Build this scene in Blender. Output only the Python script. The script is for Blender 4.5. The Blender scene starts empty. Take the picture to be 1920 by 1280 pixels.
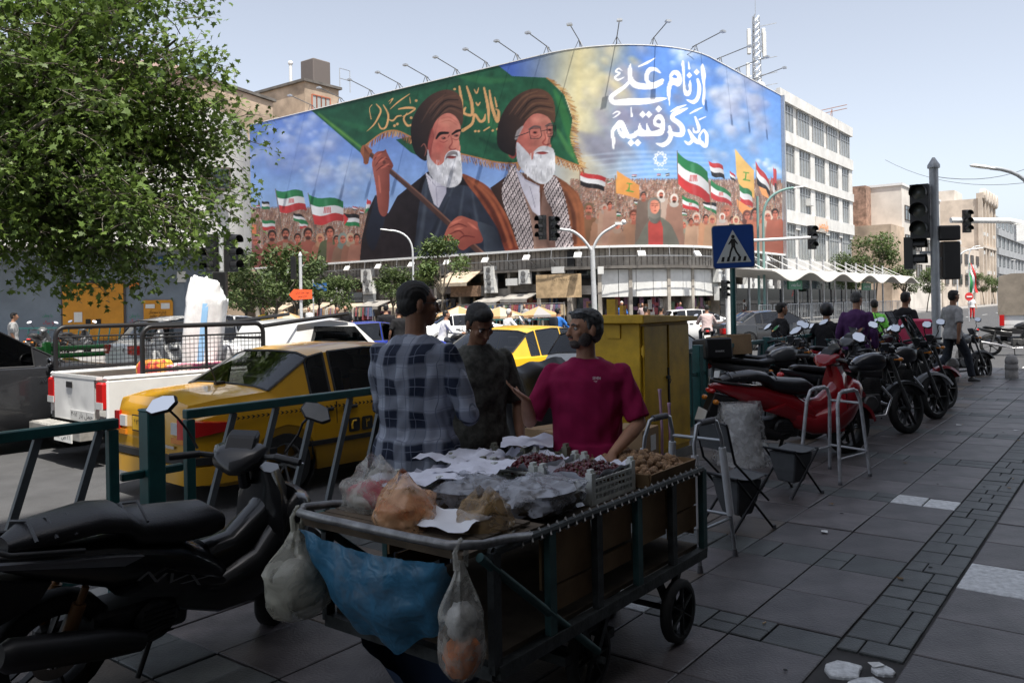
import bpy, bmesh, math, random, re
import numpy as np
from mathutils import Vector, Matrix, Euler, noise as mnoise
R=math.radians; PI=math.pi
sc=bpy.context.scene; COL=sc.collection
rnd=random.Random(7)
# ------------------------------------------------------------------ camera
F=1557.0; RHO=R(-0.99); SH=-70.4; H=1.7
cam=bpy.data.cameras.new('camera'); cam.sensor_width=36; cam.lens=F/1920*36
cam.shift_y=SH/1920; cam.clip_end=3000; cam.clip_start=.05
co=bpy.data.objects.new('camera',cam); COL.objects.link(co)
co.matrix_world=Matrix.Translation((0,0,H))@Matrix.Rotation(PI/2,4,'X')@Matrix.Rotation(RHO,4,'Z')
sc.camera=co
# ------------------------------------------------------------------ sky, sun, exposure
SUNH=Vector((.397,-.918)).normalized(); SUNE=R(66)
w=bpy.data.worlds.new('World'); sc.world=w; w.use_nodes=True
nt=w.node_tree; bg=nt.nodes['Background']; bg.inputs[1].default_value=.12
sky=nt.nodes.new('ShaderNodeTexSky'); sky.sky_type='NISHITA'; sky.sun_disc=False
sky.sun_elevation=SUNE; sky.sun_rotation=math.atan2(SUNH.x,SUNH.y); sky.dust_density=5; sky.air_density=1.0; sky.ozone_density=1.6; sky.altitude=1200
hs_=nt.nodes.new('ShaderNodeHueSaturation'); hs_.inputs['Saturation'].default_value=.46; hs_.inputs['Value'].default_value=1.03
nt.links.new(sky.outputs[0],hs_.inputs['Color']); nt.links.new(hs_.outputs[0],bg.inputs[0])
sl=bpy.data.lights.new('sun','SUN'); sl.energy=4.4; sl.angle=R(.53); sl.color=(1,.955,.88)
so=bpy.data.objects.new('sun',sl); COL.objects.link(so)
sdir=Vector((SUNH.x*math.cos(SUNE),SUNH.y*math.cos(SUNE),math.sin(SUNE)))
so.rotation_euler=sdir.to_track_quat('Z','Y').to_euler()
so.location=(0,0,60)
vs=sc.view_settings; vs.view_transform='Standard'; vs.look='None'; vs.exposure=.86; vs.gamma=1; vs.use_curve_mapping=False
sc.cycles.use_denoising=True
sc.cycles.max_bounces=6; sc.cycles.transparent_max_bounces=16; sc.cycles.transmission_bounces=6; sc.cycles.diffuse_bounces=3; sc.cycles.glossy_bounces=3
sc.cycles.caustics_reflective=False; sc.cycles.caustics_refractive=False
# ------------------------------------------------------------------ photo -> world helpers (used to survey positions)
A0=R(37.4); ca,sa=math.cos(A0),math.sin(A0); ANG=PI/2-A0      # street axis a=(sa,ca); b=(-ca,sa) across, away from the pavement
def uw(px,py):
    dx=px-960; y=640-py+SH
    return math.cos(RHO)*dx-math.sin(RHO)*y, math.sin(RHO)*dx+math.cos(RHO)*y
def P(px,py,Y):
    u,v=uw(px,py); return Vector((u/F*Y,Y,H+v/F*Y))
def G(px,py,z=0.0):
    u,v=uw(px,py); Y=(z-H)*F/v; return Vector((u/F*Y,Y,z))
def st(p): return (sa*p[0]+ca*p[1], -ca*p[0]+sa*p[1])
def W(s,t,z=0.0): return Vector((sa*s-ca*t, ca*s+sa*t, z))
def PT(px,py,t):   # on the vertical plane t=const -> (s,z)
    u,v=uw(px,py); Y=t/(sa-ca*u/F); return (sa*u/F*Y+ca*Y, H+v/F*Y)
def PS(px,py,s):   # on the vertical plane s=const -> (t,z)
    u,v=uw(px,py); Y=s/(ca+sa*u/F); return (-ca*u/F*Y+sa*Y, H+v/F*Y)
RD=-.12            # road level
# ------------------------------------------------------------------ materials
MATS={}
def lin(c):
    if isinstance(c,str):
        c=[int(c[i:i+2],16)/255 for i in (0,2,4)]
        c=[x/12.92 if x<=.04045 else ((x+.055)/1.055)**2.4 for x in c]
    return tuple(c)
def mat(name,col=(.5,.5,.5),rough=.6,metal=0,var=.0,vscale=6,bump=0,bscale=60,col2=None,spec=.5,coat=0,trans=0,alpha=1,emit=0,ior=1.45,objvar=0,fac=(.35,.65),detail=6,coords='Object',sss=0,transl=0):
    if name in MATS: return MATS[name]
    m=bpy.data.materials.new(name); m.use_nodes=True; n=m.node_tree; b=n.nodes['Principled BSDF']
    col=lin(col); b.inputs['Base Color'].default_value=(*col,1); b.inputs['Roughness'].default_value=rough; b.inputs['Metallic'].default_value=metal
    b.inputs['Specular IOR Level'].default_value=spec; b.inputs['Coat Weight'].default_value=coat; b.inputs['Coat Roughness'].default_value=.06
    b.inputs['Transmission Weight'].default_value=trans; b.inputs['Alpha'].default_value=alpha; b.inputs['IOR'].default_value=ior
    if emit: b.inputs['Emission Color'].default_value=(*col,1); b.inputs['Emission Strength'].default_value=emit
    m.diffuse_color=(*col,1)
    src=None
    if var or col2 or bump:
        tc=n.nodes.new('ShaderNodeTexCoord')
    if var or col2:
        no=n.nodes.new('ShaderNodeTexNoise'); no.inputs['Scale'].default_value=vscale; no.inputs['Detail'].default_value=detail; no.inputs['Roughness'].default_value=.62
        n.links.new(tc.outputs[coords],no.inputs['Vector'])
        cr=n.nodes.new('ShaderNodeValToRGB'); e=cr.color_ramp.elements
        c2=lin(col2) if col2 else tuple(min(1,x*(1-var)) for x in col)
        c1=col if col2 else tuple(min(1,x*(1+var)) for x in col)
        e[0].position,e[1].position=fac; e[0].color=(*c2,1); e[1].color=(*c1,1)
        n.links.new(no.outputs['Fac'],cr.inputs[0]); src=cr.outputs[0]
    if objvar:
        oi=n.nodes.new('ShaderNodeObjectInfo'); hs=n.nodes.new('ShaderNodeHueSaturation')
        mr=n.nodes.new('ShaderNodeMapRange'); mr.inputs['To Min'].default_value=1-objvar; mr.inputs['To Max'].default_value=1+objvar
        n.links.new(oi.outputs['Random'],mr.inputs[0]); n.links.new(mr.outputs[0],hs.inputs['Value'])
        if src: n.links.new(src,hs.inputs['Color'])
        else: hs.inputs['Color'].default_value=(*col,1)
        src=hs.outputs[0]
    if src: n.links.new(src,b.inputs['Base Color'])
    if bump:
        nb=n.nodes.new('ShaderNodeTexNoise'); nb.inputs['Scale'].default_value=bscale; nb.inputs['Detail'].default_value=5
        n.links.new(tc.outputs[coords],nb.inputs['Vector'])
        bu=n.nodes.new('ShaderNodeBump'); bu.inputs['Strength'].default_value=bump; bu.inputs['Distance'].default_value=.02
        n.links.new(nb.outputs['Fac'],bu.inputs['Height']); n.links.new(bu.outputs[0],b.inputs['Normal'])
    if transl:
        tr=n.nodes.new('ShaderNodeBsdfTranslucent'); mx=n.nodes.new('ShaderNodeMixShader'); mx.inputs[0].default_value=transl
        tr.inputs[0].default_value=(*[min(1,x*1.3) for x in col],1)
        if src: n.links.new(src,tr.inputs[0])
        n.links.new(b.outputs[0],mx.inputs[1]); n.links.new(tr.outputs[0],mx.inputs[2]); n.links.new(mx.outputs[0],n.nodes['Material Output'].inputs[0])
    MATS[name]=m; return m
def glass(name,tint=(.06,.09,.09),a=.55,rough=.02):
    """thin pane: transparent tint mixed with a mirror-like coat"""
    if name in MATS: return MATS[name]
    m=bpy.data.materials.new(name); m.use_nodes=True; n=m.node_tree
    out=n.nodes['Material Output']; n.nodes.remove(n.nodes['Principled BSDF'])
    tr=n.nodes.new('ShaderNodeBsdfTransparent'); tr.inputs[0].default_value=(*[1-a+a*x for x in tint],1)
    gl=n.nodes.new('ShaderNodeBsdfGlossy'); gl.inputs['Roughness'].default_value=rough; gl.inputs[0].default_value=(.95,.97,1,1)
    fr=n.nodes.new('ShaderNodeFresnel'); fr.inputs[0].default_value=1.6
    mx=n.nodes.new('ShaderNodeMixShader'); n.links.new(fr.outputs[0],mx.inputs[0]); n.links.new(tr.outputs[0],mx.inputs[1]); n.links.new(gl.outputs[0],mx.inputs[2])
    n.links.new(mx.outputs[0],out.inputs[0]); MATS[name]=m; return m
# ------------------------------------------------------------------ mesh building
class MB:
    def __init__(s,M=None): s.v=[]; s.f=[]; s.mi=[]; s.M=M or Matrix.Identity(4); s.cur=0
    def add(s,vs,fs):
        o=len(s.v); M=s.M; s.v+= [M@Vector(v) for v in vs]; s.f+=[tuple(i+o for i in f) for f in fs]; s.mi+=[s.cur]*len(fs); return s
    def box(s,c,d,rot=None):
        x,y,z=[k/2 for k in d]; c=Vector(c)
        vs=[Vector((i*x,j*y,k*z)) for i in (-1,1) for j in (-1,1) for k in (-1,1)]
        if rot is not None:
            q=(Euler(rot).to_matrix() if not isinstance(rot,Matrix) else rot.to_3x3()); vs=[q@v for v in vs]
        return s.add([v+c for v in vs],[(0,1,3,2),(4,6,7,5),(0,4,5,1),(2,3,7,6),(0,2,6,4),(1,5,7,3)])
    def bar(s,a,b,wd,hd=None,up=(0,0,1)):
        a=Vector(a);b=Vector(b); d=b-a; L=d.length; d.normalize(); up=Vector(up)
        if abs(d.dot(up))>.98: up=Vector((1,0,0)) if abs(d.x)<.9 else Vector((0,1,0))
        y=up.cross(d).normalized(); z=d.cross(y); M=Matrix((d,y,z)).transposed()
        return s.box((a+b)/2,(L,wd,hd or wd),M)
    def tube(s,pts,r,n=8,cap=True,closed=False):
        pts=[Vector(p) for p in pts]; m=len(pts)
        if not isinstance(r,(list,tuple)): r=[r]*m
        vs=[];fs=[]; prev=None
        for i,p in enumerate(pts):
            if closed: t=pts[(i+1)%m]-pts[i-1]
            else: t=pts[min(i+1,m-1)]-pts[max(i-1,0)]
            if t.length<1e-9: t=Vector((0,0,1))
            t.normalize()
            if prev is None:
                u=Vector((0,0,1)) if abs(t.z)<.9 else Vector((1,0,0))
                x=u.cross(t).normalized()
            else:
                x=prev-t*prev.dot(t)
                x=x.normalized() if x.length>1e-6 else Vector((1,0,0)).cross(t).normalized()
            prev=x; y=t.cross(x)
            rr=r[i]
            if isinstance(rr,(list,tuple)): rx,ry=rr
            else: rx=ry=rr
            vs+=[p+x*math.cos(2*PI*k/n)*rx+y*math.sin(2*PI*k/n)*ry for k in range(n)]
        for i in range(m if closed else m-1):
            j=(i+1)%m
            for k in range(n):
                fs.append((i*n+k,i*n+(k+1)%n,j*n+(k+1)%n,j*n+k))
        if cap and not closed:
            fs.append(tuple(range(n-1,-1,-1))); fs.append(tuple((m-1)*n+k for k in range(n)))
        return s.add(vs,fs)
    def rings(s,rs,cap=True,wrap=True):
        n=len(rs[0]); vs=[Vector(p) for r in rs for p in r]; fs=[]
        for i in range(len(rs)-1):
            for k in range(n if wrap else n-1):
                fs.append((i*n+k,i*n+(k+1)%n,(i+1)*n+(k+1)%n,(i+1)*n+k))
        if cap and wrap: fs.append(tuple(range(n-1,-1,-1))); fs.append(tuple((len(rs)-1)*n+k for k in range(n)))
        return s.add(vs,fs)
    def lathe(s,prof,n=16,M=None,a0=0,a1=2*PI,caps=True):
        full=abs(a1-a0-2*PI)<1e-6; k=n if full else n+1
        vs=[];fs=[]
        for (r,z) in prof:
            for i in range(k):
                a=a0+(a1-a0)*i/n; vs.append(Vector((r*math.cos(a),r*math.sin(a),z)))
        for j in range(len(prof)-1):
            for i in range(n): fs.append((j*k+i,j*k+(i+1)%k,(j+1)*k+(i+1)%k,(j+1)*k+i))
        if full and caps:
            if prof[0][0]>1e-6: fs.append(tuple(range(k-1,-1,-1)))
            if prof[-1][0]>1e-6: fs.append(tuple((len(prof)-1)*k+i for i in range(k)))
        if M is not None: vs=[M@v for v in vs]
        return s.add(vs,fs)
    def prism(s,poly,d0,d1,ax='y'):
        """2-D outline extruded; ax 'y': poly=(x,z) along y; 'z': (x,y); 'x': (y,z)"""
        f={'y':lambda p,d:(p[0],d,p[1]),'z':lambda p,d:(p[0],p[1],d),'x':lambda p,d:(d,p[0],p[1])}[ax]
        n=len(poly); vs=[f(p,d0) for p in poly]+[f(p,d1) for p in poly]
        fs=[(i,(i+1)%n,n+(i+1)%n,n+i) for i in range(n)]+[tuple(range(n-1,-1,-1)),tuple(range(n,2*n))]
        return s.add(vs,fs)
    def ball(s,c,r,n=10,m=7,rot=None):
        r=(r,r,r) if not isinstance(r,(list,tuple)) else r; c=Vector(c); vs=[];fs=[]
        q=Euler(rot).to_matrix() if rot is not None else None
        for j in range(m+1):
            th=PI*j/m
            for i in range(n):
                a=2*PI*i/n; v=Vector((r[0]*math.sin(th)*math.cos(a),r[1]*math.sin(th)*math.sin(a),r[2]*math.cos(th)))
                vs.append((q@v if q else v)+c)
        for j in range(m):
            for i in range(n): fs.append((j*n+i,(j+1)*n+i,(j+1)*n+(i+1)%n,j*n+(i+1)%n))
        return s.add(vs,fs)
    def quad(s,*p): return s.add(p,[tuple(range(len(p)))])
    def mesh(s,name,mats,smooth=None,bevel=0,recalc=True,seg=1):
        me=bpy.data.meshes.new(name); me.from_pydata([tuple(v) for v in s.v],[],s.f)
        if not isinstance(mats,(list,tuple)): mats=[mats]
        for m in mats: me.materials.append(m)
        if len(mats)>1: me.polygons.foreach_set('material_index',s.mi)
        if recalc or bevel:
            bm=bmesh.new(); bm.from_mesh(me)
            bmesh.ops.remove_doubles(bm,verts=bm.verts,dist=1e-5)
            if recalc: bmesh.ops.recalc_face_normals(bm,faces=bm.faces)
            if bevel: bmesh.ops.bevel(bm,geom=[e for e in bm.edges if e.is_manifold and e.calc_face_angle(0)>.5],offset=bevel,segments=seg,affect='EDGES',profile=.7,clamp_overlap=True)
            bm.to_mesh(me); bm.free()
        if smooth is not None:
            me.shade_smooth()
            if smooth<179: me.set_sharp_from_angle(angle=R(smooth))
        me.update(); return me
    def build(s,name,mats,parent=None,smooth=None,bevel=0,recalc=True,kind=None,label=None,seg=1):
        return link(name,s.mesh(name,mats,smooth,bevel,recalc,seg),parent,kind,label)
def link(name,me,parent=None,kind=None,label=None):
    o=bpy.data.objects.new(name,me); COL.objects.link(o)
    if parent is not None: o.parent=parent
    if kind: o['kind']=kind
    if label: o['label']=label
    return o
def tag(o,label,cat,group=None):
    o['label']=label; o['category']=cat
    if group: o['group']=group
    return o
def thing(name,label,cat,loc=(0,0,0),rz=0,group=None,scale=1):
    o=bpy.data.objects.new(name,None); COL.objects.link(o); o.empty_display_size=.1
    o.location=loc; o.rotation_euler=(0,0,rz); o.scale=(scale,)*3
    return tag(o,label,cat,group)
def struct(o): o['kind']='structure'; return o
def dup(root,loc=None,rz=None,label=None,group=None,parent=None):
    r=root.copy(); COL.objects.link(r)
    if parent is not None: r.parent=parent
    if loc is not None: r.location=loc
    if rz is not None: r.rotation_euler=(0,0,rz)
    if label: r['label']=label
    if group: r['group']=group
    for ch in list(root.children): dup(ch,parent=r)
    return r
PF={'ا':'ﺍﺎ','آ':'ﺁﺂ','ب':'ﺏﺐﺑﺒ','پ':'ﭖﭗﭘﭙ','ت':'ﺕﺖﺗﺘ','ج':'ﺝﺞﺟﺠ','ح':'ﺡﺢﺣﺤ','خ':'ﺥﺦﺧﺨ','د':'ﺩﺪ','ذ':'ﺫﺬ','ر':'ﺭﺮ','ز':'ﺯﺰ','س':'ﺱﺲﺳﺴ','ش':'ﺵﺶﺷﺸ','ص':'ﺹﺺﺻﺼ','ط':'ﻁﻂﻃﻄ','ع':'ﻉﻊﻋﻌ','ف':'ﻑﻒﻓﻔ','ق':'ﻕﻖﻗﻘ','ک':'ﮎﮏﮐﮑ','گ':'ﮒﮓﮔﮕ','ل':'ﻝﻞﻟﻠ','م':'ﻡﻢﻣﻤ','ن':'ﻥﻦﻧﻨ','و':'ﻭﻮ','ه':'ﻩﻪﻫﻬ','ی':'ﯼﯽﯾﯿ'}
def fa(s):
    out=[]
    for i,c in enumerate(s):
        if c not in PF: out.append(c); continue
        f=PF[c]; pj=i>0 and s[i-1] in PF and len(PF[s[i-1]])==4; nj=len(f)==4 and i+1<len(s) and s[i+1] in PF
        out.append(f[3] if pj and nj else f[2] if nj else f[1] if pj else f[0])
    if s.isascii() or all(c in '۰۱۲۳۴۵۶۷۸۹ ' for c in s): return s
    return re.sub('[۰-۹]+',lambda m:m[0][::-1],''.join(reversed(out)))
def text(s,width,m,parent,M,height=None,name='lettering',bold=0.0,shear=0):
    """flat lettering mesh centred on M, in M's xy plane"""
    c=bpy.data.curves.new(name,'FONT'); c.body=fa(s); c.resolution_u=2; c.offset=bold; c.shear=shear
    o=bpy.data.objects.new(name,c); me=bpy.data.meshes.new_from_object(o); bpy.data.objects.remove(o); bpy.data.curves.remove(c)
    co_=np.empty(len(me.vertices)*3,np.float32); me.vertices.foreach_get('co',co_); co_=co_.reshape(-1,3)
    mn,mx=co_.min(0),co_.max(0); sx=width/(mx[0]-mn[0]); sy=sx if height is None else height/(mx[1]-mn[1])
    co_=(co_-(mn+mx)/2)*np.array([sx,sy,1]); m4=np.array(M)
    co_=co_@m4[:3,:3].T+m4[:3,3]; me.vertices.foreach_set('co',co_.astype(np.float32).ravel()); me.materials.clear(); me.materials.append(m); me.update()
    return link(name,me,parent,'stuff')
def frame(o,x,y,z=None):
    x=Vector(x).normalized(); y=Vector(y).normalized(); z=x.cross(y); M=Matrix((x,y,z)).transposed().to_4x4(); M.translation=Vector(o); return M
def nz(p,sc_=1.0,o=4): return mnoise.fractal(Vector(p)*sc_,.9,2.0,o)
VA=Vector((sa,ca,0)); VB=Vector((-ca,sa,0)); UP=Vector((0,0,1))
SM=Matrix.Rotation(ANG,4,'Z')    # street frame: local x along the street, y across it
# ================================================================== THE SETTING
m_road=mat('asphalt',(.062,.062,.064),.85,var=.16,vscale=2.5,bump=.35,bscale=90,detail=10)
m_slab=mat('paving_slab_stone',(.076,.067,.067),.44,var=.5,vscale=3.0,bump=.25,bscale=70,objvar=.3,detail=9)
m_slabt=mat('paving_slab_ochre',(.078,.061,.047),.5,var=.4,vscale=2.2,bump=.25,bscale=70,objvar=.15)
m_small=mat('paver_grey_green',(.058,.064,.063),.5,var=.38,vscale=3,bump=.3,bscale=80,objvar=.2)
m_mortar=mat('mortar',(.045,.043,.042),.9,var=.3,vscale=8)
m_marble=mat('worn_white_marble',(.62,.63,.63),.6,var=.25,vscale=22,bump=.5,bscale=45,objvar=.08)
m_kerb=mat('kerb_concrete',(.22,.22,.21),.8,var=.2,vscale=3,bump=.2)
m_paintw=mat('road_paint_white',(.55,.55,.53),.7,var=.25,vscale=9)
m_far=mat('far_ground',(.13,.125,.12),.9,var=.2,vscale=.05)
# ground sheet to the horizon, then the road sheet
struct(MB().box((0,400,-.66),(3000,3000,1)).build('ground',m_far))
b=MB(SM); b.box((60,13,RD-.02),(420,27,.04)); b.box((34.2,13,RD-.016),(26,300,.04)); road=struct(b.build('road',m_road))
b=MB(SM)
for i in range(9): b.box((24.2,5.6+i*1.0,RD+.008),(2.6,.5,.006))       # crossing stripes
for i in range(10): b.box((23.4+i*.95,1.2,RD+.008),(.5,2.6,.006))
for i in range(26): b.box((28+i*9,12.4,RD+.008),(3,.12,.006))
b.box((22.6,11,RD+.0085),(.35,10,.006))
struct(b.build('road_markings',m_paintw))
# near pavement: mortar bed, slabs and small pavers
bed=MB(SM); bed.box((6.7,.9,-.17),(31.4,7.9,.31)); sidewalk=struct(bed.build('sidewalk',m_mortar))
kb=MB(SM)
for i in range(32): kb.box((-8.4+i*.985,5.02,-.135),(.975,.24,.29))
struct(kb.build('kerb',m_kerb,bevel=.015))
kb=MB(SM)
for i in range(8): kb.box((22.52,-2.6+i*.985,-.15),(.24,.975,.28))
struct(kb.build('kerb',m_kerb,bevel=.015))
def slabmesh(ds,dt,m,i):
    b=MB(); q=.004; z0,z1=-.03,0
    v=[(x*ds/2,y*dt/2,z0) for x,y in ((-1,-1),(1,-1),(1,1),(-1,1))]
    v+=[(x*ds/2,y*dt/2,z1-q) for x,y in ((-1,-1),(1,-1),(1,1),(-1,1))]
    v+=[(x*(ds/2-q*1.5),y*(dt/2-q*1.5),z1) for x,y in ((-1,-1),(1,-1),(1,1),(-1,1))]
    f=[(8,9,10,11)]+[(k,(k+1)%4,4+(k+1)%4,4+k) for k in range(4)]+[(4+k,4+(k+1)%4,8+(k+1)%4,8+k) for k in range(4)]
    b.add(v,f); return b
rows=[]   # (s0,s1,band)
def addrows(a,b_,n,band=False):
    for i in range(n): rows.append((a+(b_-a)*i/n,a+(b_-a)*(i+1)/n,band))
addrows(1.0,2.02,2); addrows(2.02,2.36,1,True); addrows(2.36,4.03,3); addrows(4.03,4.30,1,True); addrows(4.30,5.38,2); addrows(5.38,5.76,1,True); addrows(5.76,7.38,3); addrows(7.38,7.70,1,True)
addrows(7.70,9.35,3); addrows(9.35,9.70,1,True); addrows(9.7,11.35,3); addrows(11.35,11.7,1,True); addrows(11.7,13.35,3); addrows(13.35,13.7,1,True); addrows(13.7,15.35,3); addrows(15.35,15.7,1,True); addrows(15.7,17.35,3); addrows(17.35,17.7,1,True); addrows(17.7,19.35,3); addrows(19.35,19.7,1,True); addrows(19.7,22.38,5)
slabs=[]; smalls=[]
cols=[(-.6,-.09),(-.09,.41),(.41,.915)]+[(1.24+.487*i,1.24+.487*(i+1)) for i in range(8)]
rr=random.Random(3)
for (s0,s1,band) in rows:
    for ci,(t0,t1) in enumerate(cols):
        if t1>4.9: t1=4.89
        if t0>4.86: continue
        if not band or t1<.92:
            if ci<3 and band: continue
            slabs.append((s0,s1,t0,t1,'o' if (t0>2.15 and rr.random()<.28) else 's'))
        else:
            x=t0; 
            while x<t1-.02:
                wd=min(rr.choice((.16,.24,.32)),t1-x)
                if t1-x-wd<.07: wd=t1-x
                if rr.random()<.35: smalls.append((s0,(s0+s1)/2,x,x+wd)); smalls.append(((s0+s1)/2,s1,x,x+wd))
                else: smalls.append((s0,s1,x,x+wd))
                x+=wd
for ci in range(3):      # offset rows on the wall side
    s=.9
    while s<22.3:
        t0,t1=cols[ci]; slabs.append((s,min(s+.565,22.38),t0,t1,'w' if (ci==2 and 5.4<s+.3<6.0) or (ci==2 and 8.8<s<10.2) else 's')); s+=.565
slabs=[q for q in slabs if not (q[2]<.9 and q[4] in 'so' and abs(((q[0]-.9)/.565)-round((q[0]-.9)/.565))>.01)]
s=1.0
while s<22.3:            # lengthwise strip of small pavers between t=.92 and 1.235
    d=rr.choice((.17,.2,.27)); c=rr.choice((1.03,1.06,1.13))
    if not 3.05<s+d/2<4.1:
        smalls.append((s,s+d,.925,c)); smalls.append((s,s+d,c,1.235))
    s+=d
def inview(s,t):
    p=W(s,t); 
    if p.y<1.0: return False
    u=p.x/p.y*F; return -1050<u<1050 and p.y<26 and (1.7/p.y*F)<780
def lay(lst,name,lim,mk):
    vis=sorted([q for q in lst if inview((q[0]+q[1])/2,(q[2]+q[3])/2)],key=lambda q:W((q[0]+q[1])/2,(q[2]+q[3])/2).y)
    ids=set(id(q) for q in vis[:lim]); rest={}
    cache={}
    for q in lst:
        ds,dt=q[1]-q[0]-.009,q[3]-q[2]-.009
        if ds<.02 or dt<.02: continue
        m=mk(q); zz=rr.uniform(-.0035,.003); tx,ty=rr.uniform(-.004,.004),rr.uniform(-.004,.004)
        c=((q[0]+q[1])/2,(q[2]+q[3])/2)
        if id(q) in ids:
            key=(round(ds,3),round(dt,3),m.name)
            if key not in cache: cache[key]=slabmesh(ds,dt,m,0).mesh(name,m)
            o=link(name,cache[key],sidewalk); o.location=W(c[0],c[1],zz); o.rotation_euler=(tx,ty,ANG)
        else:
            B=rest.setdefault(m.name,MB()); B.M=Matrix.Translation(W(c[0],c[1],zz))@SM
            sb=slabmesh(ds,dt,m,0); B.add(sb.v,sb.f)
    for k,B in rest.items(): B.M=Matrix.Identity(4); B.build('far_'+name,MATS[k],sidewalk,kind='stuff')
lay(slabs,'paving_slab',300,lambda q:m_slabt if q[4]=='o' else m_marble if q[4]=='w' else m_slab)
whites=[(7.38,7.70,1.25,1.40),(7.38,7.70,1.40,1.62)]
lay(smalls,'small_paver',300,lambda q:m_marble if (7.3<q[0]<7.7 and 1.2<q[2]<1.7) or (9.3<q[0]<9.7 and 2.5<q[2]<2.7) or (4<q[0]<4.1 and 2.1<q[2]<2.6) else m_small)
# broken white stones set in mortar at the bottom right
rr=random.Random(11)
for cs,ct,rs,rt in ((3.93,1.13,.10,.085),(3.80,1.0,.13,.10),(3.62,1.14,.11,.08),(3.55,.99,.12,.07),(3.4,1.1,.10,.10),(3.25,.98,.1,.06),(4.03,.98,.05,.05),(3.22,1.16,.09,.06)):
    n=9; poly=[(rs*(1+rr.uniform(-.22,.15))*math.cos(2*PI*i/n),rt*(1+rr.uniform(-.22,.15))*math.sin(2*PI*i/n)) for i in range(n)]
    bb=MB(); bb.prism(poly,-.03,.001,'z'); o=bb.build('broken_stone',m_marble,sidewalk,bevel=.005); o.location=W(cs,ct,.001); o.rotation_euler.z=ANG
# far pavements
m_fpave=mat('far_paving',(.24,.23,.22),.8,var=.2,vscale=1.2)
b=MB(SM); b.box((150,22.4,-.09),(206,4.4,.2)); b.box((45.4,80,-.088),(4.0,119,.2)); struct(b.build('far_sidewalk',m_fpave))
b=MB(SM); b.box((10,46,-.09),(20,50,.2)); struct(b.build('left_sidewalk',m_fpave))
b=MB(SM); b.box((130,1.2,-.09),(150,7,.2)); struct(b.build('right_sidewalk',m_fpave))
# the tall building behind the pavement whose shade covers the foreground
m_shade=mat('shade_building_stone',(.12,.115,.11),.8,var=.2,vscale=.7)
m_dglass=mat('dark_shop_glass',(.02,.022,.025),.1)
sb=thing('corner_block','tall stone block whose shade covers the pavement','building',W(-10,-9,0),ANG)
b=MB(); b.box((0,0,14.6),(54,11.2,29.2)); b.build('wall',m_shade,sb)
sb['kind']='structure'; del sb['category']
b=MB()
for i in range(12): b.box((-24+i*4.3,5.62,1.5),(3.4,.06,2.6))
b.build('shopfront',m_dglass,sb)
aw=MB(); aw.box((-7,7.3,3.75),(42,3.4,.12)); aw.build('awning',mat('shading_awning',(.05,.045,.04),.8),sb)  # unseen awning, widened over the pavement to cut skylight on the foreground
# ------------------------------------------------------------------ billboard building
RC=8.0; T0=24.7; S0=47.5; TL=66.6; SE=PT(1456.5,300,T0)[0]
L1=TL-T0-RC; L2=RC*PI/2; L3=SE-S0-RC; LT=L1+L2+L3
def path(d,off=0.0):
    """point (s,t) along the facade line, d metres from its left end, off metres outwards"""
    if d<L1: return (S0-off,TL-d)
    if d<L1+L2:
        a=(d-L1)/RC; r=RC+off
        return (S0+RC-r*math.cos(a),T0+RC-r*math.sin(a))
    return (S0+RC+d-L1-L2,T0-off)
def path3(d,z,off=0): q=path(d,off); return W(q[0],q[1],z)
def dline(px):
    """arc length where the photo column meets the facade line"""
    lo,hi=0,LT
    for _ in range(40):
        m=(lo+hi)/2; p=path3(m,0); 
        if p.x/p.y*F<px-960+5: lo=m
        else: hi=m
    return lo
ZB,ZT=5.5,18.85
m_conc=mat('stained_concrete',(.33,.30,.26),.85,var=.35,vscale=1.1,bump=.3,bscale=20,detail=10)
m_concd=mat('dark_concrete',(.12,.11,.10),.85,var=.3,vscale=1.3)
m_white=mat('off_white_panel',(.62,.62,.60),.6,var=.1,vscale=1.5)
m_whitep=mat('white_plaster',(.60,.59,.565),.75,var=.12,vscale=.9,bump=.1,bscale=30,detail=9)
m_steel=mat('galvanised_steel',(.45,.46,.47),.45,.7,var=.1)
m_wsteel=mat('white_painted_steel',(.68,.68,.67),.5,var=.08)
m_pane=mat('window_pane',(.05,.065,.075),.08,var=.3,vscale=.5,spec=.8)
m_black=mat('black_plastic',(.012,.012,.013),.42,var=.2,vscale=4)
m_shop=mat('shop_interior',(.16,.13,.11),.9,col2=(.03,.028,.028),vscale=1.2)
bb_=thing('billboard_building','long low corner building with shops under the big curved mural','building',W(S0+12,T0+12),ANG)
def inv(o):   # put world-built parts under a placed root
    o.matrix_parent_inverse=o.parent.matrix_basis.inverted() if o.parent.matrix_world==Matrix.Identity(4) else o.parent.matrix_world.inverted(); return o
def wpart(mb,name,m,root,**k):
    o=mb.build(name,m,root,**k); o.matrix_parent_inverse=(Matrix.Translation(root.location)@root.rotation_euler.to_matrix().to_4x4()).inverted(); return o
def strip(mb,d0,d1,z0,z1,o0,o1,n=None,zf=None):
    """solid band along the facade line"""
    n=n or max(1,int((d1-d0)/.7) if d1>L1 and d0<L1+L2 else 1)
    rs=[]
    for i in range(n+1):
        d=d0+(d1-d0)*i/n; rs.append([path3(d,z0,o0),path3(d,z0,o1),path3(d,z1,o1),path3(d,z1,o0)])
    mb.rings(rs)
b=MB(); strip(b,0,LT,0,ZT-.4,-9,-1.3,90); wpart(b,'core_wall',m_concd,bb_)
b=MB(); strip(b,0,LT,4.15,5.45,-1.25,.05,100); wpart(b,'concrete_band',m_conc,bb_)
b=MB()
for i in range(150): d=.2+i*(LT-.4)/149; strip(b,d,d+.07,4.17,5.42,.05,.075,1)
wpart(b,'band_rib',mat('concrete_rib',(.17,.15,.13),.9,var=.3),bb_,kind='stuff')
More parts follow.
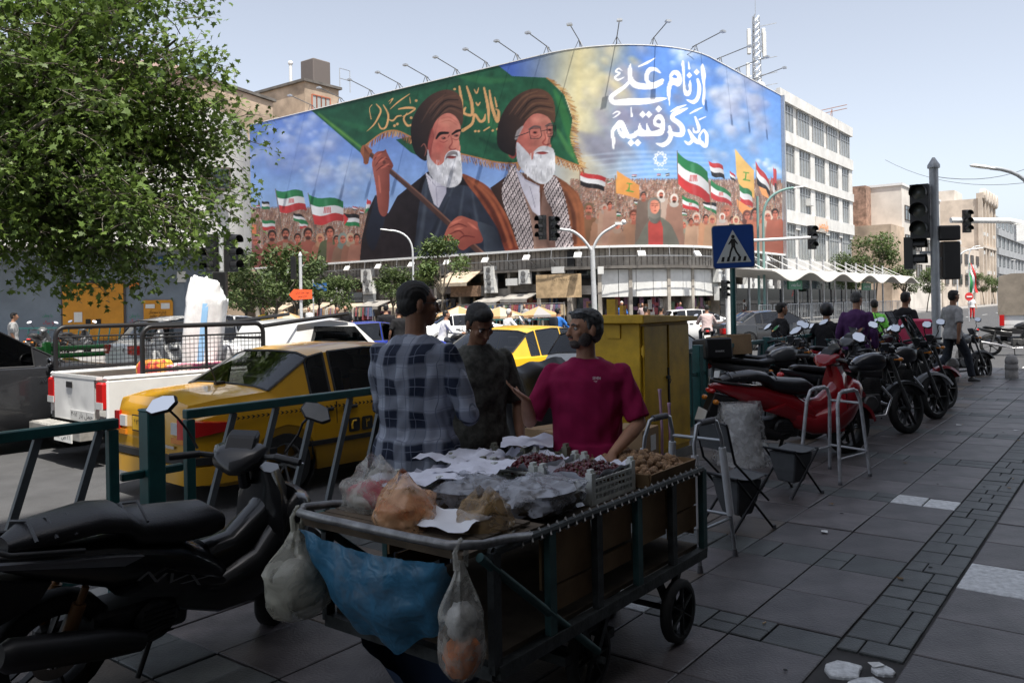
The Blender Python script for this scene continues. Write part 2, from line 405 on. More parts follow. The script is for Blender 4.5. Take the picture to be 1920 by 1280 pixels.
b=MB(); strip(b,0,LT,3.95,4.15,-1.25,.35,100); wpart(b,'canopy_slab',m_concd,bb_)
dW0,dW1=dline(1122),dline(1345)
b=MB()
N=9
for i in range(N):
    x0=dW0+(dW1-dW0)*i/N; x1=dW0+(dW1-dW0)*(i+1)/N; p=MB(); strip(p,x0+.02,x1-.02,2.05,3.9,-.2,-.05,2); wpart(p,'sign_panel',m_white,bb_)
# shop bays along the whole facade
rr=random.Random(5)
edges=[0]+[dline(p) for p in (500,530,556,590,622,655,690,730,770,812,858,905,950,1005,1062,1120,1178,1250,1295,1345,1368,1395,1420,1440)]+[LT]
m_good=[mat('goods_%d'%i,c,.8,var=.25,vscale=9) for i,c in enumerate(((.26,.06,.07),(.07,.10,.17),(.32,.25,.16),(.42,.40,.37),(.05,.05,.055),(.10,.15,.10),(.28,.15,.08),(.20,.11,.17)))]
m_fasc=[mat('fascia_%d'%i,c,.6,var=.25,vscale=2) for i,c in enumerate(((.22,.2,.18),(.32,.30,.27),(.15,.13,.12),(.28,.16,.1),(.4,.4,.39)))]
for i in range(len(edges)-1):
    e0,e1=edges[i],edges[i+1]
    if e1-e0<.5: continue
    p=MB(); strip(p,e0-.12,e0+.12,0,3.95,-1.2,.02,1); wpart(p,'pillar',m_conc,bb_)
    if e0+.01<dW0 or e1>dW1+.1:
        zf=rr.uniform(2.25,2.6); p=MB(); strip(p,e0+.14,e1-.14,zf,zf+rr.uniform(.5,.9),-.6,-.35,None); wpart(p,'shop_fascia',rr.choice(m_fasc),bb_)
        p=MB(); strip(p,e0+.3,e1-.3,3.35,3.9,-1.19,-1.1,None); wpart(p,'upper_window',m_pane,bb_)
    p=MB(); strip(p,e0+.14,e1-.14,.3,2.2,-1.0,-.98,None); wpart(p,'shop_window',m_pane if i%2 else m_shop,bb_)
    mats=rr.sample(m_good,4); p=MB()
    n=int((e1-e0)/.32)
    for k in range(n*3):
        d=e0+.25+(e1-e0-.5)*rr.random(); z=rr.uniform(.3,1.6); p.cur=rr.randrange(4); hgt=rr.uniform(.2,.75); wd=rr.uniform(.1,.5)
        strip(p,d,d+wd,z,z+hgt,-.9+.1*rr.random(),-.7+.1*rr.random(),1)
    wpart(p,'goods_display',mats,bb_,kind='stuff')
# white building that continues the row to the right
def grid_building(name,label,s0,s1,t0,depth,z1,m_wall,nb,rows_,ww,sill=.0,zrow=None,band=None,endwall=None,frame_m=None,mull=4,pane=None,bandm=None):
    root=thing(name,label,'building',W((s0+s1)/2,t0,0),ANG)
    L=s1-s0; b=MB(); b.box((0,depth/2+.25,z1/2),(L,depth,z1)); b.build('wall',m_wall,root)
    pm=pane or m_pane; fm=frame_m or m_steel
    cell=L/nb
    wmesh={}
    for (za,zb) in rows_:
        hgt=zb-za; key=round(hgt,2)
        if key not in wmesh:
            f=MB(); wd=cell*ww
            for x in (-wd/2+.04,wd/2-.04): f.box((x,0,hgt/2),(.08,.1,hgt))
            for z in (.03,hgt-.03): f.box((0,0,z),(wd-.17,.098,.06))
            for k in range(1,mull): f.box((-wd/2+wd*k/mull,0,hgt/2),(.05,.08,hgt-.13))
            f.box((0,0,hgt*.72),(wd-.17,.06,.05))
            g=MB(); 
            for k in range(mull): g.box((-wd/2+wd*(k+.5)/mull,.0,hgt/2),(wd/mull-.06,.02,hgt-.14),(rnd.uniform(-.02,.02),0,rnd.uniform(-.02,.02)))
            wmesh[key]=(f.mesh('window',fm),g.mesh('pane',pm))
        for i in range(nb):
            o=link('window',wmesh[key][0],root); o.location=(-L/2+cell*(i+.5),.16,za)
            p=link('pane',wmesh[key][1],o); p.location=(0,.03,0)
    if band:
        for (za,zb,dep) in band:
            q=MB(); q.box((0,.25-dep/2,(za+zb)/2),(L+.02,dep,zb-za)); q.build('spandrel_band',bandm or m_wall,root)
    if band:
        for i in range(nb+1):
            wcol=cell*(1-ww)*.98; x=-L/2+cell*i; x=min(max(x,-L/2+wcol/2),L/2-wcol/2)
            q=MB(); q.box((x,.14,(rows_[0][0]+rows_[-1][1])/2),(wcol,.2,abs(rows_[0][1]-rows_[-1][0])+.2)); q.build('pier',m_wall,root)
    return root
sW0,sW1=SE+.9,PT(1600,400,T0)[0]
zr=[]
for ya,yb in ((405,340),(330,267),(250,190),(176,125)): pass
ztop=PT(1455,160,T0)[1]
zw=[(PT(1470,b_,T0)[1],PT(1470,a_,T0)[1]) for a_,b_ in ((417,483),(340,391),(268,320),(191,243))]
wb=grid_building('white_office','white five storey building with ribbon windows beside the mural',sW0,sW1,T0,14,ztop-.2,m_whitep,5,zw,.72,band=[(zw[i][1]+.05,(zw[i+1][0] if i<3 else ztop)-.05,.34) for i in range(4)]+[(4.2,zw[0][0]-.05,.34)],mull=4,pane=mat('office_pane',(.17,.19,.2),.15,col2=(.30,.30,.28),vscale=.8))
# ================================================================== the mural: a flat print, painted as colours on a fine grid
SSC=2.0; OX,OY=466,70; PW,PH=int(1004*SSC),int(446*SSC)
IMG=np.zeros((PH,PW,3),np.float32)
YY,XX=np.mgrid[0:PH,0:PW].astype(np.float32); XX=XX/SSC+OX; YY=YY/SSC+OY
prng=np.random.RandomState(4)
def vnoise(scale,seed,oct=4):
    r=np.random.RandomState(seed); out=np.zeros((PH,PW),np.float32); amp=1; tot=0
    for o in range(oct):
        n=max(2,int(1004/scale*2**o)); g=r.rand(int(n*.5)+3,n+3).astype(np.float32)
        x=(XX-OX)/1004*n; y=(YY-OY)/446*(n*.45); xi=x.astype(int); yi=y.astype(int); fx=x-xi; fy=y-yi
        fx=fx*fx*(3-2*fx); fy=fy*fy*(3-2*fy)
        out+=amp*((g[yi,xi]*(1-fx)+g[yi,xi+1]*fx)*(1-fy)+(g[yi+1,xi]*(1-fx)+g[yi+1,xi+1]*fx)*fy); tot+=amp; amp*=.55
    return out/tot
def C(c): return np.array(c,np.float32)/255
def bb2(x0,y0,x1,y1):
    return slice(max(0,int((y0-OY)*SSC)-2),min(PH,int((y1-OY)*SSC)+3)),slice(max(0,int((x0-OX)*SSC)-2),min(PW,int((x1-OX)*SSC)+3))
def smoothpts(p,n=5,closed=True):
    p=np.array(p,float); m=len(p); out=[]
    rng=range(m) if closed else range(m-1)
    for i in rng:
        p0,p1,p2,p3=(p[(i-1)%m],p[i],p[(i+1)%m],p[(i+2)%m]) if closed else (p[max(i-1,0)],p[i],p[i+1],p[min(i+2,m-1)])
        for k in range(n):
            t=k/n; out.append(.5*((2*p1)+(-p0+p2)*t+(2*p0-5*p1+4*p2-p3)*t*t+(-p0+3*p1-3*p2+p3)*t**3))
    if not closed: out.append(p[-1])
    return np.array(out)
def pmask(pts):
    p=np.array(pts,float); sl=bb2(p[:,0].min(),p[:,1].min(),p[:,0].max(),p[:,1].max())
    acc=None
    for ox,oy in ((-.13,-.13),(.13,-.13),(-.13,.13),(.13,.13)):
        X=XX[sl]+ox; Y=YY[sl]+oy; ins=np.zeros(X.shape,bool)
        if ins.size==0: return sl,ins.astype(np.float32)
        x0,y0=p[-1]
        for x1,y1 in p:
            if y0!=y1: ins^=((Y<y1)!=(Y<y0))&(X<(x0-x1)*(Y-y1)/(y0-y1)+x1)
            x0,y0=x1,y1
        acc=ins.astype(np.float32) if acc is None else acc+ins
    return sl,acc/4
def poly(pts,col,a=1.0,sm=True,col2=None,ang=90,tex=0,n=5):
    if sm: pts=smoothpts(pts,n)
    p=np.array(pts,float); sl,m=pmask(p)
    if m.size==0: return
    c=C(col)
    if col2 is not None:
        ca_,sa_=math.cos(R(ang)),math.sin(R(ang)); q=XX[sl]*ca_+YY[sl]*sa_; qq=p[:,0]*ca_+p[:,1]*sa_
        t=np.clip((q-qq.min())/(qq.max()-qq.min()+1e-6),0,1)[...,None]; c=c*(1-t)+C(col2)*t
    if tex: c=c*(1+tex*(TEX[sl][...,None]-.5)*2)
    m=(m*a)[...,None]; IMG[sl]=IMG[sl]*(1-m)+c*m
def stroke(pts,wd,col,a=1.0,sm=False,soft=.5,n=4):
    if sm: pts=smoothpts(pts,n,False)
    p=np.array(pts,float); k=len(p); ws=np.interp(np.linspace(0,1,k),np.linspace(0,1,len(wd)),wd) if isinstance(wd,(list,tuple)) else np.full(k,float(wd))
    mw=ws.max(); sl=bb2(p[:,0].min()-mw,p[:,1].min()-mw,p[:,0].max()+mw,p[:,1].max()+mw); X=XX[sl];Y=YY[sl]
    if X.size==0: return
    m=np.zeros(X.shape,np.float32)
    for i in range(k-1):
        d=p[i+1]-p[i]; L=d@d+1e-9; t=np.clip(((X-p[i,0])*d[0]+(Y-p[i,1])*d[1])/L,0,1)
        ds=np.hypot(X-p[i,0]-t*d[0],Y-p[i,1]-t*d[1])-(ws[i]*(1-t)+ws[i+1]*t)/2
        m=np.maximum(m,np.clip(.5-ds/soft,0,1))
    m=(m*a)[...,None]; IMG[sl]=IMG[sl]*(1-m)+C(col)*m
def blob(x,y,rx,ry,col,a=1.0,soft=1.0,rot=0):
    r=max(rx,ry)*1.05; sl=bb2(x-r,y-r,x+r,y+r); X=XX[sl]-x; Y=YY[sl]-y
    if X.size==0: return
    c_,s_=math.cos(rot),math.sin(rot); q=np.sqrt(((X*c_+Y*s_)/rx)**2+((-X*s_+Y*c_)/ry)**2)
    m=(np.clip((1-q)/max(soft,1e-3),0,1)*a)[...,None]; IMG[sl]=IMG[sl]*(1-m)+C(col)*m
def zz(o,k,pts): return [(o[0]+x*k,o[1]+y*k) for x,y in pts]
TEX=vnoise(14,9,3)
# --- painted sky
N1=vnoise(150,1,5); N2=vnoise(70,2,5)
t=np.clip((YY-150)/280,0,1)[...,None]
left=C((58,104,200))*(1-t)+C((150,188,232))*t
mid=C((218,206,150))*(1-t)+C((205,190,170))*t
right=C((84,146,232))*(1-t)+C((128,190,240))*t
wm=np.clip(1-np.abs(XX-1085)/125,0,1)[...,None]; wr=np.clip((XX-1120)/110,0,1)[...,None]
IMG[:]=left*(1-wr)+right*wr; IMG[:]=IMG*(1-wm)+mid*wm
def clouds(cx,cy,n,spread,col,sh,seed,rmin=10,rmax=26):
    r=random.Random(seed); L_=[]
    for i in range(n*2): L_.append((cx+r.gauss(0,spread[0]),cy+r.gauss(0,spread[1]),r.uniform(rmin,rmax)))
    L_.sort(key=lambda q:q[1])
    for x,y,q in L_:
        blob(x+q*.2,y+q*.35,q*1.15,q*.8,sh,.34,.95); blob(x-q*.15,y-q*.1,q*.9,q*.66,tuple(a_*.55+b_*.45 for a_,b_ in zip(col,sh)),.42,.85); blob(x-q*.3,y-q*.3,q*.6,q*.42,col,.26,1.0)
clouds(590,300,26,(45,22),(205,214,235),(110,135,195),1); clouds(560,250,14,(22,26),(196,210,238),(110,140,205),2,8,20)
clouds(655,325,16,(28,12),(190,205,232),(135,160,205),3,8,18); clouds(525,285,10,(20,14),(150,175,225),(90,125,200),5)
clouds(1180,180,22,(50,50),(190,185,190),(150,150,170),6); clouds(1215,230,18,(45,22),(150,150,180),(125,125,155),7)
clouds(1370,180,30,(18,60),(225,232,245),(150,165,205),8); clouds(1415,200,18,(18,50),(190,200,225),(130,145,190),9); clouds(1290,105,10,(28,14),(225,235,250),(150,185,235),10,8,18)
clouds(1120,270,16,(40,16),(150,150,165),(120,125,150),11); clouds(1435,310,8,(12,10),(230,238,248),(170,195,230),12,6,12); clouds(1120,130,10,(40,30),(232,222,170),(205,190,140),13)
blob(1080,190,70,80,(245,232,170),.5,1)
for i in range(9): y=285+i*9; stroke([(1090+i*13,y+8),(1190+i*10,y),(1330+i*8,y+3)],[1,6,1],(196,214,236),.35,True,3)
IMG[:]=np.clip(IMG*(1+(N2[...,None]-.5)*.10),0,1)
# --- the crowd
def crowd(x0,x1,top,bot,seed):
    r=random.Random(seed); y=top
    base=((176,138,118),(196,160,138),(150,112,98),(205,180,165),(140,116,110),(188,150,120),(170,128,108),(216,196,184))
    sl=bb2(x0,top-3,x1,bot); 
    m=(np.clip((YY[sl]-top-3*np.sin(XX[sl]*.7)-4*TEX[sl])/4,0,1)*.95)[...,None]; IMG[sl]=IMG[sl]*(1-m)+(C((178,142,124))*(.85+.3*TEX[sl][...,None]))*m
    while y<bot:
        f=(y-top)/(bot-top); q=1.3+5.2*f**1.5; x=x0+r.uniform(0,q)
        while x<x1:
            yy=y+r.uniform(-q,q)*.6; c=r.choice(base); k=r.uniform(.75,1.05); c=tuple(v*k for v in c)
            blob(x,yy+q*2.6,q*1.5,q*2.2,c,.85,.35); blob(x,yy,q*.85,q*1.15,tuple(v*.72 for v in c),.9,.3); blob(x,yy+q*.15,q*.5,q*.75,(205,130,105),.85,.4)
            x+=q*r.uniform(1.7,2.6)
        y+=q*1.5+.9
crowd(466,690,389,505,21); crowd(1070,1466,336,490,22)
def flag(pts,cols,emb=None,pole=None):
    """pts: tl,tr,br,bl corners; three wavy bands"""
    tl,tr,br,bl=[np.array(p,float) for p in pts]
    if pole: stroke([tl+(-.5,-2),pole],1.6,(120,105,95))
    n=len(cols)
    for i,c in enumerate(cols):
        top=[];bot=[]
        for k in range(9):
            u=k/8; wv=math.sin(u*PI*2)*np.linalg.norm(bl-tl)*.06
            a_=(tl*(1-u)+tr*u)*(1-i/n)+(bl*(1-u)+br*u)*(i/n); b_=(tl*(1-u)+tr*u)*(1-(i+1)/n)+(bl*(1-u)+br*u)*((i+1)/n)
            top.append(a_+(0,wv)); bot.append(b_+(0,wv))
        poly(top+bot[::-1],c,1,False,tuple(v*.8 for v in c),0)
    mid_=(tl+tr+br+bl)/4; hh=np.linalg.norm(bl-tl)
    if emb:
        for q in (-.09,-.045,0,.045,.09): stroke([mid_+(q*hh,-.1*hh),mid_+(q*hh*1.2,.08*hh)],hh*.03,emb)
    stroke([(tl+tr)/2+(0,hh*.1),(bl+br)/2],hh*.12,(255,255,255),.12,False,4)
GW=(38,140,84);WH=(232,232,236);RD_=(214,38,44);BK=(48,44,48)
def man(x,y,q,robe,hair=(60,42,36),skin=(196,108,82),hood=None,inner=None,beard=False,bot=500):
    poly([(x-q*2.4,bot),(x-q*2.1,y+q*2.6),(x-q*.8,y+q*1.5),(x+q*.8,y+q*1.5),(x+q*2.1,y+q*2.6),(x+q*2.4,bot)],robe,1,True,tuple(v*.72 for v in robe),60)
    if inner: poly([(x-q*.8,bot),(x-q*.6,y+q*1.6),(x+q*.6,y+q*1.6),(x+q*.8,bot)],inner,.95,False)
    poly([(x-q*.45,y+q*.8),(x+q*.45,y+q*.8),(x+q*.55,y+q*1.9),(x-q*.55,y+q*1.9)],tuple(v*.85 for v in skin),1,False)
    if hood:
        blob(x,y-.05*q,q*1.2,q*1.5,hood,1,.12); blob(x,y+q*1.5,q*1.35,q*.9,tuple(v*.9 for v in hood),1,.15)
    else: blob(x,y-.25*q,q*.98,q*1.15,hair,1,.12)
    blob(x+.04*q,y+.12*q,q*.75,q*1.02,skin,1,.2); blob(x+.25*q,y,q*.4,q*.7,tuple(min(255,v*1.18) for v in skin),.7,.9)
    if beard: blob(x,y+.75*q,q*.66,q*.5,hair,.85,.4)
    for ex in (-.3,.3): stroke([(x+ex*q-.16*q,y-.12*q),(x+ex*q+.16*q,y-.14*q)],q*.16,(70,38,34)); stroke([(x+ex*q-.2*q,y-.34*q),(x+ex*q+.2*q,y-.36*q)],q*.1,(60,35,30))
    stroke([(x+.03*q,y-.1*q),(x+.08*q,y+.3*q)],q*.14,(150,72,58),.8); blob(x+.02*q,y+.6*q,q*.24,q*.12,(120,40,38),.9,.5)
k5=.1406; o5=(470,330)
flag(zz(o5,k5,[(335,190),(690,200),(750,460),(395,485)]),(GW,WH,RD_),(190,50,55),(528,430)); flag(zz(o5,k5,[(770,245),(1235,340),(1235,610),(850,640)]),(GW,WH,RD_),(190,50,55),(594,450))
flag(zz(o5,k5,[(150,580),(330,605),(325,715),(165,720)]),(GW,WH,RD_)); flag(zz(o5,k5,[(570,490),(685,520),(770,640),(570,590)]),(BK,WH,GW)); flag(zz(o5,k5,[(640,590),(775,640),(740,690),(660,700)]),(GW,WH,RD_))
flag(zz(o5,k5,[(1235,490),(1445,520),(1455,685),(1250,650)]),(BK,WH,GW)); poly(zz(o5,k5,[(1235,495),(1305,575),(1250,655)]),RD_,1,False)
flag(zz(o5,k5,[(150,332),(250,350),(255,450),(150,435)]),(BK,WH,GW)); flag(zz(o5,k5,[(75,390),(125,390),(120,440),(72,430)]),(RD_,WH,BK)); flag(zz(o5,k5,[(1360,400),(1425,425),(1420,465),(1360,450)]),(RD_,WH,BK)); flag(zz(o5,k5,[(1465,450),(1510,470),(1505,515),(1455,500)]),(RD_,WH,BK)); flag(zz(o5,k5,[(1555,300),(1610,350),(1560,480),(1525,490)]),(RD_,WH,GW))
poly(zz(o5,k5,[(20,650),(75,650),(75,770),(20,770)]),(225,120,60),1,False)
for x,y,q,rb,kw in ((285,800,62,(150,84,66),dict(beard=True,inner=None)),(465,775,60,(158,88,68),dict(inner=(150,135,110),beard=True)),(625,830,52,(160,96,74),{}),(765,775,66,(170,92,74),dict(beard=True)),(925,835,50,(176,110,84),dict(hood=(205,150,110))),(1055,755,66,(98,104,74),dict(inner=(150,96,78))),(1145,850,45,(150,90,76),{}),(1228,840,58,(140,104,84),dict(hood=(128,142,134))),(1332,830,50,(158,104,82),dict(hood=(190,160,130))),(1415,830,48,(170,112,92),{}),(60,870,52,(150,80,70),dict(hood=(165,110,110)))):
    px,py=zz(o5,k5,[(x,y)])[0]; man(px,py,q*k5,rb,bot=508,**kw)
k4=.198; o4=(1080,270)
for pts,cols,emb,pole in (([(960,75),(1245,265),(1275,590),(970,380)],(GW,WH,RD_),(200,50,55),(1274,470)),([(1275,335),(1465,470),(1475,590),(1280,510)],(GW,WH,RD_),(200,60,60),None),([(1005,485),(1160,560),(1165,645),(1010,600)],(GW,WH,RD_),(190,60,60),None),([(1255,160),(1390,205),(1410,335),(1285,300)],(RD_,WH,BK),None,None),([(40,255),(285,320),(265,450),(40,390)],(RD_,WH,BK),None,(1088,430)),([(1700,160),(1825,345),(1840,500),(1715,380)],(RD_,WH,BK),None,None),([(1455,250),(1510,300),(1508,360),(1462,325)],(RD_,WH,BK),None,None),([(1865,210),(1900,260),(1900,460),(1875,420)],(RD_,RD_,BK),None,None),([(1845,300),(1880,350),(1885,560),(1860,500)],(RD_,WH,BK),None,None),([(1195,545),(1330,560),(1330,670),(1215,600)],(BK,WH,GW),None,None),([(540,530),(625,545),(630,590),(560,570)],(BK,WH,GW),None,None),([(345,630),(425,650),(430,690),(355,680)],(BK,WH,GW),None,None),([(985,630),(1045,645),(1050,685),(990,670)],(BK,WH,GW),None,None),([(525,290),(575,292),(572,315),(528,312)],(RD_,WH,BK),None,None),([(765,283),(802,285),(800,307),(766,305)],(RD_,WH,BK),None,None),([(843,283),(888,275),(888,300),(850,308)],(BK,WH,BK),None,None),([(300,360),(332,350),(330,375),(304,386)],(GW,WH,RD_),None,None)):
    flag(zz(o4,k4,pts),cols,emb,pole)
poly(zz(o4,k4,[(390,255),(490,320),(595,390),(605,525),(490,490),(370,465)]),(240,166,60),1,False,(214,136,44),40); poly(zz(o4,k4,[(1505,45),(1600,160),(1685,250),(1690,520),(1600,430),(1545,380),(1520,300)]),(240,196,100),1,False,(222,168,70),40)
flag(zz(o4,k4,[(1545,380),(1665,455),(1675,605),(1560,560)]),(GW,WH,RD_)); poly(zz(o4,k4,[(1520,520),(1640,600),(1680,610),(1580,670),(1530,600)]),(240,150,70),1,False)
poly(zz(o4,k4,[(1730,400),(1800,430),(1830,520),(1760,480)]),(240,160,80),1,False)
for (x,y) in ((505,405),(1610,300)):
    a_=zz(o4,k4,[(x-22,y-32),(x+25,y-25)]); stroke(a_,2.2,(96,160,60)); a_=zz(o4,k4,[(x,y-25),(x-5,y+30),(x-25,y+38),(x+35,y+48)]); stroke(a_,2.6,(96,160,60))
for x,yt,yb in ((372,300,690),(968,380,900),(1275,480,780),(1530,330,640),(36,260,560),(1705,200,560),(1860,330,620)): stroke(zz(o4,k4,[(x,yt),(x+8,yb)]),1.3,(150,125,100))
for x,y,q,rb,kw in ((120,620,50,(140,98,66),dict(hair=(120,96,70),beard=True)),(225,680,36,(170,122,92),dict(hood=(176,140,116))),(270,605,26,(190,150,125),dict(hood=(190,165,150))),(320,580,28,(185,140,118),{}),(545,680,44,(160,116,88),dict(hair=(110,62,48))),(390,770,34,(160,120,96),dict(hood=(170,140,120))),(860,655,40,(150,122,104),dict(hood=(186,166,150))),(1018,765,36,(150,124,104),dict(hood=(150,150,130))),(1140,700,40,(186,104,52),dict(hair=(200,180,165),inner=(186,150,122),beard=True)),(1230,705,30,(196,140,100),{}),(1290,720,34,(180,140,104),dict(hood=(200,150,110))),(1425,640,44,(186,150,128),dict(hood=(168,110,84))),(1090,735,24,(190,150,120),{}),(1620,680,38,(190,120,80),dict(hood=(120,70,60))),(1695,660,40,(196,110,76),{}),(1815,690,42,(180,140,120),dict(hood=(214,186,166))),(1885,660,38,(180,96,70),{}),(805,480,32,(196,168,150),dict(hood=(225,215,205),beard=True)),(930,520,34,(170,124,104),dict(hood=(215,205,195),beard=True)),(640,490,30,(128,108,96),dict(hair=(60,60,60))),(1480,720,26,(205,170,130),{}),(1515,720,28,(200,160,130),dict(hood=(215,185,150))),(1385,690,26,(200,165,150),dict(hood=(210,200,190)))):
    px,py=zz(o4,k4,[(x,y)])[0]; man(px,py,q*k4,rb,bot=px*0+(512 if px>1300 else 478),**kw)
Z4=lambda p:zz(o4,k4,p)
poly(Z4([(560,1010),(600,880),(660,760),(720,700),(790,690),(850,720),(920,800),(960,1010)]),(112,112,100),1,True,(92,90,82),80)
poly(Z4([(690,1010),(680,800),(690,720),(800,720),(825,800),(825,1010)]),(186,62,52),1,False,(160,48,44),90)
poly(Z4([(680,660),(680,560),(710,515),(760,508),(795,540),(805,620),(800,700),(760,750),(700,730)]),(138,134,124),1,True,(104,102,96),0)
poly(Z4([(702,600),(710,545),(750,530),(785,555),(790,610),(770,650),(745,662),(715,645)]),(206,116,90),1,True,(226,146,112),0)
for ex in (728,766): stroke(Z4([(ex-11,582),(ex+9,581)]),1.4,(60,36,34)); stroke(Z4([(ex-14,566),(ex+12,563)]),.9,(60,36,34))
stroke(Z4([(750,585),(753,610)]),1,(160,80,62)); blob(*Z4([(750,632)])[0],2.6,1.2,(130,40,40),1,.5)
for i in range(5): stroke(Z4([(690+i*4,690+i*12),(750,715+i*10),(800,690+i*10)]),1.1,(84,84,80),.7,True)
# --- the green flag
o3=(560,150);k3=.15625; oA=(760,150);kA=.25
A=lambda p:zz(oA,kA,p); B3=lambda p:zz(o3,k3,p)
fl=[(575,200),(700,150),(905,100),(960,143),(1025,146),(1058,178),(1073,222),(1070,262),(1087,311),(1062,302),(1038,291),(1000,305),(960,307),(930,304),(900,297),(866,288),(800,300),(770,286),(742,262)]
fl+=[(769,256),(742,245),(716,250),(685,272),(676,287)]
poly(fl,(22,84,62),1,False,(30,98,66),0,.12)
for pts,wd,c,a in (([(598,214),(640,248),(676,276)],[3,6,4],(92,150,60),.9),([(620,222),(680,240),(760,250)],[5,12,4],(34,112,72),.5),([(820,130),(900,150),(960,150)],[4,14,6],(52,130,74),.5),([(870,190),(930,240),(960,300)],[6,16,8],(60,136,76),.45),([(900,260),(930,275),(960,285)],[4,12,4],(14,60,46),.6),([(1040,170),(1060,220),(1075,290)],[6,16,6],(58,140,66),.6),([(1046,245),(1066,280),(1082,305)],[5,10,3],(90,160,80),.6),([(600,205),(700,180),(860,150)],[8,16,8],(14,62,50),.5),([(690,215),(760,222),(800,240)],[4,10,4],(14,66,50),.5),([(770,262),(800,285),(830,300)],[8,14,8],(16,58,42),.8)): stroke(pts,wd,c,a,True,5)
def fringe(pts,ln,dx,seed):
    r=random.Random(seed); p=smoothpts(pts,10,False)
    for q in p:
        for _ in range(2): stroke([q,(q[0]+dx+r.uniform(-2,2),q[1]+ln*r.uniform(.7,1.1))],[1.6,1.0],r.choice(((176,116,60),(150,86,48),(205,150,84),(120,66,44))),.95)
    stroke(p,2.4,(186,122,58))
fringe([(686,272),(716,250),(742,245),(769,256),(782,262)],13,-2,1); fringe([(862,288),(900,297),(930,304),(962,306),(975,303)],15,3,2); fringe([(1036,291),(1062,302),(1090,312)],16,6,4)
p=smoothpts([(1025,146),(1058,178),(1073,222),(1070,262),(1088,312)],14,False); r=random.Random(5)
for q in p:
    for _ in range(3): stroke([q,(q[0]+r.uniform(7,15),q[1]+r.uniform(2,9))],[1.6,.8],r.choice(((206,156,76),(176,120,54),(226,184,104),(150,96,48))),.95)
# gold script on the flag
GC=(216,160,92)
for pts,wd in ((B3([(930,290),(985,360),(960,440),(900,540),(815,620)]),[8,18,22,16,3]),(B3([(1015,300),(1075,420),(1050,560),(990,585),(955,520)]),[8,22,22,18,8]),(B3([(1070,470),(1130,490),(1180,440),(1230,430)]),[10,18,18,14]),(B3([(1200,350),(1300,335),(1395,345),(1330,400),(1250,440)]),[14,26,22,16,8]),(B3([(1300,400),(1260,470),(1310,550),(1385,520)]),[10,20,26,18]),(B3([(1330,170),(1200,260),(1100,350)]),[8,16,6]),(B3([(880,300),(850,350),(870,470)]),[8,6,10]),(B3([(1080,260),(1130,225),(1090,290)]),[5,14,6]),(B3([(1335,210),(1340,280)]),[6,10])):
    stroke(pts,[x*k3*1.05 for x in wd],GC,1,True)
for x,y in ((1410,250),(1350,455),(1150,550),(1185,530)): blob(*B3([(x,y)])[0],3,3,GC,1,.3)
for pts,wd in ((A([(405,50),(420,150),(430,240)]),[14,22,16]),(A([(460,50),(495,160),(500,260),(440,250),(450,210)]),[12,24,22,18,14]),(A([(590,60),(620,200),(625,320)]),[14,24,10]),(A([(630,80),(650,200),(690,310),(700,240),(680,220)]),[12,24,26,18,10]),(A([(430,380),(500,330),(520,260),(560,310),(590,300),(600,260)]),[24,20,18,20,22,10]),(A([(670,130),(685,200)]),[6,16]),(A([(515,70),(535,100),(550,60)]),[6,12,6]),(A([(530,170),(545,190),(560,170)]),[8,14,8]),(A([(590,380),(630,355)]),[10,10])): stroke(pts,[x*kA for x in wd],GC,1,True)
for x,y in ((655,380),(690,370),(525,385),(550,385),(370,70)): blob(*A([(x,y)])[0],3,2.6,GC,1,.3)
# --- first figure
def shade(pts,wd,c,a=.6,soft=4): stroke(pts,wd,c,a,True,soft)
poly([(674,496),(678,450),(690,395),(704,365),(712,395),(728,400),(745,368),(780,340),(802,322),(866,326),(905,345),(940,400),(962,445),(975,475),(930,500)],(46,38,42),1,False,(30,26,34),0,.15)
poly([(686,440),(700,385),(706,366),(712,395),(722,404),(716,430),(700,470)],(44,52,70),1,True,(34,36,50),90)
poly([(800,330),(846,345),(880,350),(905,370),(930,420),(945,490),(790,490),(780,440)],(58,66,82),1,True,(36,42,58),60,.1)
for pts in ([(850,350),(830,400),(800,490)],[(870,350),(860,420),(850,480)],[(885,360),(895,420),(900,450)],[(800,340),(795,400),(785,470)]): shade(pts,[2,7,10],(88,98,112),.5)
for pts in ([(842,370),(815,430),(790,490)],[(880,400),(890,450),(880,480)]): shade(pts,[2,8,8],(26,30,42),.6)
poly(A([(425,705),(520,740),(620,800),(700,900),(770,1010),(830,1130),(870,1290),(760,1300),(700,1130),(620,1000),(540,880),(470,790)]),(150,76,40),1,True,(112,44,28),60,.15)
for pts in (A([(470,740),(600,850),(700,1010),(790,1250)]),A([(540,770),(680,900),(780,1080),(840,1240)])): shade(pts,[2,6,8],(196,104,52),.6); 
shade(A([(520,800),(650,980),(740,1200)]),[3,8,10],(80,34,28),.7)
poly(A([(150,690),(200,740),(310,800),(305,850),(250,960),(215,930),(180,820)]),(206,202,214),1,False,(170,168,188),0); stroke(A([(230,800),(240,940)]),1.2,(130,128,150)); stroke(A([(160,720),(230,800),(300,800)]),1.2,(140,138,158)); blob(*A([(250,890)])[0],1.4,1.4,(150,148,165))
stroke([(692,287),(786,367),(905,478)],[9,10,11],(84,56,50),1); stroke([(694,284),(788,364),(906,473)],[2,2.5,3],(150,104,84),.7)
poly(B3([(880,1000),(905,900),(950,860),(1020,850),(1045,832),(1060,870),(1100,950),(1135,1020),(1120,1065),(1090,1100),(1092,1280),(1075,1560),(1020,1640),(960,1560),(925,1280),(892,1090)]),(178,92,74),1,True,(120,54,46),0)
for pts in (B3([(905,960),(960,890),(1040,850)]),B3([(920,1030),(1000,940),(1090,960)]),B3([(930,1090),(1010,1030),(1110,1040)])): shade(pts,[1,2.5,1],(96,30,28),.9,1)
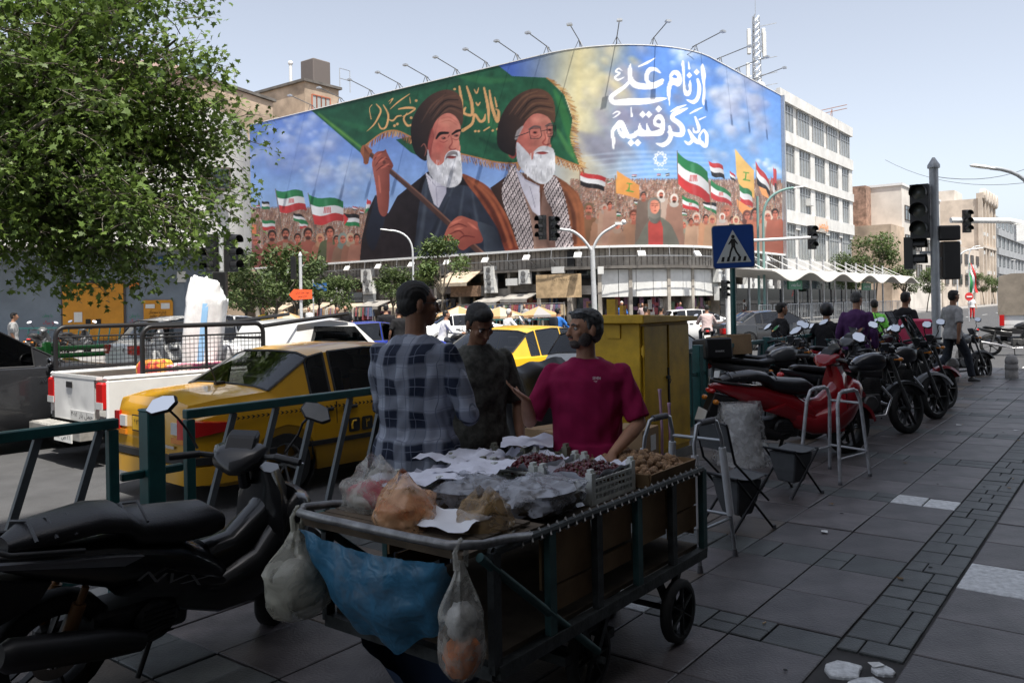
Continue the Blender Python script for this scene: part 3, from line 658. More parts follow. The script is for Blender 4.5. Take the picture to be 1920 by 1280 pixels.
for pts in (B3([(930,920),(990,880)]),B3([(960,990),(1040,930)]),B3([(990,1060),(1080,1010)]),B3([(960,1150),(980,1350)])): shade(pts,[2,4,2],(216,112,86),.7,2)
blob(*B3([(1025,990)])[0],4,5,(60,40,36)); blob(*B3([(1025,990)])[0],2,3,(110,40,40))
poly(B3([(740,860),(770,785),(830,800),(885,850),(850,900),(835,1000),(790,1010),(770,930)]),(150,86,52),1,True); 
for i in range(5): stroke(B3([(790,800),(790+i*16,900),(780+i*12,1000)]),1,(96,52,36),.9)
poly(A([(285,1190),(320,1100),(360,1050),(410,1020),(480,1040),(560,1080),(582,1150),(575,1215),(500,1235),(440,1275),(400,1260),(385,1210),(320,1205)]),(190,98,76),1,True,(140,62,52),50)
for pts in (A([(330,1110),(400,1080),(460,1100)]),A([(330,1160),(400,1130),(440,1160)]),A([(390,1210),(440,1170),(520,1180)])): shade(pts,[1,2.5,1.5],(104,32,30),.9,1)
for pts in (A([(350,1075),(420,1045)]),A([(370,1120),(430,1110)]),A([(470,1070),(540,1120)])): shade(pts,[2,4.5,2],(226,120,92),.75,2)
poly(A([(540,1070),(620,1085),(680,1130),(720,1290),(600,1290),(585,1200)]),(74,84,98),1,True,(40,46,60),0)
def head(tur,face,ear,beard,tone):
    poly(ear,(176,76,64),1,True,(120,44,42),0); poly(face,(206,124,102),1,True,(178,88,76),180,.08); poly(tur,(30,24,28),1,True,tone,-25)
head(A([(45,450),(45,330),(90,220),(170,130),(260,82),(335,75),(395,105),(424,160),(434,240),(432,310),(418,345),(395,300),(365,266),(325,250),(278,262),(222,320),(185,420),(168,500),(162,600),(120,595),(72,545)]),A([(172,440),(220,320),(280,258),(345,250),(398,300),(414,350),(412,400),(402,440),(412,520),(390,600),(300,650),(230,650),(172,560)]),A([(116,500),(130,465),(158,466),(172,510),(166,585),(142,602),(120,560)]),None,(96,64,50))
blob(*A([(300,310)])[0],20,12,(232,150,120),.6,1); blob(*A([(260,500)])[0],14,18,(170,60,54),.55,1); blob(*A([(250,520)])[0],8,10,(216,110,90),.5,1); blob(*A([(365,470)])[0],7,12,(226,134,108),.6,1); poly(A([(172,440),(200,360),(215,420),(200,500),(190,600),(168,560)]),(140,50,46),.6)
for pts in (A([(180,250),(280,140),(380,120)]),A([(200,300),(300,180),(410,190)]),A([(240,290),(330,215),(420,250)]),A([(120,320),(200,190),(300,110)])): shade(pts,[1,3.5,2],(120,82,62),.5,2)
for pts in (A([(190,275),(290,160),(395,150)]),A([(220,300),(320,200),(420,220)])): shade(pts,[1,2,1.5],(20,14,18),.8,1.5)
stroke(A([(232,440),(262,402),(320,398)]),[3,6,4],(28,18,20),1,True,1); stroke(A([(352,408),(385,385),(412,378)]),[3,5,4],(28,18,20),1,True,1)
for ex,ey in ((288,437),(382,418)): blob(*A([(ex,ey)])[0],6,3.2,(120,50,46),.9,.5); blob(*A([(ex,ey)])[0],3.4,1.9,(40,24,24),1,.3); blob(*A([(ex-6,ey-2)])[0],.9,.8,(220,190,180),1,.5); shade(A([(ex-30,ey+22),(ex,ey+32),(ex+28,ey+18)]),[1,1.6,1],(130,48,44),.8,1)
shade(A([(340,420),(352,470),(330,508),(352,524),(380,515)]),[1,2,3,2.4,1.5],(140,48,44),.8,1.5); shade(A([(330,415),(320,430)]),[2,2],(120,40,40),.7,1)
for pts in (A([(270,290),(330,280),(390,320)]),A([(262,320),(330,305),(395,345)])): shade(pts,[.5,1.2,.5],(160,70,60),.7,1)
poly(A([(168,520),(190,590),(240,640),(285,620),(300,565),(335,532),(390,530),(415,560),(425,680),(418,760),(375,800),(320,806),(260,782),(200,730),(165,650)]),(222,222,226),1,True,(160,160,170),180,.18)
r=random.Random(8)
for i in range(60):
    x=r.uniform(180,415); y=r.uniform(600,770); stroke(A([(x,y),(x+r.uniform(-4,10),y+r.uniform(25,50))]),[1.0,.4],r.choice(((250,250,250),(190,190,200),(150,150,162),(236,236,240))),.75)
poly(A([(300,600),(315,555),(345,535),(385,540),(395,575),(372,560),(335,570)]),(120,110,112),.85); blob(*A([(345,580)])[0],10,3.4,(150,50,50),1,.4); stroke(A([(308,582),(345,574),(380,574)]),1.2,(80,26,28))
shade(A([(120,500),(140,480),(158,520),(145,570)]),[1,2,2,1],(226,120,100),.6,1)
# --- second figure
poly(A([(636,810),(700,765),(760,720),(830,690),(1120,715),(1210,770),(1295,850),(1335,950),(1352,1270),(860,1290),(760,1010)]),(58,42,40),1,False,(150,84,44),0,.12)
for pts in (A([(1180,800),(1260,900),(1300,1200)]),A([(1220,800),(1310,930),(1335,1200)])): shade(pts,[2,7,9],(176,100,52),.55)
shade(A([(1200,860),(1260,1000),(1270,1220)]),[3,8,8],(84,44,32),.7)
poly(A([(870,810),(960,980),(1010,1030),(1030,820),(1070,900),(1110,1000),(1140,1290),(950,1290),(930,1010)]),(150,116,100),1,False,(116,84,74),0,.1)
shade(A([(980,1010),(1040,1130),(1080,1260)]),[2,5,5],(96,68,60),.7); shade(A([(930,960),(960,1100),(970,1250)]),[3,6,6],(176,140,120),.5)
poly(A([(815,640),(900,745),(1005,795),(1012,1030),(955,985),(880,830)]),(214,210,222),1,False,(176,174,192),180); stroke(A([(935,800),(975,960)]),1.2,(140,138,158)); stroke(A([(840,690),(910,760),(1005,800)]),1.4,(150,146,166)); blob(*A([(975,890)])[0],1.4,1.4,(150,148,160))
def scarf(pts):
    p=smoothpts(A(pts),5); sl,m=pmask(p); X=XX[sl];Y=YY[sl]
    u=(X*.62+Y*.38)/5.6; v=(X*.95-Y*.30)/4.6
    g=((np.abs(u-np.round(u))<.11)|(np.abs(v-np.round(v))<.12))[...,None]
    c=np.where(g,C((52,42,52)),C((205,190,190))*(.82+.3*TEX[sl][...,None])); m=m[...,None]; IMG[sl]=IMG[sl]*(1-m)+c*m
scarf([(815,635),(850,760),(900,900),(940,1050),(958,1290),(865,1290),(800,1090),(742,960),(724,810),(760,715)]); scarf([(1040,790),(1118,722),(1180,830),(1222,1000),(1258,1290),(1140,1290),(1105,1000),(1062,900)])
head(A([(690,480),(688,380),(720,270),(790,160),(880,92),(970,66),(1050,82),(1102,135),(1122,210),(1126,285),(1112,322),(1060,272),(985,252),(925,285),(875,360),(835,460),(822,565),(772,560),(720,530)]),A([(822,470),(870,360),(925,278),(990,250),(1060,272),(1095,320),(1108,400),(1085,450),(1096,520),(1075,600),(960,610),(890,600),(835,560)]),A([(755,490),(785,455),(830,470),(836,560),(802,592),(766,552)]),None,(112,74,52))
for pts in (A([(820,260),(930,130),(1050,120)]),A([(860,290),(960,180),(1090,180)]),A([(900,290),(1000,220),(1110,240)]),A([(780,260),(880,130),(990,85)])): shade(pts,[1,4,2],(140,96,66),.5,2)
for pts in (A([(840,275),(945,150),(1070,145)]),A([(880,290),(980,200),(1105,210)])): shade(pts,[1,2,1.5],(30,20,20),.8,1.5)
blob(*A([(1000,300)])[0],22,9,(228,150,124),.6,1); blob(*A([(905,450)])[0],12,16,(216,106,90),.6,1); blob(*A([(1065,430)])[0],8,12,(232,136,112),.65,1)
shade(A([(830,440),(850,390),(880,350)]),[5,8,3],(176,170,172),.8,2)
poly(A([(835,470),(875,500),(930,560),(952,600),(970,540),(1015,500),(1070,500),(1112,525),(1122,600),(1116,700),(1065,770),(1005,776),(925,725),(862,655),(836,580)]),(226,226,230),1,True,(186,186,194),180,.16)
for i in range(70):
    x=r.uniform(850,1110); y=r.uniform(540,730); stroke(A([(x,y),(x+r.uniform(-6,8),y+r.uniform(25,50))]),[1.0,.4],r.choice(((250,250,250),(196,196,204),(150,150,160),(238,238,242))),.75)
blob(*A([(1025,548)])[0],12,3.4,(170,60,56),1,.4); stroke(A([(978,552),(1030,540),(1070,548)]),1.2,(90,30,30)); poly(A([(960,545),(1010,500),(1075,500),(1090,530),(1020,525)]),(200,198,200),.9)
stroke(A([(925,372),(965,350),(1010,352)]),[2,4,3],(96,80,80),.9,True,1); stroke(A([(1055,345),(1085,330),(1105,335)]),[3,4,2],(96,80,80),.9,True,1)
for ex,ey in ((972,395),(1082,375)): blob(*A([(ex,ey)])[0],6,3.4,(140,60,54),.9,.5); blob(*A([(ex,ey)])[0],3.2,2,(44,28,28),1,.3); shade(A([(ex-26,ey+22),(ex,ey+32),(ex+26,ey+20)]),[1,1.4,1],(140,56,50),.8,1)
for pts in ([(930,380),(945,365),(1015,362),(1022,420),(1005,440),(940,440),(930,380)],[(1060,355),(1070,345),(1125,345),(1132,400),(1118,425),(1070,425),(1060,355)]): stroke(A(pts),1.3,(56,48,54),.95)
stroke(A([(825,430),(932,390)]),1.6,(52,44,48)); stroke(A([(1020,385),(1060,375)]),1.3,(52,44,48))
shade(A([(1040,390),(1052,440),(1030,470),(1052,488),(1080,480)]),[1,2,3,2.4,1.5],(150,56,50),.8,1.5)
# --- white lettering
oT=(1130,90);T=lambda p:zz(oT,k3,p); WT=(244,245,250)
def glyph(pts,hole=None):
    p=T(pts); sl,m=pmask(smoothpts(p,4))
    if hole:
        s2,m2=pmask(smoothpts(T(hole),4)); full=np.zeros((PH,PW),np.float32); full[sl]=m; full[s2]=np.clip(full[s2]-m2,0,1); m=full[sl]
    m=m[...,None]; IMG[sl]=IMG[sl]*(1-m)+C(WT)*m
def st_(pts,wd): stroke(T(pts),[x*k3 for x in wd],WT,1,True)
def dia(x,y,q=36): poly(T([(x,y-q*1.15),(x+q,y),(x,y+q*1.05),(x-q,y)]),WT,1,False)
glyph([(1178,232),(1204,192),(1238,320),(1228,420),(1236,570),(1216,690),(1194,640),(1204,480),(1184,340)])
dia(1128,292); st_([(1140,380),(1160,470),(1145,590),(1090,650),(1005,622)],[30,44,46,50,6])
glyph([(945,190),(968,148),(984,230),(988,440),(1010,515),(1036,500),(1032,440),(1050,385),(1066,470),(1052,560),(1000,578),(968,520),(958,300)])
dia(1040,330,34); st_([(1030,170),(1040,250)],[10,22])
glyph([(800,330),(840,275),(905,275),(945,335),(948,420),(905,466),(855,445),(828,462),(812,560),(808,704),(792,640),(768,520),(785,430),(800,390)],[(835,345),(862,320),(890,340),(888,365),(850,360)])
st_([(690,300),(640,262),(570,260),(530,320),(535,400),(600,440),(715,390)],[16,40,56,50,44,50,40]); st_([(700,420),(600,462),(480,462),(385,440),(335,370),(325,270),(338,185)],[50,66,74,76,60,50,6])
st_([(335,390),(260,470),(150,545),(98,600),(140,655),(300,648),(520,640),(690,618),(775,605)],[30,44,50,52,60,82,76,46,4])
st_([(230,275),(190,248),(158,285),(205,305),(150,352),(185,385),(260,350)],[8,18,22,20,24,26,4]); st_([(430,225),(530,180),(630,122)],[14,30,8])
st_([(1215,985),(1250,1050),(1238,1175),(1180,1140),(1160,1060),(1205,990)],[26,40,46,40,26,24]); st_([(1190,1140),(1110,1110),(1030,985)],[50,56,24]); st_([(1060,1050),(1075,1110),(1030,1150),(985,1120)],[30,40,40,14])
st_([(1110,830),(1150,940),(1150,1000),(1100,1010),(1085,960)],[22,44,30,26,10]); st_([(1195,715),(1120,750),(1045,790)],[8,26,10]); st_([(1240,825),(1160,860)],[8,20])
st_([(1000,685),(900,722),(815,765)],[10,34,10]); st_([(1015,725),(920,765),(850,800),(840,850),(910,900),(955,960),(950,1035),(880,1040),(790,1010)],[16,54,56,52,58,62,60,50,30])
st_([(800,945),(820,1040),(790,1120),(720,1165),(640,1145)],[30,54,56,54,6])
glyph([(605,880),(640,810),(700,800),(742,860),(748,960),(720,1040),(640,1060),(520,1060),(430,1055),(380,1000),(420,1000),(440,900),(470,960),(520,990),(525,900),(555,960),(590,1000),(690,970),(660,950),(620,930)],[(640,880),(668,858),(700,880),(690,910),(655,905)])
dia(672,735,40); dia(480,800,40); dia(555,800,40); dia(340,1140,42); dia(420,1140,42)
st_([(430,1000),(380,1050),(310,1060),(270,1000),(220,900),(175,930),(120,1000),(130,1120),(128,1225)],[44,60,56,60,64,60,40,40,6]); glyph([(170,960),(210,880),(280,960),(270,1080),(210,1060)],[(205,975),(225,950),(250,985),(235,1010)])
st_([(340,715),(350,820)],[10,22]); st_([(120,795),(170,765),(205,780),(160,820),(125,840)],[8,20,22,16,6])
# emblem under the lettering
cx,cy=1238,298
for i in range(10):
    a=2*PI*i/10; b_=2*PI*(i+3)/10; stroke([(cx+12.5*math.cos(a),cy+14*math.sin(a)),(cx+12.5*math.cos(b_),cy+14*math.sin(b_))],1.1,(236,240,248),.9)
    stroke([(cx+13*math.cos(a),cy+14.5*math.sin(a)),(cx+10*math.cos(a+.314),cy+11*math.sin(a+.314)),(cx+13*math.cos(a+.628),cy+14.5*math.sin(a+.628))],1.2,(236,240,248),.95)
for i in range(6): stroke([(1226+i*4.4,316+(i%2)*1.5),(1228+i*4.4,318.5),(1230+i*4.4,317)],1.1,(236,240,248),.85)
# --- grid mesh carrying the print
IMG=np.clip(IMG*(1+.16*(TEX[...,None]-.5)+.05*(vnoise(40,33,4)[...,None]-.5)),0,1); LINIMG=np.where(IMG<=.04045,IMG/12.92,((IMG+.055)/1.055)**2.4)
def grid_print(name,nd,nzv,d0,d1,z0,z1,off,m,parent=None):
    ds=np.linspace(d0,d1,nd); pts=np.array([path(d,off) for d in ds]); zs=np.linspace(z0,z1,nzv)
    X=sa*pts[:,0]-ca*pts[:,1]; Y=ca*pts[:,0]+sa*pts[:,1]
    # printed layout, surveyed from the photograph, as a function of the sheet's own length and height
    PX=np.repeat(X[None,:],nzv,0); PY=np.repeat(Y[None,:],nzv,0); PZ=np.repeat(zs[:,None],nd,1)
    u=PX/PY*F; v=(PZ-H)/PY*F; dx=math.cos(RHO)*u+math.sin(RHO)*v; dy=-math.sin(RHO)*u+math.cos(RHO)*v
    ix=(960+dx-OX)*SSC; iy=(640-(dy-SH)-OY)*SSC
    ix=np.clip(ix,0,PW-1.01); iy=np.clip(iy,0,PH-1.01); x0=ix.astype(int); y0=iy.astype(int); fx=(ix-x0)[...,None]; fy=(iy-y0)[...,None]
    col=(LINIMG[y0,x0]*(1-fx)+LINIMG[y0,x0+1]*fx)*(1-fy)+(LINIMG[y0+1,x0]*(1-fx)+LINIMG[y0+1,x0+1]*fx)*fy
    co_=np.stack([PX,PY,PZ],-1).reshape(-1,3).astype(np.float32)
    me=bpy.data.meshes.new(name); nq=(nd-1)*(nzv-1); me.vertices.add(nd*nzv); me.vertices.foreach_set('co',co_.ravel())
    j,i=np.mgrid[0:nzv-1,0:nd-1]; a=(j*nd+i).ravel(); idx=np.stack([a,a+1,a+nd+1,a+nd],-1).astype(np.int32)
    me.loops.add(nq*4); me.loops.foreach_set('vertex_index',idx.ravel()); me.polygons.add(nq); me.polygons.foreach_set('loop_start',np.arange(0,nq*4,4,dtype=np.int32))
    me.update(calc_edges=True); at=me.color_attributes.new('print','FLOAT_COLOR','POINT')
    at.data.foreach_set('color',np.concatenate([(lambda q:(q*.80+q.mean(1,keepdims=True)*.20)**1.06*.84)(col.reshape(-1,3)),np.ones((nd*nzv,1))],1).astype(np.float32).ravel()); me.materials.append(m); me.shade_smooth()
    return link(name,me,parent)
m_print=mat('printed_vinyl',(.5,.5,.5),.5,spec=.25)
n_=m_print.node_tree; va=n_.nodes.new('ShaderNodeVertexColor'); va.layer_name='print'; n_.links.new(va.outputs[0],n_.nodes['Principled BSDF'].inputs['Base Color'])
mural=thing('billboard','huge curved mural with two bearded men, green flag and white Persian lettering','billboard',W(S0+12,T0+12,ZB),ANG)
def mpart(o): o.matrix_parent_inverse=(Matrix.Translation(mural.location)@SM).inverted(); return o
mpart(grid_print('printed_sheet',900,330,0,LT,ZB,ZT,.42,m_print,mural))
b=MB(); strip(b,0,LT,ZB+.02,ZT-.03,.15,.36,100); mpart(b.build('backing',m_concd,mural))
b=MB(); strip(b,0,LT,ZB-.16,ZB-.01,.15,.62,100); mpart(b.build('bottom_edge',m_wsteel,mural))
b=MB(); strip(b,0,LT,ZT+.005,ZT+.06,.1,.46,100); mpart(b.build('top_edge',m_wsteel,mural))
b=MB(); strip(b,LT+.01,LT+.25,4.2,ZT,.1,.7,1); mpart(b.build('end_truss',m_steel,mural))
# floodlights on arms above the mural, each a thing of its own
m_armd=mat('dark_galvanised',(.16,.165,.17),.5,.5)
def arm_lamp(px):
    d=dline(px); p0=path3(d,ZT+.05,.1); n_=(path3(d,0,1)-path3(d,0,0)); t_=(path3(d+.1,0)-path3(d-.1,0)).normalized()
    root=thing('mural_floodlight','steel arm floodlight on the mural top, near photo column %d'%px,'floodlight',p0,0,'floodlights along the top of the mural')
    h=MB(); h.tube([n_*-.3+UP*0,UP*.65],.03,5); h.tube([t_*.35,UP*.65],.025,5); h.tube([t_*-.35,UP*.65],.025,5); h.tube([n_*-1.0+UP*.1,UP*.65],.025,5); h.build('bracket',m_armd,root)
    h=MB(); h.tube([UP*.55-n_*.3,UP*1.0+n_*2.1],.035,6); h.build('arm',m_armd,root)
    h=MB(); c=UP*.98+n_*2.2; M=frame(c,t_,n_); h.M=M; h.box((0,0,0),(.36,.28,.10)); h.box((0,.02,-.07),(.3,.2,.04)); h.build('lamp_head',m_steel,root)
    return root
order=['first','second','third','fourth','fifth','sixth','seventh','eighth','ninth','tenth','eleventh','twelfth','thirteenth']
for i,px in enumerate((585,640,697,750,802,858,914,972,1030,1090,1160,1228,1306,1352,1386,1420)):
    o=arm_lamp(px); names=order+['third from right','second from right','rightmost']
    o['label']='%s steel arm floodlight from the left along the mural top'%order[i] if i<13 else ('%s steel arm floodlight on the mural top edge'%names[i])
# row of small floodlights on brackets under the mural
b=MB(); strip(b,2,LT-3,4.73,4.77,.9,.94,90); wpart(b,'lamp_rail',m_steel,bb_)
k=0
for i in range(30):
    d=3+i*(LT-7)/29; p=path3(d,4.75,.05); n_=(path3(d,0,1)-path3(d,0,0)); t_=(path3(d+.1,0)-path3(d-.1,0)).normalized()
    h=MB(); h.tube([p+UP*.7+n_*.8,p+n_*.9],.018,5); h.tube([p+n_*0,p+n_*.9],.016,5); h.tube([p-UP*.45,p+n_*.9],.016,5); wpart(h,'bracket',m_steel,bb_)
    if i%2==0:
        h=MB(); h.M=frame(p+n_*1.15+UP*.12,t_,(n_*.6-UP*.8)); h.box((0,0,0),(.5,.42,.12)); wpart(h,'small_floodlight',m_wsteel,bb_)
# ================================================================== other buildings
m_pink=mat('pink_cornice',(.52,.36,.31),.8,var=.15,vscale=1)
m_gwall=mat('blue_grey_wall',(.20,.24,.29),.8,var=.12,vscale=.8)
m_ochre=mat('ochre_metal',(.60,.26,.02),.55,var=.12,vscale=1.5)
m_brown=mat('brown_stained_plaster',(.40,.31,.23),.9,var=.4,vscale=.25,bump=.2,bscale=3,detail=12)
m_tan=mat('tan_plaster',(.50,.43,.36),.9,var=.2,vscale=.3,detail=9)
m_beige=mat('beige_plaster',(.56,.52,.47),.9,var=.2,vscale=.25,detail=10)
m_grey=mat('grey_cladding',(.32,.33,.34),.7,var=.12,vscale=.4)
m_wframe=mat('dark_window_frame',(.09,.07,.06),.6)
m_paper=mat('paper_notice',(.72,.72,.70),.8,var=.1,vscale=30)
m_inkr=mat('red_paint_lettering',(.55,.03,.05),.7); m_inkg=mat('green_paint_lettering',(.03,.28,.14),.7); m_inkk=mat('black_paint_lettering',(.015,.015,.015),.7); m_inkw=mat('white_lettering',(.8,.8,.8),.6); m_inkb=mat('blue_lettering',(.03,.2,.5),.6)
# left corner building with rounded upper floors
lb=thing('rounded_corner_building','white rounded corner building with blue grey ground floor and ochre doors','building',(-20,40,0),0)
def lpart(mb,name,m,parent=None,**k):
    o=mb.build(name,m,parent or lb,**k)
    if parent is None or parent==lb: o.matrix_parent_inverse=Matrix.Translation((20,-40,0))
    return o
def plan(pts,z0,z1,inner=(-24,62)):
    b=MB(); n=len(pts); b.prism([(x,y) for x,y in pts]+[(pts[-1][0]/pts[-1][1]*70-.3,70),(-60,70)],z0,z1,'z'); return b
def xp(px,Y): return uw(px,560)[0]/F*Y
up=[(xp(-330,33),33),(xp(0,36.2),36.2),(xp(300,38),38),(xp(365,39),39),(xp(410,40.2),40.2),(xp(440,41.7),41.7),(xp(459,43.6),43.6),(xp(469,46),46),(xp(473.5,49.5),49.5),(xp(473.5,54),54)]
lpart(plan(up,4.75,11.35),'upper_floors',m_whitep,smooth=40)
lpart(plan([(x,y+.12) for x,y in up[:3]]+[(xp(345,39.0),39.0),(xp(347,48),48)],11.3,12.75),'parapet',m_pink)
lpart(plan([(x-.0,y-.3) for x,y in up[:3]]+[(xp(350,38.6),38.6),(xp(353,48),48)],12.75,13.0),'cornice',m_pink)
lo=[(xp(-330,36.5),36.5),(xp(0,39.4),39.4),(xp(346,41.2),41.2),(xp(398,45),45),(xp(400,54),54)]
lpart(plan(lo,0,4.78),'ground_floor_wall',m_gwall)
lpart(plan([(x,y-.25) for x,y in up[:-1]]+[up[-1]],4.6,4.752),'eaves',m_whitep)
def LY(px): # depth of the ground floor wall at a photo column
    return 39.4+(41.2-39.4)*(px-0)/346
def wallbox(x0,x1,y0,y1,th,name,m,proud=.05,parent=None):
    a=P(x0,y1,LY(x0)-proud); c=P(x1,y0,LY(x1)-proud); bb=MB(); dx=(c.x-a.x); d=Vector((c.x-a.x,c.y-a.y,0)); L=d.length; ang=math.atan2(d.y,d.x)
    z0,z1=a.z,c.z; bb.M=Matrix.Translation(((a.x+c.x)/2,(a.y+c.y)/2,0))@Matrix.Rotation(ang,4,'Z'); bb.box((0,0,(z0+z1)/2),(L,th,z1-z0)); return lpart(bb,name,m),bb.M,(z0+z1)/2
wallbox(116,235,528,640,.12,'door_frame',mat('door_frame_dark',(.10,.09,.09),.6),.03)
wallbox(119,174.5,531,638,.1,'door',m_ochre,.1); wallbox(175.5,231,531,638,.1,'door',m_ochre,.1)
for x in (166,185): wallbox(x-5,x+4,598,607,.05,'door_vent',m_inkk,.16)
wallbox(139,154,585,604,.03,'notice',m_paper,.17); wallbox(243,261,530,542,.06,'orange_plate',mat('orange_plate',(.75,.22,.03),.6),.06)
wallbox(270,324,562,607,.1,'notice_board',m_ochre,.07); wallbox(273,290,570,578,.03,'torn_paper',m_paper,.15); wallbox(302,318,568,579,.03,'torn_paper',m_paper,.15)
for s,x,y,wp,m in (('پا وطن',89,592,17,m_inkg),('یا مرگ',91,605,18,m_inkr),('یا وطن',252,592,17,m_inkg),('یا مرگ',253,602,18,m_inkr),('فردای ما ستمدیدگان',295,585,30,m_inkk),('استای مقاوم',296,593,28,m_inkk)):
    Y=LY(x)-(.14 if 270<x<324 else .06); c=P(x,y,Y); o=text(s,wp/F*Y,m,lb,frame(c,(LY(346)*0+xp(346,41.2)-xp(0,39.4),1.8,0),(0,0,1)),height=8/F*Y,name='wall_lettering'); o.matrix_parent_inverse=Matrix.Translation((20,-40,0))
wallbox(333,348,509,529,.25,'meter_box',m_wsteel,.15)
o,_,_=wallbox(293,322,481,496,.06,'street_name_plate',mat('plate_blue',(.02,.09,.25),.5),.06)
c=P(307,488,LY(307)-.14); t_=text('ولیعصر',20/F*40,m_inkw,lb,frame(c,(xp(346,41.2)-xp(0,39.4),1.8,0),(0,0,1)),name='plate_lettering'); t_.matrix_parent_inverse=Matrix.Translation((20,-40,0))
# upper windows on the rounded building
for x0,x1,y0,y1 in ((384,433,318,358),(366,402,372,398),(150,205,330,380),(60,110,320,375),(232,282,330,380),(175,330,140,165)):
    Y=39.3 if x0<300 else 40.2; a=P(x0,y1,Y); c=P(x1,y0,Y); bb=MB(); bb.M=Matrix.Translation(((a.x+c.x)/2,Y-.35 if x0>300 else Y-1.2,(a.z+c.z)/2))@Matrix.Rotation(.42 if x0>360 else .1,4,'Z')
    Lw,Hw=(c.x-a.x),(c.z-a.z)
    for k in (-1,1): bb.box((k*Lw/2,0,0),(.09,.6,Hw)); 
    for k in (-1,1): bb.box((0,0,k*Hw/2),(Lw+.09,.6,.08))
    bb.box((0,-.05,0),(.06,.4,Hw)); w_=lpart(bb,'window',m_wframe); q=MB(); q.M=bb.M; q.box((0,-.12,0),(Lw,.35,Hw)); q.build('pane',m_pane,w_)
# brown party wall and rooftop room behind the mural
br=thing('brown_party_wall_building','brown stained plaster party wall rising behind the mural on the left','building',W(66,74),ANG)
tb=72; sA=PT(374,150,tb)[0]; sB=PT(575,215,tb)[0]; sM=PT(511,185,tb)[0]; zA=PT(380,147,tb)[1]; zB=PT(520,190,tb)[1]
def spart(mb,name,m,root,**k): return wpart(mb,name,m,root,**k)
b=MB(SM); b.prism([(sA,0),(sM,0),(sM,zB-.2),(sA,zA)],tb,tb+12,'y'); spart(b,'wall',m_brown,br)
b=MB(SM); b.prism([(sM,0),(sB+6,0),(sB+6,zB-3.6),(sM,zB-1.6)],tb-.2,tb+11,'y'); spart(b,'lower_wall',m_brown,br)
b=MB(SM); b.prism([(sA-.4,zA+.02),(sM+.3,zB-.18),(sM+.3,zB+.1),(sA-.4,zA+.3)],tb-.25,tb+12.2,'y'); spart(b,'coping',m_concd,br)
b=MB(SM); b.box((sA+.9,tb+.2,zA/2),(.25,.3,zA-1)); spart(b,'downpipe',m_concd,br)
b=MB(SM); c=(sA+1.3,tb+2); b.box((*c,zA+1.0),(1.7,1.7,1.6)); b.box((*c,zA+1.95),(2.0,2.0,.25)); spart(b,'rooftop_cooler',mat('cooler_green',(.28,.38,.38),.6),br)
b=MB(SM); b.tube([(sA+4.6,tb+1,zA-1),(sA+4.6,tb+1,zA+2.0),(sA+3.6,tb+1,zA+2.0)],.06,6); spart(b,'vent_pipe',m_steel,br)
rb=thing('rooftop_house','plaster rooftop storey with red framed windows and dark water tank above the mural','building',W(64,80),ANG)
ts=76.5; ss=PS(571,152,1)[0]*0; sC=PT(571,152,ts)[0]; zC=PT(571,152,ts)[1]; sD=PT(635,170,ts)[0]
b=MB(SM); b.box(((sC+sD)/2,ts+7,zC/2),(sD-sC,14,zC)); spart(b,'wall',m_brown,rb)
b=MB(SM); b.box(((sC+sD)/2,ts+7,zC+.1),(sD-sC+.6,14.6,.3)); spart(b,'roof_slab',m_concd,rb)
for i in range(4):
    for j in range(2):
        b=MB(SM); x=sC+1.0+i*(sD-sC-2.4)/4; L=(sD-sC-2.4)/4
        for k in (0,1): b.box((x+k*L,ts-.05,zC-2.2-j*1.9),(.12,.14,1.7))
        for k in (-1,1): b.box((x+L/2,ts-.05,zC-2.2-j*1.9+k*.85),(L,.14,.12))
        w_=spart(b,'window',mat('red_oxide_frame',(.42,.14,.08),.7),rb); q=MB(SM); q.box((x+L/2,ts-.02,zC-2.2-j*1.9),(L-.1,.04,1.6)); q.build('pane',mat('grey_panel',(.34,.35,.34),.6),w_)
b=MB(SM); x=PT(592,150,ts+2)[0]; b.box((x,ts+2,zC+1.8),(2.6,2.4,3.0)); spart(b,'water_tank',mat('tank_brown',(.13,.11,.10),.7),rb,bevel=.1)
b=MB(SM); b.tube([(sC+.4,ts+3,zC),(sC+.4,ts+3,zC+2.6)],.18,8); b.ball((sC+.4,ts+3,zC+2.7),.3,8,6); spart(b,'flue',m_wsteel,rb)
b=MB(SM); b.tube([(x+2,ts,zC),(x+2,ts,zC+2.6),(x+3.6,ts,zC+2.6),(x+3.6,ts,zC)],.06,5); b.tube([(x+2,ts,zC+1.4),(x+3.6,ts,zC+1.4)],.05,5); spart(b,'pipe_frame',m_steel,rb)
# roofs to the left of the tree gap: white stair tower
# far buildings down the right street
def PTs(px,T=T0): return PT(px,400,T)[0]
def ztop(px,py,T=T0): return PT(px,py,T)[1]
s1=PTs(1695); z1=ztop(1697,348)
fb=grid_building('beige_office','beige building with blank end wall beyond the white office',s1,PTs(1766),T0,40,z1,m_beige,4,[(4.5,6.2),(8.0,9.9),(11.8,13.7)] ,.55,mull=2,frame_m=m_wframe)
b=MB(); L=PTs(1766)-s1; b.box((0,20.25,z1+.15),(L+.3,40.3,.3)); b.build('coping',m_wsteel,fb)
b=MB(); b.box((-L/2-3.5,20,z1*.33),(7,40,z1*.66)); b.build('lower_wing',m_brown,fb)
b=MB(); b.box((-L/2-1.2,8,z1*.83),(2.6,8,z1*.35)); b.build('broken_brick_wall',mat('ragged_brick',(.25,.16,.12),.95,var=.5,vscale=1.5,bump=.6,bscale=6),fb)
s2=PTs(1839); z2=ztop(1839,372)
fb2=grid_building('tan_ornate_building','tan building with ornate arched street front farther down',s2,PTs(1863),T0,45,z2,m_tan,4,[(3.6,5.6),(7.2,9.4),(10.8,13.0),(14.4,16.6)],.5,mull=2,frame_m=m_wframe)
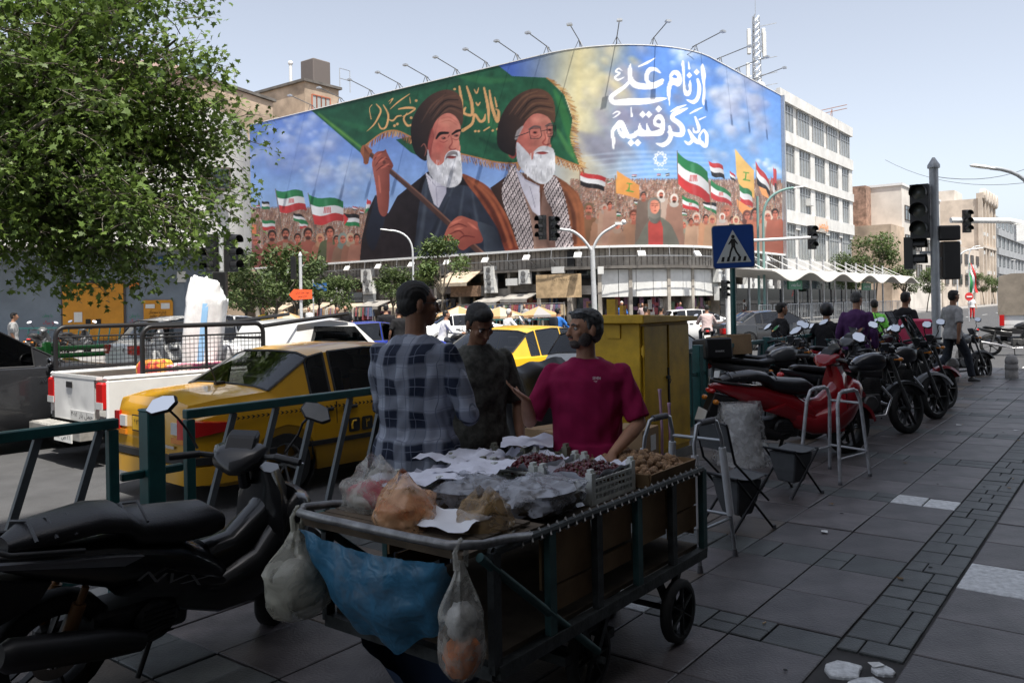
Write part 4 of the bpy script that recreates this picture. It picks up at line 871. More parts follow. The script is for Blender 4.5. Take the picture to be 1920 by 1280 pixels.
L=PTs(1863)-s2; b=MB(); b.box((0,.1,z2+.5),(L+.6,1.2,1.0)); b.box((0,.1,z2*.55),(L+.6,1.0,.5))
for i in range(5): b.box((-L/2+L*i/4,.05,z2*.5),(.9,.7,z2)); b.lathe([(1.4,0),(1.4,.8),(1.1,1.0)],14,Matrix.Translation((-L/2+L*(i+.5)/4.6,.2,z2+.6))@Matrix.Rotation(PI/2,4,'X'))
b.build('ornate_front',m_tan,fb2)
b=MB(); b.box((6,10,z2+1.6),(9,8,3)); b.build('roof_room',m_beige,fb2)
s3=PTs(1768); z3=ztop(1790,452)
fb3=grid_building('low_brown_building','low brown shop building between the beige and the tan blocks',s3+.5,s2-.6,T0,30,z3*.95,m_tan,6,[(3.6,5.4),(7.2,9.0)],.5,mull=2,frame_m=m_wframe)
s4=PTs(1866); fb4=grid_building('grey_clad_building','grey clad block at the far right end of the street',s4,s4+60,T0-.3,40,ztop(1868,405),m_grey,9,[(4,6),(8,10),(12,14),(16,18)],.7,mull=2,band=[(6.2,7.6,.5),(10.2,11.6,.5),(14.2,15.6,.5)])
rs=grid_building('right_side_block','plain block closing the far end of the right hand street',330,380,-30,26,22,m_beige,8,[(4,6),(8,10),(12,14),(16,18)],.5,mull=2)
# telecom mast on the roof by the mural
mast=thing('telecom_mast','lattice telecom mast with white panel antennas above the mural','mast',(P(1421,300,69).x,69,ZT-.6),0,None,.86)
b=MB(); hM=8.2; r0=.5
for k in range(3):
    a=2*PI*k/3; b.tube([(r0*math.cos(a),r0*math.sin(a),-1),(r0*.7*math.cos(a),r0*.7*math.sin(a),hM)],.06,5)
    for j in range(12):
        z0_=j*hM/12; a2=a+2*PI/3; q=r0*(1-.3*j/12); b.tube([(q*math.cos(a),q*math.sin(a),z0_),(q*math.cos(a2),q*math.sin(a2),z0_+hM/12)],.035,4); b.tube([(q*math.cos(a),q*math.sin(a),z0_),(q*math.cos(a2),q*math.sin(a2),z0_)],.03,4)
b.tube([(0,0,hM),(0,0,hM+2)],.03,5); b.build('lattice',m_steel,mast)
for x,y,z in ((-.75,-.3,5.6),(.75,-.2,5.3),(-.5,.6,5.8),(.9,.5,5.9),(-.8,0,2.9)):
    b=MB(); b.box((x,y,z),(.36,.2,2.4 if z>4 else 1.4)); b.build('panel_antenna',m_white,mast,bevel=.04)
    b=MB(); b.tube([(x*.6,y*.6,z-.6),(x,y,z-.6)],.05,5); b.tube([(x*.6,y*.6,z+.6),(x,y,z+.6)],.05,5); b.build('bracket',m_steel,mast)
b=MB(); b.lathe([(0,0),(.3,.06),(.42,.2)],14,Matrix.Translation((.2,-.6,1.2))@Matrix.Rotation(PI/2,4,'X')); b.build('dish',m_white,mast)
for z in (1.2,2.3,3.8,7.0):
    b=MB(); b.tube([(-.2,0,z),(1.9,-.4,z+.3)],.04,5); b.build('antenna_boom',m_steel,mast)
# cladding ladder beside the mural, rooftop billboard frame of the white office
b=MB()
for x in (-.2,.2): b.tube([(x,0,0),(x,0,14.5)],.03,5)
for i in range(36): b.tube([(-.2,0,.2+i*.4),(.2,0,.2+i*.4)],.02,4)
ld=b.build('wall_ladder',m_steel); ld.location=W(SE+.55,T0-.35,4.3); ld.rotation_euler.z=ANG; tag(ld,'thin steel ladder on the wall at the right end of the mural','ladder')
rf=thing('roof_billboard_frame','rusty steel frame leaning out over the white office roof','frame',W(PTs(1572),T0+1.0,PT(1455,160,T0)[1]-.1),ANG,None,.6)
b=MB()
for y in (-.9,0.9): b.tube([(0,y,0),(0,y,2.0)],.06,5); b.tube([(-1.6,y,0),(0,y,2.0)],.05,5)
for z in (1.4,2.0): b.tube([(-.2,-3.4,z+.3),(0,1.6,z)],.06,5)
b.build('frame_tubes',mat('rusty_steel',(.26,.12,.07),.8,var=.3,vscale=8),rf)
b=MB(); b.lathe([(.5,0),(.5,1.6)],12,Matrix.Translation((.8,.8,.5))@Matrix.Rotation(PI/2,4,'Y')); b.build('tank',mat('tank_tan',(.45,.40,.33),.7),rf)
# white office: sign lettering, storefront below
o=text('ولیعصر',3.0,mat('orange_sign_letters',(.75,.25,.04),.5),wb,frame((-.5,-.35,7.9+.7),(1,0,0),(0,0,1)),name='sign_lettering',bold=.02)
b=MB(); b.box((-.5,-.12,8.7),(3.6,.2,1.4)); b.build('sign_board',m_beige,wb)
for i in range(5):
    b=MB(); b.box((-(sW1-sW0)/2+(i+.5)*(sW1-sW0)/5,.15,1.9),((sW1-sW0)/5*.85,.3,3.2)); b.build('shop_window',m_pane,wb)
b=MB(); b.box((0,-.35,4.0),((sW1-sW0),.6,.5)); b.build('shop_fascia',m_fasc[2],wb)
# ------------------------------------------------------------------ shop details on the mural building (all its parts)
def fbox(px0,px1,py0,py1,d0,d1,name,m,**k):
    """box on the facade line between photo columns, from d0 to d1 metres proud"""
    e0,e1=dline(px0),dline(px1); q=path3((e0+e1)/2,0,d1); u,w0=uw((px0+px1)/2,py1); _,w1=uw((px0+px1)/2,py0); z0_,z1_=H+w0/F*q.y,H+w1/F*q.y
    bb=MB(); strip(bb,e0,e1,z0_,z1_,d0,d1,None); return wpart(bb,name,m,bb_,**k)
m_acgrille=mat('ac_fan_grille',(.16,.16,.16),.6)
def ac(px,py,wp=18,hp=26):
    o=fbox(px-wp/2,px+wp/2,py-hp/2,py+hp/2,.05,.5,'air_conditioner',m_white)
    e=dline(px); q=path3(e,0,.53); _,v=uw(px,py); z=H+v/F*q.y; n_=(path3(e,0,1)-path3(e,0,0)); r_=hp/F*q.y*.2
    for dz in (-.24,.24):
        bb=MB(); bb.M=frame((q.x,q.y,z+dz*hp/F*q.y),n_.cross(UP)*-1,UP); bb.lathe([(r_,-.01),(r_,.03),(r_*.3,.04),(0,.04)],12); f_=bb.build('fan_grille',m_acgrille,o)
    return o
for px,py in ((985,519),(920,512),(921,536),(690,518),(693,538),(1340,516),(1396,528),(1424,530),(1342,550),(632,552)): ac(px,py)
fbox(950,972,522,535,.05,.4,'air_conditioner',m_white); fbox(1036,1058,500,512,.05,.4,'air_conditioner',m_white)
def awning(px0,px1,pyt,pyb,out,m,name='awning'):
    e0,e1=dline(px0),dline(px1); em=(e0+e1)/2; q=path3(em,0,.1); _,vt=uw((px0+px1)/2,pyt); zt=H+vt/F*q.y; q2=path3(em,0,out); _,vb=uw((px0+px1)/2,pyb); zb=H+vb/F*q2.y
    bb=MB(); n=6
    for i in range(n):
        a,c=e0+(e1-e0)*i/n,e0+(e1-e0)*(i+1)/n
        bb.add([path3(a,zt,.05),path3(c,zt,.05),path3(c,zb,out),path3(a,zb,out),path3(a,zb-.25,out),path3(c,zb-.25,out),path3(a,zt-.05,.05),path3(c,zt-.05,.05),path3(c,zb-.04,out),path3(a,zb-.04,out)],[(0,1,2,3),(3,2,5,4),(7,6,9,8)])
    return wpart(bb,name,m,bb_)
m_awn=mat('cream_canvas',(.60,.50,.38),.85,var=.18,vscale=2,transl=.3); m_awn2=mat('grey_canvas',(.36,.34,.31),.85,var=.2,vscale=2,transl=.2)
awning(844,902,506,530,1.9,m_awn); awning(630,700,566,580,1.8,m_awn); awning(585,622,567,580,1.8,m_awn); awning(520,556,567,580,1.8,m_awn); awning(690,730,563,574,1.6,m_awn2); awning(735,780,565,576,1.5,m_awn); awning(795,840,562,572,1.4,m_awn2); awning(905,948,556,566,1.4,m_awn2); awning(955,1005,550,560,1.4,m_awn2)
ban=fbox(1010,1090,514,558,.55,.6,'cloth_banner',mat('tan_banner_cloth',(.46,.33,.19),.9,var=.25,vscale=2.5,bump=.5,bscale=4))
def ftext(s,px,py,wp,hp,off,m,parent=bb_):
    e=dline(px); q=path3(e,0,off); _,v=uw(px,py); z=H+v/F*q.y; d_=(path3(e+.2,0)-path3(e-.2,0)).normalized(); d2=wp/F*q.y/max(.3,abs(d_.x-d_.y*q.x/q.y))
    o=text(s,d2,m,parent,frame((q.x,q.y,z),d_,UP),height=hp/F*q.y,name='sign_lettering'); o.matrix_parent_inverse=(Matrix.Translation(bb_.location)@SM).inverted(); return o
ftext('دنیای لاک و بدلیجات رونا',1062,523,48,8,.63,m_inkk)
fbox(1370,1412,534,558,.2,.45,'shop_sign',m_white); fbox(1414,1436,536,560,.25,.5,'shop_sign',m_white); ftext('کتان',1392,546,20,12,.5,m_inkb); ftext('نرمه',1420,551,14,10,.55,m_inkb)
fbox(655,680,548,566,.1,.4,'shop_sign',mat('sign_dark_grey',(.07,.08,.09),.5)); fbox(682,702,550,566,.1,.4,'shop_sign',mat('sign_grey',(.2,.21,.22),.5)); fbox(1063,1075,470,512,.02,.3,'downpipe',m_inkk)
fbox(855,905,536,556,.5,.9,'balcony_shelf',mat('brown_wood_front',(.22,.14,.09),.8,var=.3))
# ================================================================== trees
m_leaf=mat('plane_leaf',(.082,.132,.026),.5,objvar=.34,spec=.35,transl=.3)
m_leaf2=mat('plane_leaf_young',(.135,.20,.04),.5,objvar=.25,spec=.35,transl=.35)
m_bark=mat('plane_bark',(.16,.14,.11),.9,col2=(.07,.06,.05),vscale=5,bump=.5,bscale=18)
m_sleaf=mat('elm_leaf',(.10,.14,.045),.6,objvar=.15,transl=.3); m_sleaf2=mat('elm_leaf_dark',(.05,.085,.025),.6,objvar=.15,transl=.25)
LEAF=[(0,0),(.16,-.02),(.42,-.30),(.40,-.02),(.55,.05),(.98,.02)]  # half outline of a five-lobed leaf
lv=[(0,0),(.10,.22),(-.06,.50),(.26,.30),(.45,.56),(.52,.24),(1.0,0),(.52,-.24),(.45,-.56),(.26,-.30),(-.06,-.50),(.10,-.22)]
lf=[(0,1,3,9,11),(1,2,3),(3,4,5),(5,6,7),(7,8,9),(9,10,11),(3,5,7,9)]
def leafat(b,p,size,r):
    e=Euler((r.gauss(0,.5),r.gauss(.35,.45),r.uniform(0,2*PI))).to_matrix(); droop=r.uniform(.1,.35)
    b.add([p+e@Vector((x*size,y*size,-droop*size*(x*x+abs(y)*.6))) for x,y in lv],lf)
def spray_mesh(seed,n=30,size=.135,L=.8):
    r=random.Random(seed); b=MB(); d=Vector((1,0,.05)); tw=[]
    for i in range(5): tw.append(Vector((L*i/4,.08*math.sin(i+seed),-.05*i*i/6)))
    b.cur=2; b.tube(tw,[.014,.012,.009,.006,.003],4); 
    for k in range(3):
        q=tw[1+k]; b.tube([q,q+Vector((.25,r.uniform(-.35,.35),r.uniform(-.05,.15)))],[.006,.002],3)
    for i in range(n):
        q=tw[min(4,int(r.random()*5))]+Vector((r.uniform(-.05,.25),r.gauss(0,.24),r.gauss(0,.13)))
        b.cur=0 if r.random()<.75 else 1; leafat(b,q,size*r.uniform(.6,1.15),r)
    return b
SPR=[spray_mesh(i) for i in range(8)]; SPRM=[s.mesh('leaf_spray',[m_leaf,m_leaf2,m_bark],recalc=False) for s in SPR]
def plane_tree(label,base,fork,ends,seed,nobj,per=(9,15),group=None):
    r=random.Random(seed); root=thing('plane_tree',label,'tree',base,0,group); B0=Vector(base)
    b=MB(); f=Vector(fork)-B0; pts=[Vector((0,0,-.2)),f*.35+Vector((.1,.05,0)),f*.7,f]; b.tube(pts,[.34,.26,.23,.2],12); b.build('trunk',m_bark,root,smooth=50)
    crown=None; rest=MB(); spots=[]
    for e in ends:
        e=Vector(e)-B0; c1=f+(e-f)*.35+Vector((0,0,.5)); c2=f+(e-f)*.7+Vector((r.uniform(-.3,.3),r.uniform(-.3,.3),.4))
        L=[]
        for k in range(9):
            t=k/8; L.append((1-t)**3*f+3*(1-t)**2*t*c1+3*(1-t)*t*t*c2+t**3*e)
        rad=[.11*(1-k/9)+.012 for k in range(9)]; lb_=MB(); lb_.tube(L,rad,6)
        for k in (3,4,5,6,7):
            q=L[k]+Vector((r.gauss(0,.6),r.gauss(0,.6),r.uniform(-.3,.6))); lb_.tube([L[k],(L[k]+q)/2+Vector((0,0,.1)),q],[rad[k]*.5,.02,.008],4); 
            for _ in range(r.randint(*per)//2): spots.append((q+Vector((r.gauss(0,.28),r.gauss(0,.28),r.gauss(0,.2))),(q-L[k])))
        lb_.build('limb',m_bark,root,smooth=60)
        for _ in range(r.randint(*per)*2):
            k=min(8,int(8.99*r.random()**.55)); spots.append((L[k]+Vector((r.gauss(0,.25),r.gauss(0,.25),r.gauss(0,.17))),L[min(k+1,8)]-L[max(0,k-1)]+Vector((r.gauss(0,.4),r.gauss(0,.4),r.gauss(0,.2)))))
    def key(s):
        p=s[0]+B0; return p.length if p.y>1 and abs(p.x/p.y)*F<980 else 999
    spots.sort(key=key); ms=[]
    for i,(p,d) in enumerate(spots):
        d=d.normalized() if d.length>1e-4 else Vector((1,0,0)); yaw=math.atan2(d.y,d.x)+r.gauss(0,.5); pit=-math.asin(max(-.8,min(.8,d.z)))+r.gauss(.15,.25); s=r.uniform(.8,1.2); k=r.randrange(8)
        M=Matrix.Translation(p)@Euler((r.gauss(0,.4),pit,yaw)).to_matrix().to_4x4()@Matrix.Scale(s,4); ms.append((M,k))
    rest.v=[];
    for M,k in ms[nobj:]:
        S=SPR[k]; o=len(rest.v); rest.v+=[M@v for v in S.v]; rest.f+=[tuple(i+o for i in f_) for f_ in S.f]; rest.mi+=S.mi
    if not rest.v: M,k=ms[-1]; S=SPR[k]; rest.v=[M@v for v in S.v]; rest.f=list(S.f); rest.mi=list(S.mi)
    crown=rest.build('crown',[m_leaf,m_leaf2,m_bark],root,recalc=False,kind='stuff')
    for M,k in ms[:nobj]: o=link('leaf_spray',SPRM[k],crown); o.matrix_basis=M
    return root
E_=[]
rr=random.Random(2)
for px,py,Y in ((425,238,17.6),(375,265,17.9),(310,100,17.5),(330,75,18.2),(385,372,17),(400,335,17.6),(255,470,17),(165,500,17.5),(100,300,16),(60,150,16.5),(215,25,17),(235,10,18.6),(385,225,18),(20,450,16.5),(250,380,16),(355,300,18.4),(300,430,18),(0,40,16),(130,120,17),(340,170,17.4),(60,340,18),(30,230,17),(185,330,15.6),(330,390,16.6),(250,110,16.2),(160,20,16),(55,60,18.5),(325,400,18.6),(120,210,15.4),(340,140,17.6),(60,-60,17),(180,-70,18),(0,-40,18.5),(250,-40,17.5),(120,-30,16.5)):
    E_.append(P(px,py,Y))
for a in (2.0,2.6,3.2,3.8,4.4): E_.append(Vector((-12.5+5*math.cos(a),18.5+4*math.sin(a),5+3*rr.random())))
big=plane_tree('large leafy plane tree filling the upper left',(-12.4,18.6,-.05),(-12.1,18.4,3.4),E_,5,300,(7,10))
# small street trees
def small_tree_meshes(seed,h,cr,dens=1500,leaf=.13,trunk=.09):
    r=random.Random(seed); tb_=MB(); lean=Vector((r.uniform(-.3,.3),r.uniform(-.3,.3),0)); f=Vector((0,0,h*.42))+lean
    tb_.tube([(0,0,-.1),Vector((0,0,h*.2))+lean*.4,f],[trunk,trunk*.8,trunk*.7],7)
    cb=MB(); cl=[]
    for i in range(14):
        a=r.uniform(0,2*PI); q=cr*r.uniform(.25,.95); z=h*r.uniform(.5,.97); q*=1.05-abs((z/h-.72))*1.4; e=Vector((q*math.cos(a),q*math.sin(a),z))+lean
        tb_.tube([f,(f+e)/2+Vector((0,0,.2)),e],[trunk*.5,trunk*.28,.012],5); cl.append((e,cr*r.uniform(.26,.42)))
    n=len(cl)
    for i in range(dens):
        e,q=cl[r.randrange(n)]; v=Vector((r.gauss(0,1),r.gauss(0,1),r.gauss(0,.8))); v=v.normalized()*q*(r.random()**.35); p=e+v; s=leaf*r.uniform(.6,1.3)
        m_=Euler((r.uniform(-.9,.9),r.uniform(-.9,.9),r.uniform(0,6.3))).to_matrix(); cb.cur=0 if r.random()<.7 else 1
        cb.add([p+m_@Vector(x) for x in ((-s,0,0),(-.2*s,.42*s,0.05*s),(s,0,-.1*s),(-.2*s,-.42*s,.05*s))],[(0,1,2,3)])
    return tb_.mesh('trunk',m_bark,smooth=60),cb.mesh('crown',[m_sleaf,m_sleaf2],recalc=False)
STM=[small_tree_meshes(50,4.6,1.7,2600,.12),small_tree_meshes(51,4.9,1.5,2300,.12),small_tree_meshes(52,6.2,2.4,3000,.15),small_tree_meshes(53,4.2,1.9,2800,.13)]
def street_tree(px,py_top,Y,k,label,sc_=None):
    q=P(px,600,Y); hgt=P(px,py_top,Y).z; base=(4.6,4.9,6.2,4.2)[k]; s=hgt/base
    root=thing('street_tree',label,'tree',(q.x,q.y,0),rnd.uniform(0,6),'small street trees',s)
    link('trunk',STM[k][0],root); link('crown',STM[k][1],root); return root
for px,py,Y,k,l in ((508,468,33,3,'bushy young tree right of the rounded white building'),(470,500,36,3,'low bushy tree touching the rounded building edge'),(596,498,50,1,'slim street tree beside the orange direction sign'),(634,520,46,0,'leaning small tree right of the blue street name plate'),(738,505,50,0,'rounded street tree left of the plaid shirt man'),(826,452,45,1,'tallest street tree, before the mural bottom edge, above the bare head'),(560,520,54,0,'pale street tree behind the orange arrow sign'),(1640,448,78,2,'large street tree behind the bus station canopy'),(1600,480,80,2,'leafy tree left of the large tree behind the canopy'),(1700,500,84,0,'street tree right of the large one behind the canopy'),(1738,505,96,2,'street tree beside the near traffic light pole'),(1846,515,150,2,'dark street tree behind the far flag'),(1866,520,165,2,'far street tree left of the canvas truck'),(1830,528,175,2,'far small street tree left of the flag pole')):
    street_tree(px,py,Y,k,l)
# ================================================================== poles, signals and signs
m_pole=mat('grey_painted_pole',(.33,.35,.37),.5,.3,var=.1); m_polew=mat('light_grey_pole',(.5,.51,.52),.5,.2,var=.1); m_teal=mat('teal_paint',(.008,.075,.075),.45,var=.25,vscale=5,coat=.2)
m_lens=mat('unlit_lens',(.10,.11,.10),.25); m_lensg=mat('green_pedestrian_light',(.05,.8,.45),.4,emit=1.2)
def signal_mesh(b,lens,n=3,w=.36,h=.38):
    b.box((0,.1,0),(w,.2,n*h))
    for i in range(n):
        z=(i-(n-1)/2)*h; M=Matrix.Translation((0,0,z))@Matrix.Rotation(PI/2,4,'X')
        b.lathe([(h*.43,0.0),(h*.43,.26)],14,M,a0=-.35,a1=PI+.35); b.lathe([(h*.41,.24),(h*.41,0)],14,M,a0=-.35,a1=PI+.35)
        lens.lathe([(h*.36,.0),(h*.25,.03),(0,.05)],14,M)
def signal(parent,loc,rz,n=3,sc_=1):
    b=MB();l=MB(); signal_mesh(b,l,n); o=b.build('signal_head',m_black,parent,bevel=0); o.location=loc; o.rotation_euler.z=rz; o.scale=(sc_,)*3
    l.build('lens',m_lens,o,smooth=60); return o
# near signal pole on the right
g=G(1757,690,0); ns=thing('traffic_signal','tall near traffic light pole by the right crossing','traffic light',(g.x,g.y,0),0)
b=MB(); b.tube([(0,0,-.05),(0,0,4.75)],.1,12); b.lathe([(.14,4.75),(.14,4.82),(.03,5.0),(0,5.0)],10); b.lathe([(.17,0),(.17,.25),(.1,.3)],12); b.build('pole',m_pole,ns,smooth=40)
signal(ns,(-.42,-.12,3.72),-.6,3,1.12); signal(ns,(-.38,.22,2.75),.9,2,1.0)
b=MB(); b.box((.35,.05,2.55),(.42,.34,.9)); b.box((.3,0,3.2),(.5,.3,.35)); b.build('rear_signal_box',m_black,ns,bevel=.03)
b=MB(); b.box((-.2,0,3.6),(.3,.06,.06)); b.box((-.2,0,2.75),(.3,.06,.06)); b.box((.15,0,2.6),(.3,.06,.06)); b.build('bracket',m_pole,ns)
# left signal pole
q=P(417,600,25); ls=thing('traffic_signal','left traffic light pole with green walking man beside the white sack','traffic light',(q.x,q.y,RD),0)
b=MB(); b.tube([(0,0,0),(0,0,4.1)],.075,10); b.lathe([(.09,4.1),(.02,4.3),(0,4.3)],8); b.build('pole',m_polew,ls,smooth=40)
signal(ls,(-.33,-.05,3.5),-.5,3,1.0); signal(ls,(.35,.05,3.5),1.1,3,1.0)
b=MB(); b.box((.0,-.12,2.55),(.38,.24,.75)); o=b.build('pedestrian_signal',m_black,ls,bevel=.02)
b=MB(); b.box((0,-.245,2.38),(.22,.01,.24)); b.build('dark_screen',m_lens,o)
b=MB(); b.ball((0,-.255,2.46),(.025,.01,.025),8,6); b.tube([(0,-.255,2.43),(0,-.255,2.37)],.018,5); b.tube([(0,-.255,2.37),(-.04,-.255,2.29)],.012,5); b.tube([(0,-.255,2.37),(.04,-.255,2.29)],.012,5); b.build('walking_figure',m_lensg,o)
# centre forked pole
q=P(1117,640,36); cs=thing('forked_signal_pole','forked grey pole carrying two traffic lights and a camera before the mural','traffic light',(q.x,q.y,RD),0)
def bez(p0,p1,p2,n=8): return [Vector(p0)*(1-t)**2+Vector(p1)*2*t*(1-t)+Vector(p2)*t*t for t in [i/n for i in range(n+1)]]
b=MB(); b.tube([(0,0,0),(-.08,0,4.1)],[.13,.1],10); b.tube(bez((-.08,0,4.0),(-.5,0,4.75),(-1.0,0,4.95))+[Vector((-1.75,0,5.05))],.065,8); b.tube(bez((-.08,0,4.0),(.1,0,4.7),(.6,0,4.95))+[Vector((1.05,0,5.2))],.06,8); b.build('pole',m_polew,cs,smooth=50)
signal(cs,(-1.72,-.1,5.05),.5,3,.92); signal(cs,(-2.3,-.1,5.1),-.9,3,.92)
b=MB(); b.ball((1.3,0,5.28),.11,10,7); b.box((1.1,0,5.22),(.35,.12,.12)); b.build('traffic_camera',m_wsteel,cs,smooth=50)
b=MB(); b.box((.25,-.1,3.2),(.25,.25,.32)); b.build('junction_box',m_white,cs)
# white pole with cantilever arm behind the crossing sign
q=P(1366,620,29); ws=thing('cantilever_signal','white cantilever pole with traffic light behind the crossing sign','traffic light',(q.x,q.y,RD),0)
b=MB(); b.tube([(0,0,0),(0,0,3.9)],.085,10); b.tube([(0,0,3.85),(3.1,-.2,3.95)],.055,8); b.build('pole',m_wsteel,ws,smooth=50); signal(ws,(2.95,-.15,3.95),.1,3,.72); signal(ws,(-.12,-.15,2.2),.5,3,.55); signal(ws,(.2,.1,2.2),-1.2,2,.55)
# right cantilever arm
q=P(1990,620,26); ws=thing('cantilever_signal','cantilever arm traffic light entering from the right edge','traffic light',(q.x,q.y,RD),0)
b=MB(); b.tube([(0,0,0),(0,0,2.6)]+bez((0,0,2.6),(0,0,3.9),(-1.6,0,4.15))[1:]+[Vector((-3.4,0,4.2))],.09,10); b.build('pole',m_wsteel,ws,smooth=50); signal(ws,(-2.95,-.15,4.15),.0,3,.62)
b=MB(); b.box((-1.2,-.1,3.75),(.5,.12,.5)); b.build('countdown_box',m_wsteel,ws)
# blue crossing sign
q=P(1379,760,13.2); xs=thing('crossing_sign','blue square pedestrian crossing sign on a teal post','sign',(q.x,q.y,-.02),0)
zc=P(1378,460,13.2).z; b=MB(); b.tube([(0,0.03,0),(0,.03,zc+.36)],.045,10); b.build('post',m_teal,xs,smooth=50)
sq=MB(); w_=.325
def rrect(w,h,r,n=5):
    out=[]
    for cx_,cy_,a0 in ((w-r,h-r,0),(-w+r,h-r,PI/2),(-w+r,-h+r,PI),(w-r,-h+r,1.5*PI)):
        for i in range(n+1): a=a0+PI/2*i/n; out.append((cx_+r*math.cos(a),cy_+r*math.sin(a)))
    return out
SMX=Matrix.Translation((0,-.03,zc))@Matrix.Rotation(-.12,4,'Z')@Matrix.Rotation(R(-1.5),4,'Y')
m_sblue=mat('sign_blue',(.012,.055,.24),.45,var=.06); m_sgrey=mat('sign_back_grey',(.3,.31,.32),.5,.4); m_refl=mat('sign_reflective_white',(.5,.53,.52),.5)
p_=MB(SMX); p_.prism(rrect(w_,.345,.05),0,.03,'y'); pl=p_.build('sign_plate',m_sgrey,xs)
p_=MB(SMX); p_.prism(rrect(w_-.012,.333,.045),-.004,.0,'y'); p_.build('blue_face',m_sblue,pl)
p_=MB(SMX); p_.prism([(-.27,-.255),(.27,-.255),(.0,.265)],-.008,-.004,'y'); p_.build('white_triangle',m_refl,pl)
p_=MB(SMX)
def flat(pts,d=-.0115): p_.prism(pts,d,-.0085,'y')
for i in range(5):
    x=-.2+i*.085; flat([(x,-.235),(x+.045,-.235),(x+.06,-.16),(x+.022,-.16)])
flat([(.028*math.cos(a),.155+.03*math.sin(a)) for a in [2*PI*i/14 for i in range(14)]]); flat([(-.035,.12),(.035,.12),(.03,-.0),(-.03,0)]); flat([(.03,.115),(.075,.04),(.06,.03),(.02,.075)]); flat([(-.03,.115),(-.08,.04),(-.066,.03),(-.02,.075)])
flat([(-.03,0),(.005,0),(-.035,-.09),(-.05,-.17),(-.08,-.17),(-.06,-.085)]); flat([(-.005,0),(.03,0),(.055,-.08),(.1,-.15),(.075,-.165),(.03,-.09)]); p_.build('walking_figure',m_inkk,pl)
# orange direction sign and blue street plate
q=P(565,600,31); os_=thing('direction_sign','orange arrow shaped direction sign on a grey pole','sign',(q.x,q.y,RD),0)
b=MB(); b.tube([(0,0,0),(0,0,3.75)],.06,8); b.lathe([(.08,3.75),(.02,3.9),(0,3.9)],8); b.build('pole',m_polew,os_,smooth=50)
zc=P(566,552,31).z-RD; b=MB(); b.prism([(-.42,zc),(-.24,zc+.2),(.44,zc+.17),(.44,zc-.17),(-.24,zc-.2)],-.1,-.07,'y'); o=b.build('arrow_plate',mat('sign_orange',(.75,.10,.03),.5),os_)
b=MB(); b.box((-.26,.0,zc+1.0),(.18,.16,.85)); b.build('rear_signal_head',m_black,os_)
text('موزه هنر ایران',.5,m_inkk,o,frame((.08,-.105,zc+.06),(1,0,0),(0,0,1)),name='sign_lettering'); text('کاخ مرمر',.34,m_inkk,o,frame((.08,-.105,zc-.08),(1,0,0),(0,0,1)),name='sign_lettering')
q=P(588,600,38); bs=thing('street_name_post','small blue street name plate on a thin post','sign',(q.x,q.y,RD),0); zc=P(602,538,38).z-RD
b=MB(); b.tube([(0,0,0),(0,0,zc+.35)],.035,7); b.build('post',m_polew,bs); b=MB(); b.box((.32,-.03,zc),(.62,.03,.36)); o=b.build('name_plate',MATS['plate_blue'],bs); text('جمهوری اسلامی',.5,m_inkw,o,frame((.32,-.05,zc+.04),(1,0,0),(0,0,1)),name='sign_lettering')
# street lamps
def street_lamp(px,py_base,Y,head_px,head_py,label,r=.06,m=None):
    q=P(px,600,Y); hd=P(head_px,head_py,Y); root=thing('street_lamp',label,'street lamp',(q.x,q.y,RD),0,'street lamps'); d=hd-Vector((q.x,q.y,RD)); 
    b=MB(); zt=d.z*.78; b.tube([(0,0,0),(0,0,zt)]+bez((0,0,zt),(0,0,d.z*.98),(d.x*.85,0,d.z))[1:],r,8); b.build('pole',m or m_polew,root,smooth=50)
    b=MB(); b.M=Matrix.Translation((d.x,0,d.z+.02))@Matrix.Rotation(.15*(1 if d.x<0 else -1),4,'Y'); b.rings([[(x,y*.11*k,z*.07*k) for y,z in ((1,0),(.6,.7),(-.6,.7),(-1,0),(-.6,-.4),(.6,-.4))] for x,k in ((-.36,.35),(-.3,.9),(0,1.1),(.3,.8),(.38,.4))]); b.build('lamp_head',m_wsteel,root,smooth=40); return root
street_lamp(776,600,50,724,432,'slender street lamp before the left man on the mural'); street_lamp(1434,600,46,1498,352,'teal street lamp before the right end of the mural',.07,mat('teal_grey_pole',(.16,.27,.25),.6)); 
street_lamp(1946,600,24,1842,315,'dark armed street lamp at the upper right edge',.06,m_pole); street_lamp(1818,600,95,1832,462,'distant street lamp left of the far flag'); street_lamp(1796,600,70,1836,466,'far street lamp behind the near signal pole'); street_lamp(1905,600,120,1900,488,'far street lamp behind the canvas truck')
b=MB(); q=P(1424,600,46.5); b.tube([(0,0,0),(0,0,7.6)],.07,8); b.tube([(0,0,5.2),(.5,0,5.2)],.05,6); o=b.build('steel_post',MATS['teal_grey_pole']); o.location=(q.x,q.y,RD); tag(o,'plain teal grey post left of the teal street lamp','post')
# flag, no entry sign
q=P(1818,600,70); ff=thing('flag_on_pole','green white red flag hanging on a far pole','flag',(q.x,q.y,RD),0); b=MB(); b.tube([(0,0,0),(0,0,5.0)],.04,6); b.build('pole',m_polew,ff)
for i,(m,x0) in enumerate(((mat('flag_green',(.03,.25,.08),.8),0),(mat('flag_white',(.6,.6,.6),.8),.25),(mat('flag_red',(.5,.03,.03),.8),.5))):
    b=MB(); rs=[]
    for k in range(7):
        z=4.6-k*.42; x=.05+x0*(.35+.65*k/6); x1=.05+(x0+.25)*(.35+.65*k/6); y=.12*math.sin(k*1.3+i)
        rs.append([(x,y,z),(x1,y+.1*math.sin(k+i),z),(x1,y+.1*math.sin(k+i)+.015,z),(x,y+.015,z)])
    b.rings(rs); b.build('flag_stripe',m,ff,smooth=60)
q=P(1817,600,60); ne=thing('no_entry_sign','round red no entry sign with white bar, far right street','sign',(q.x,q.y,RD),0); zc=P(1817,556,60).z-RD
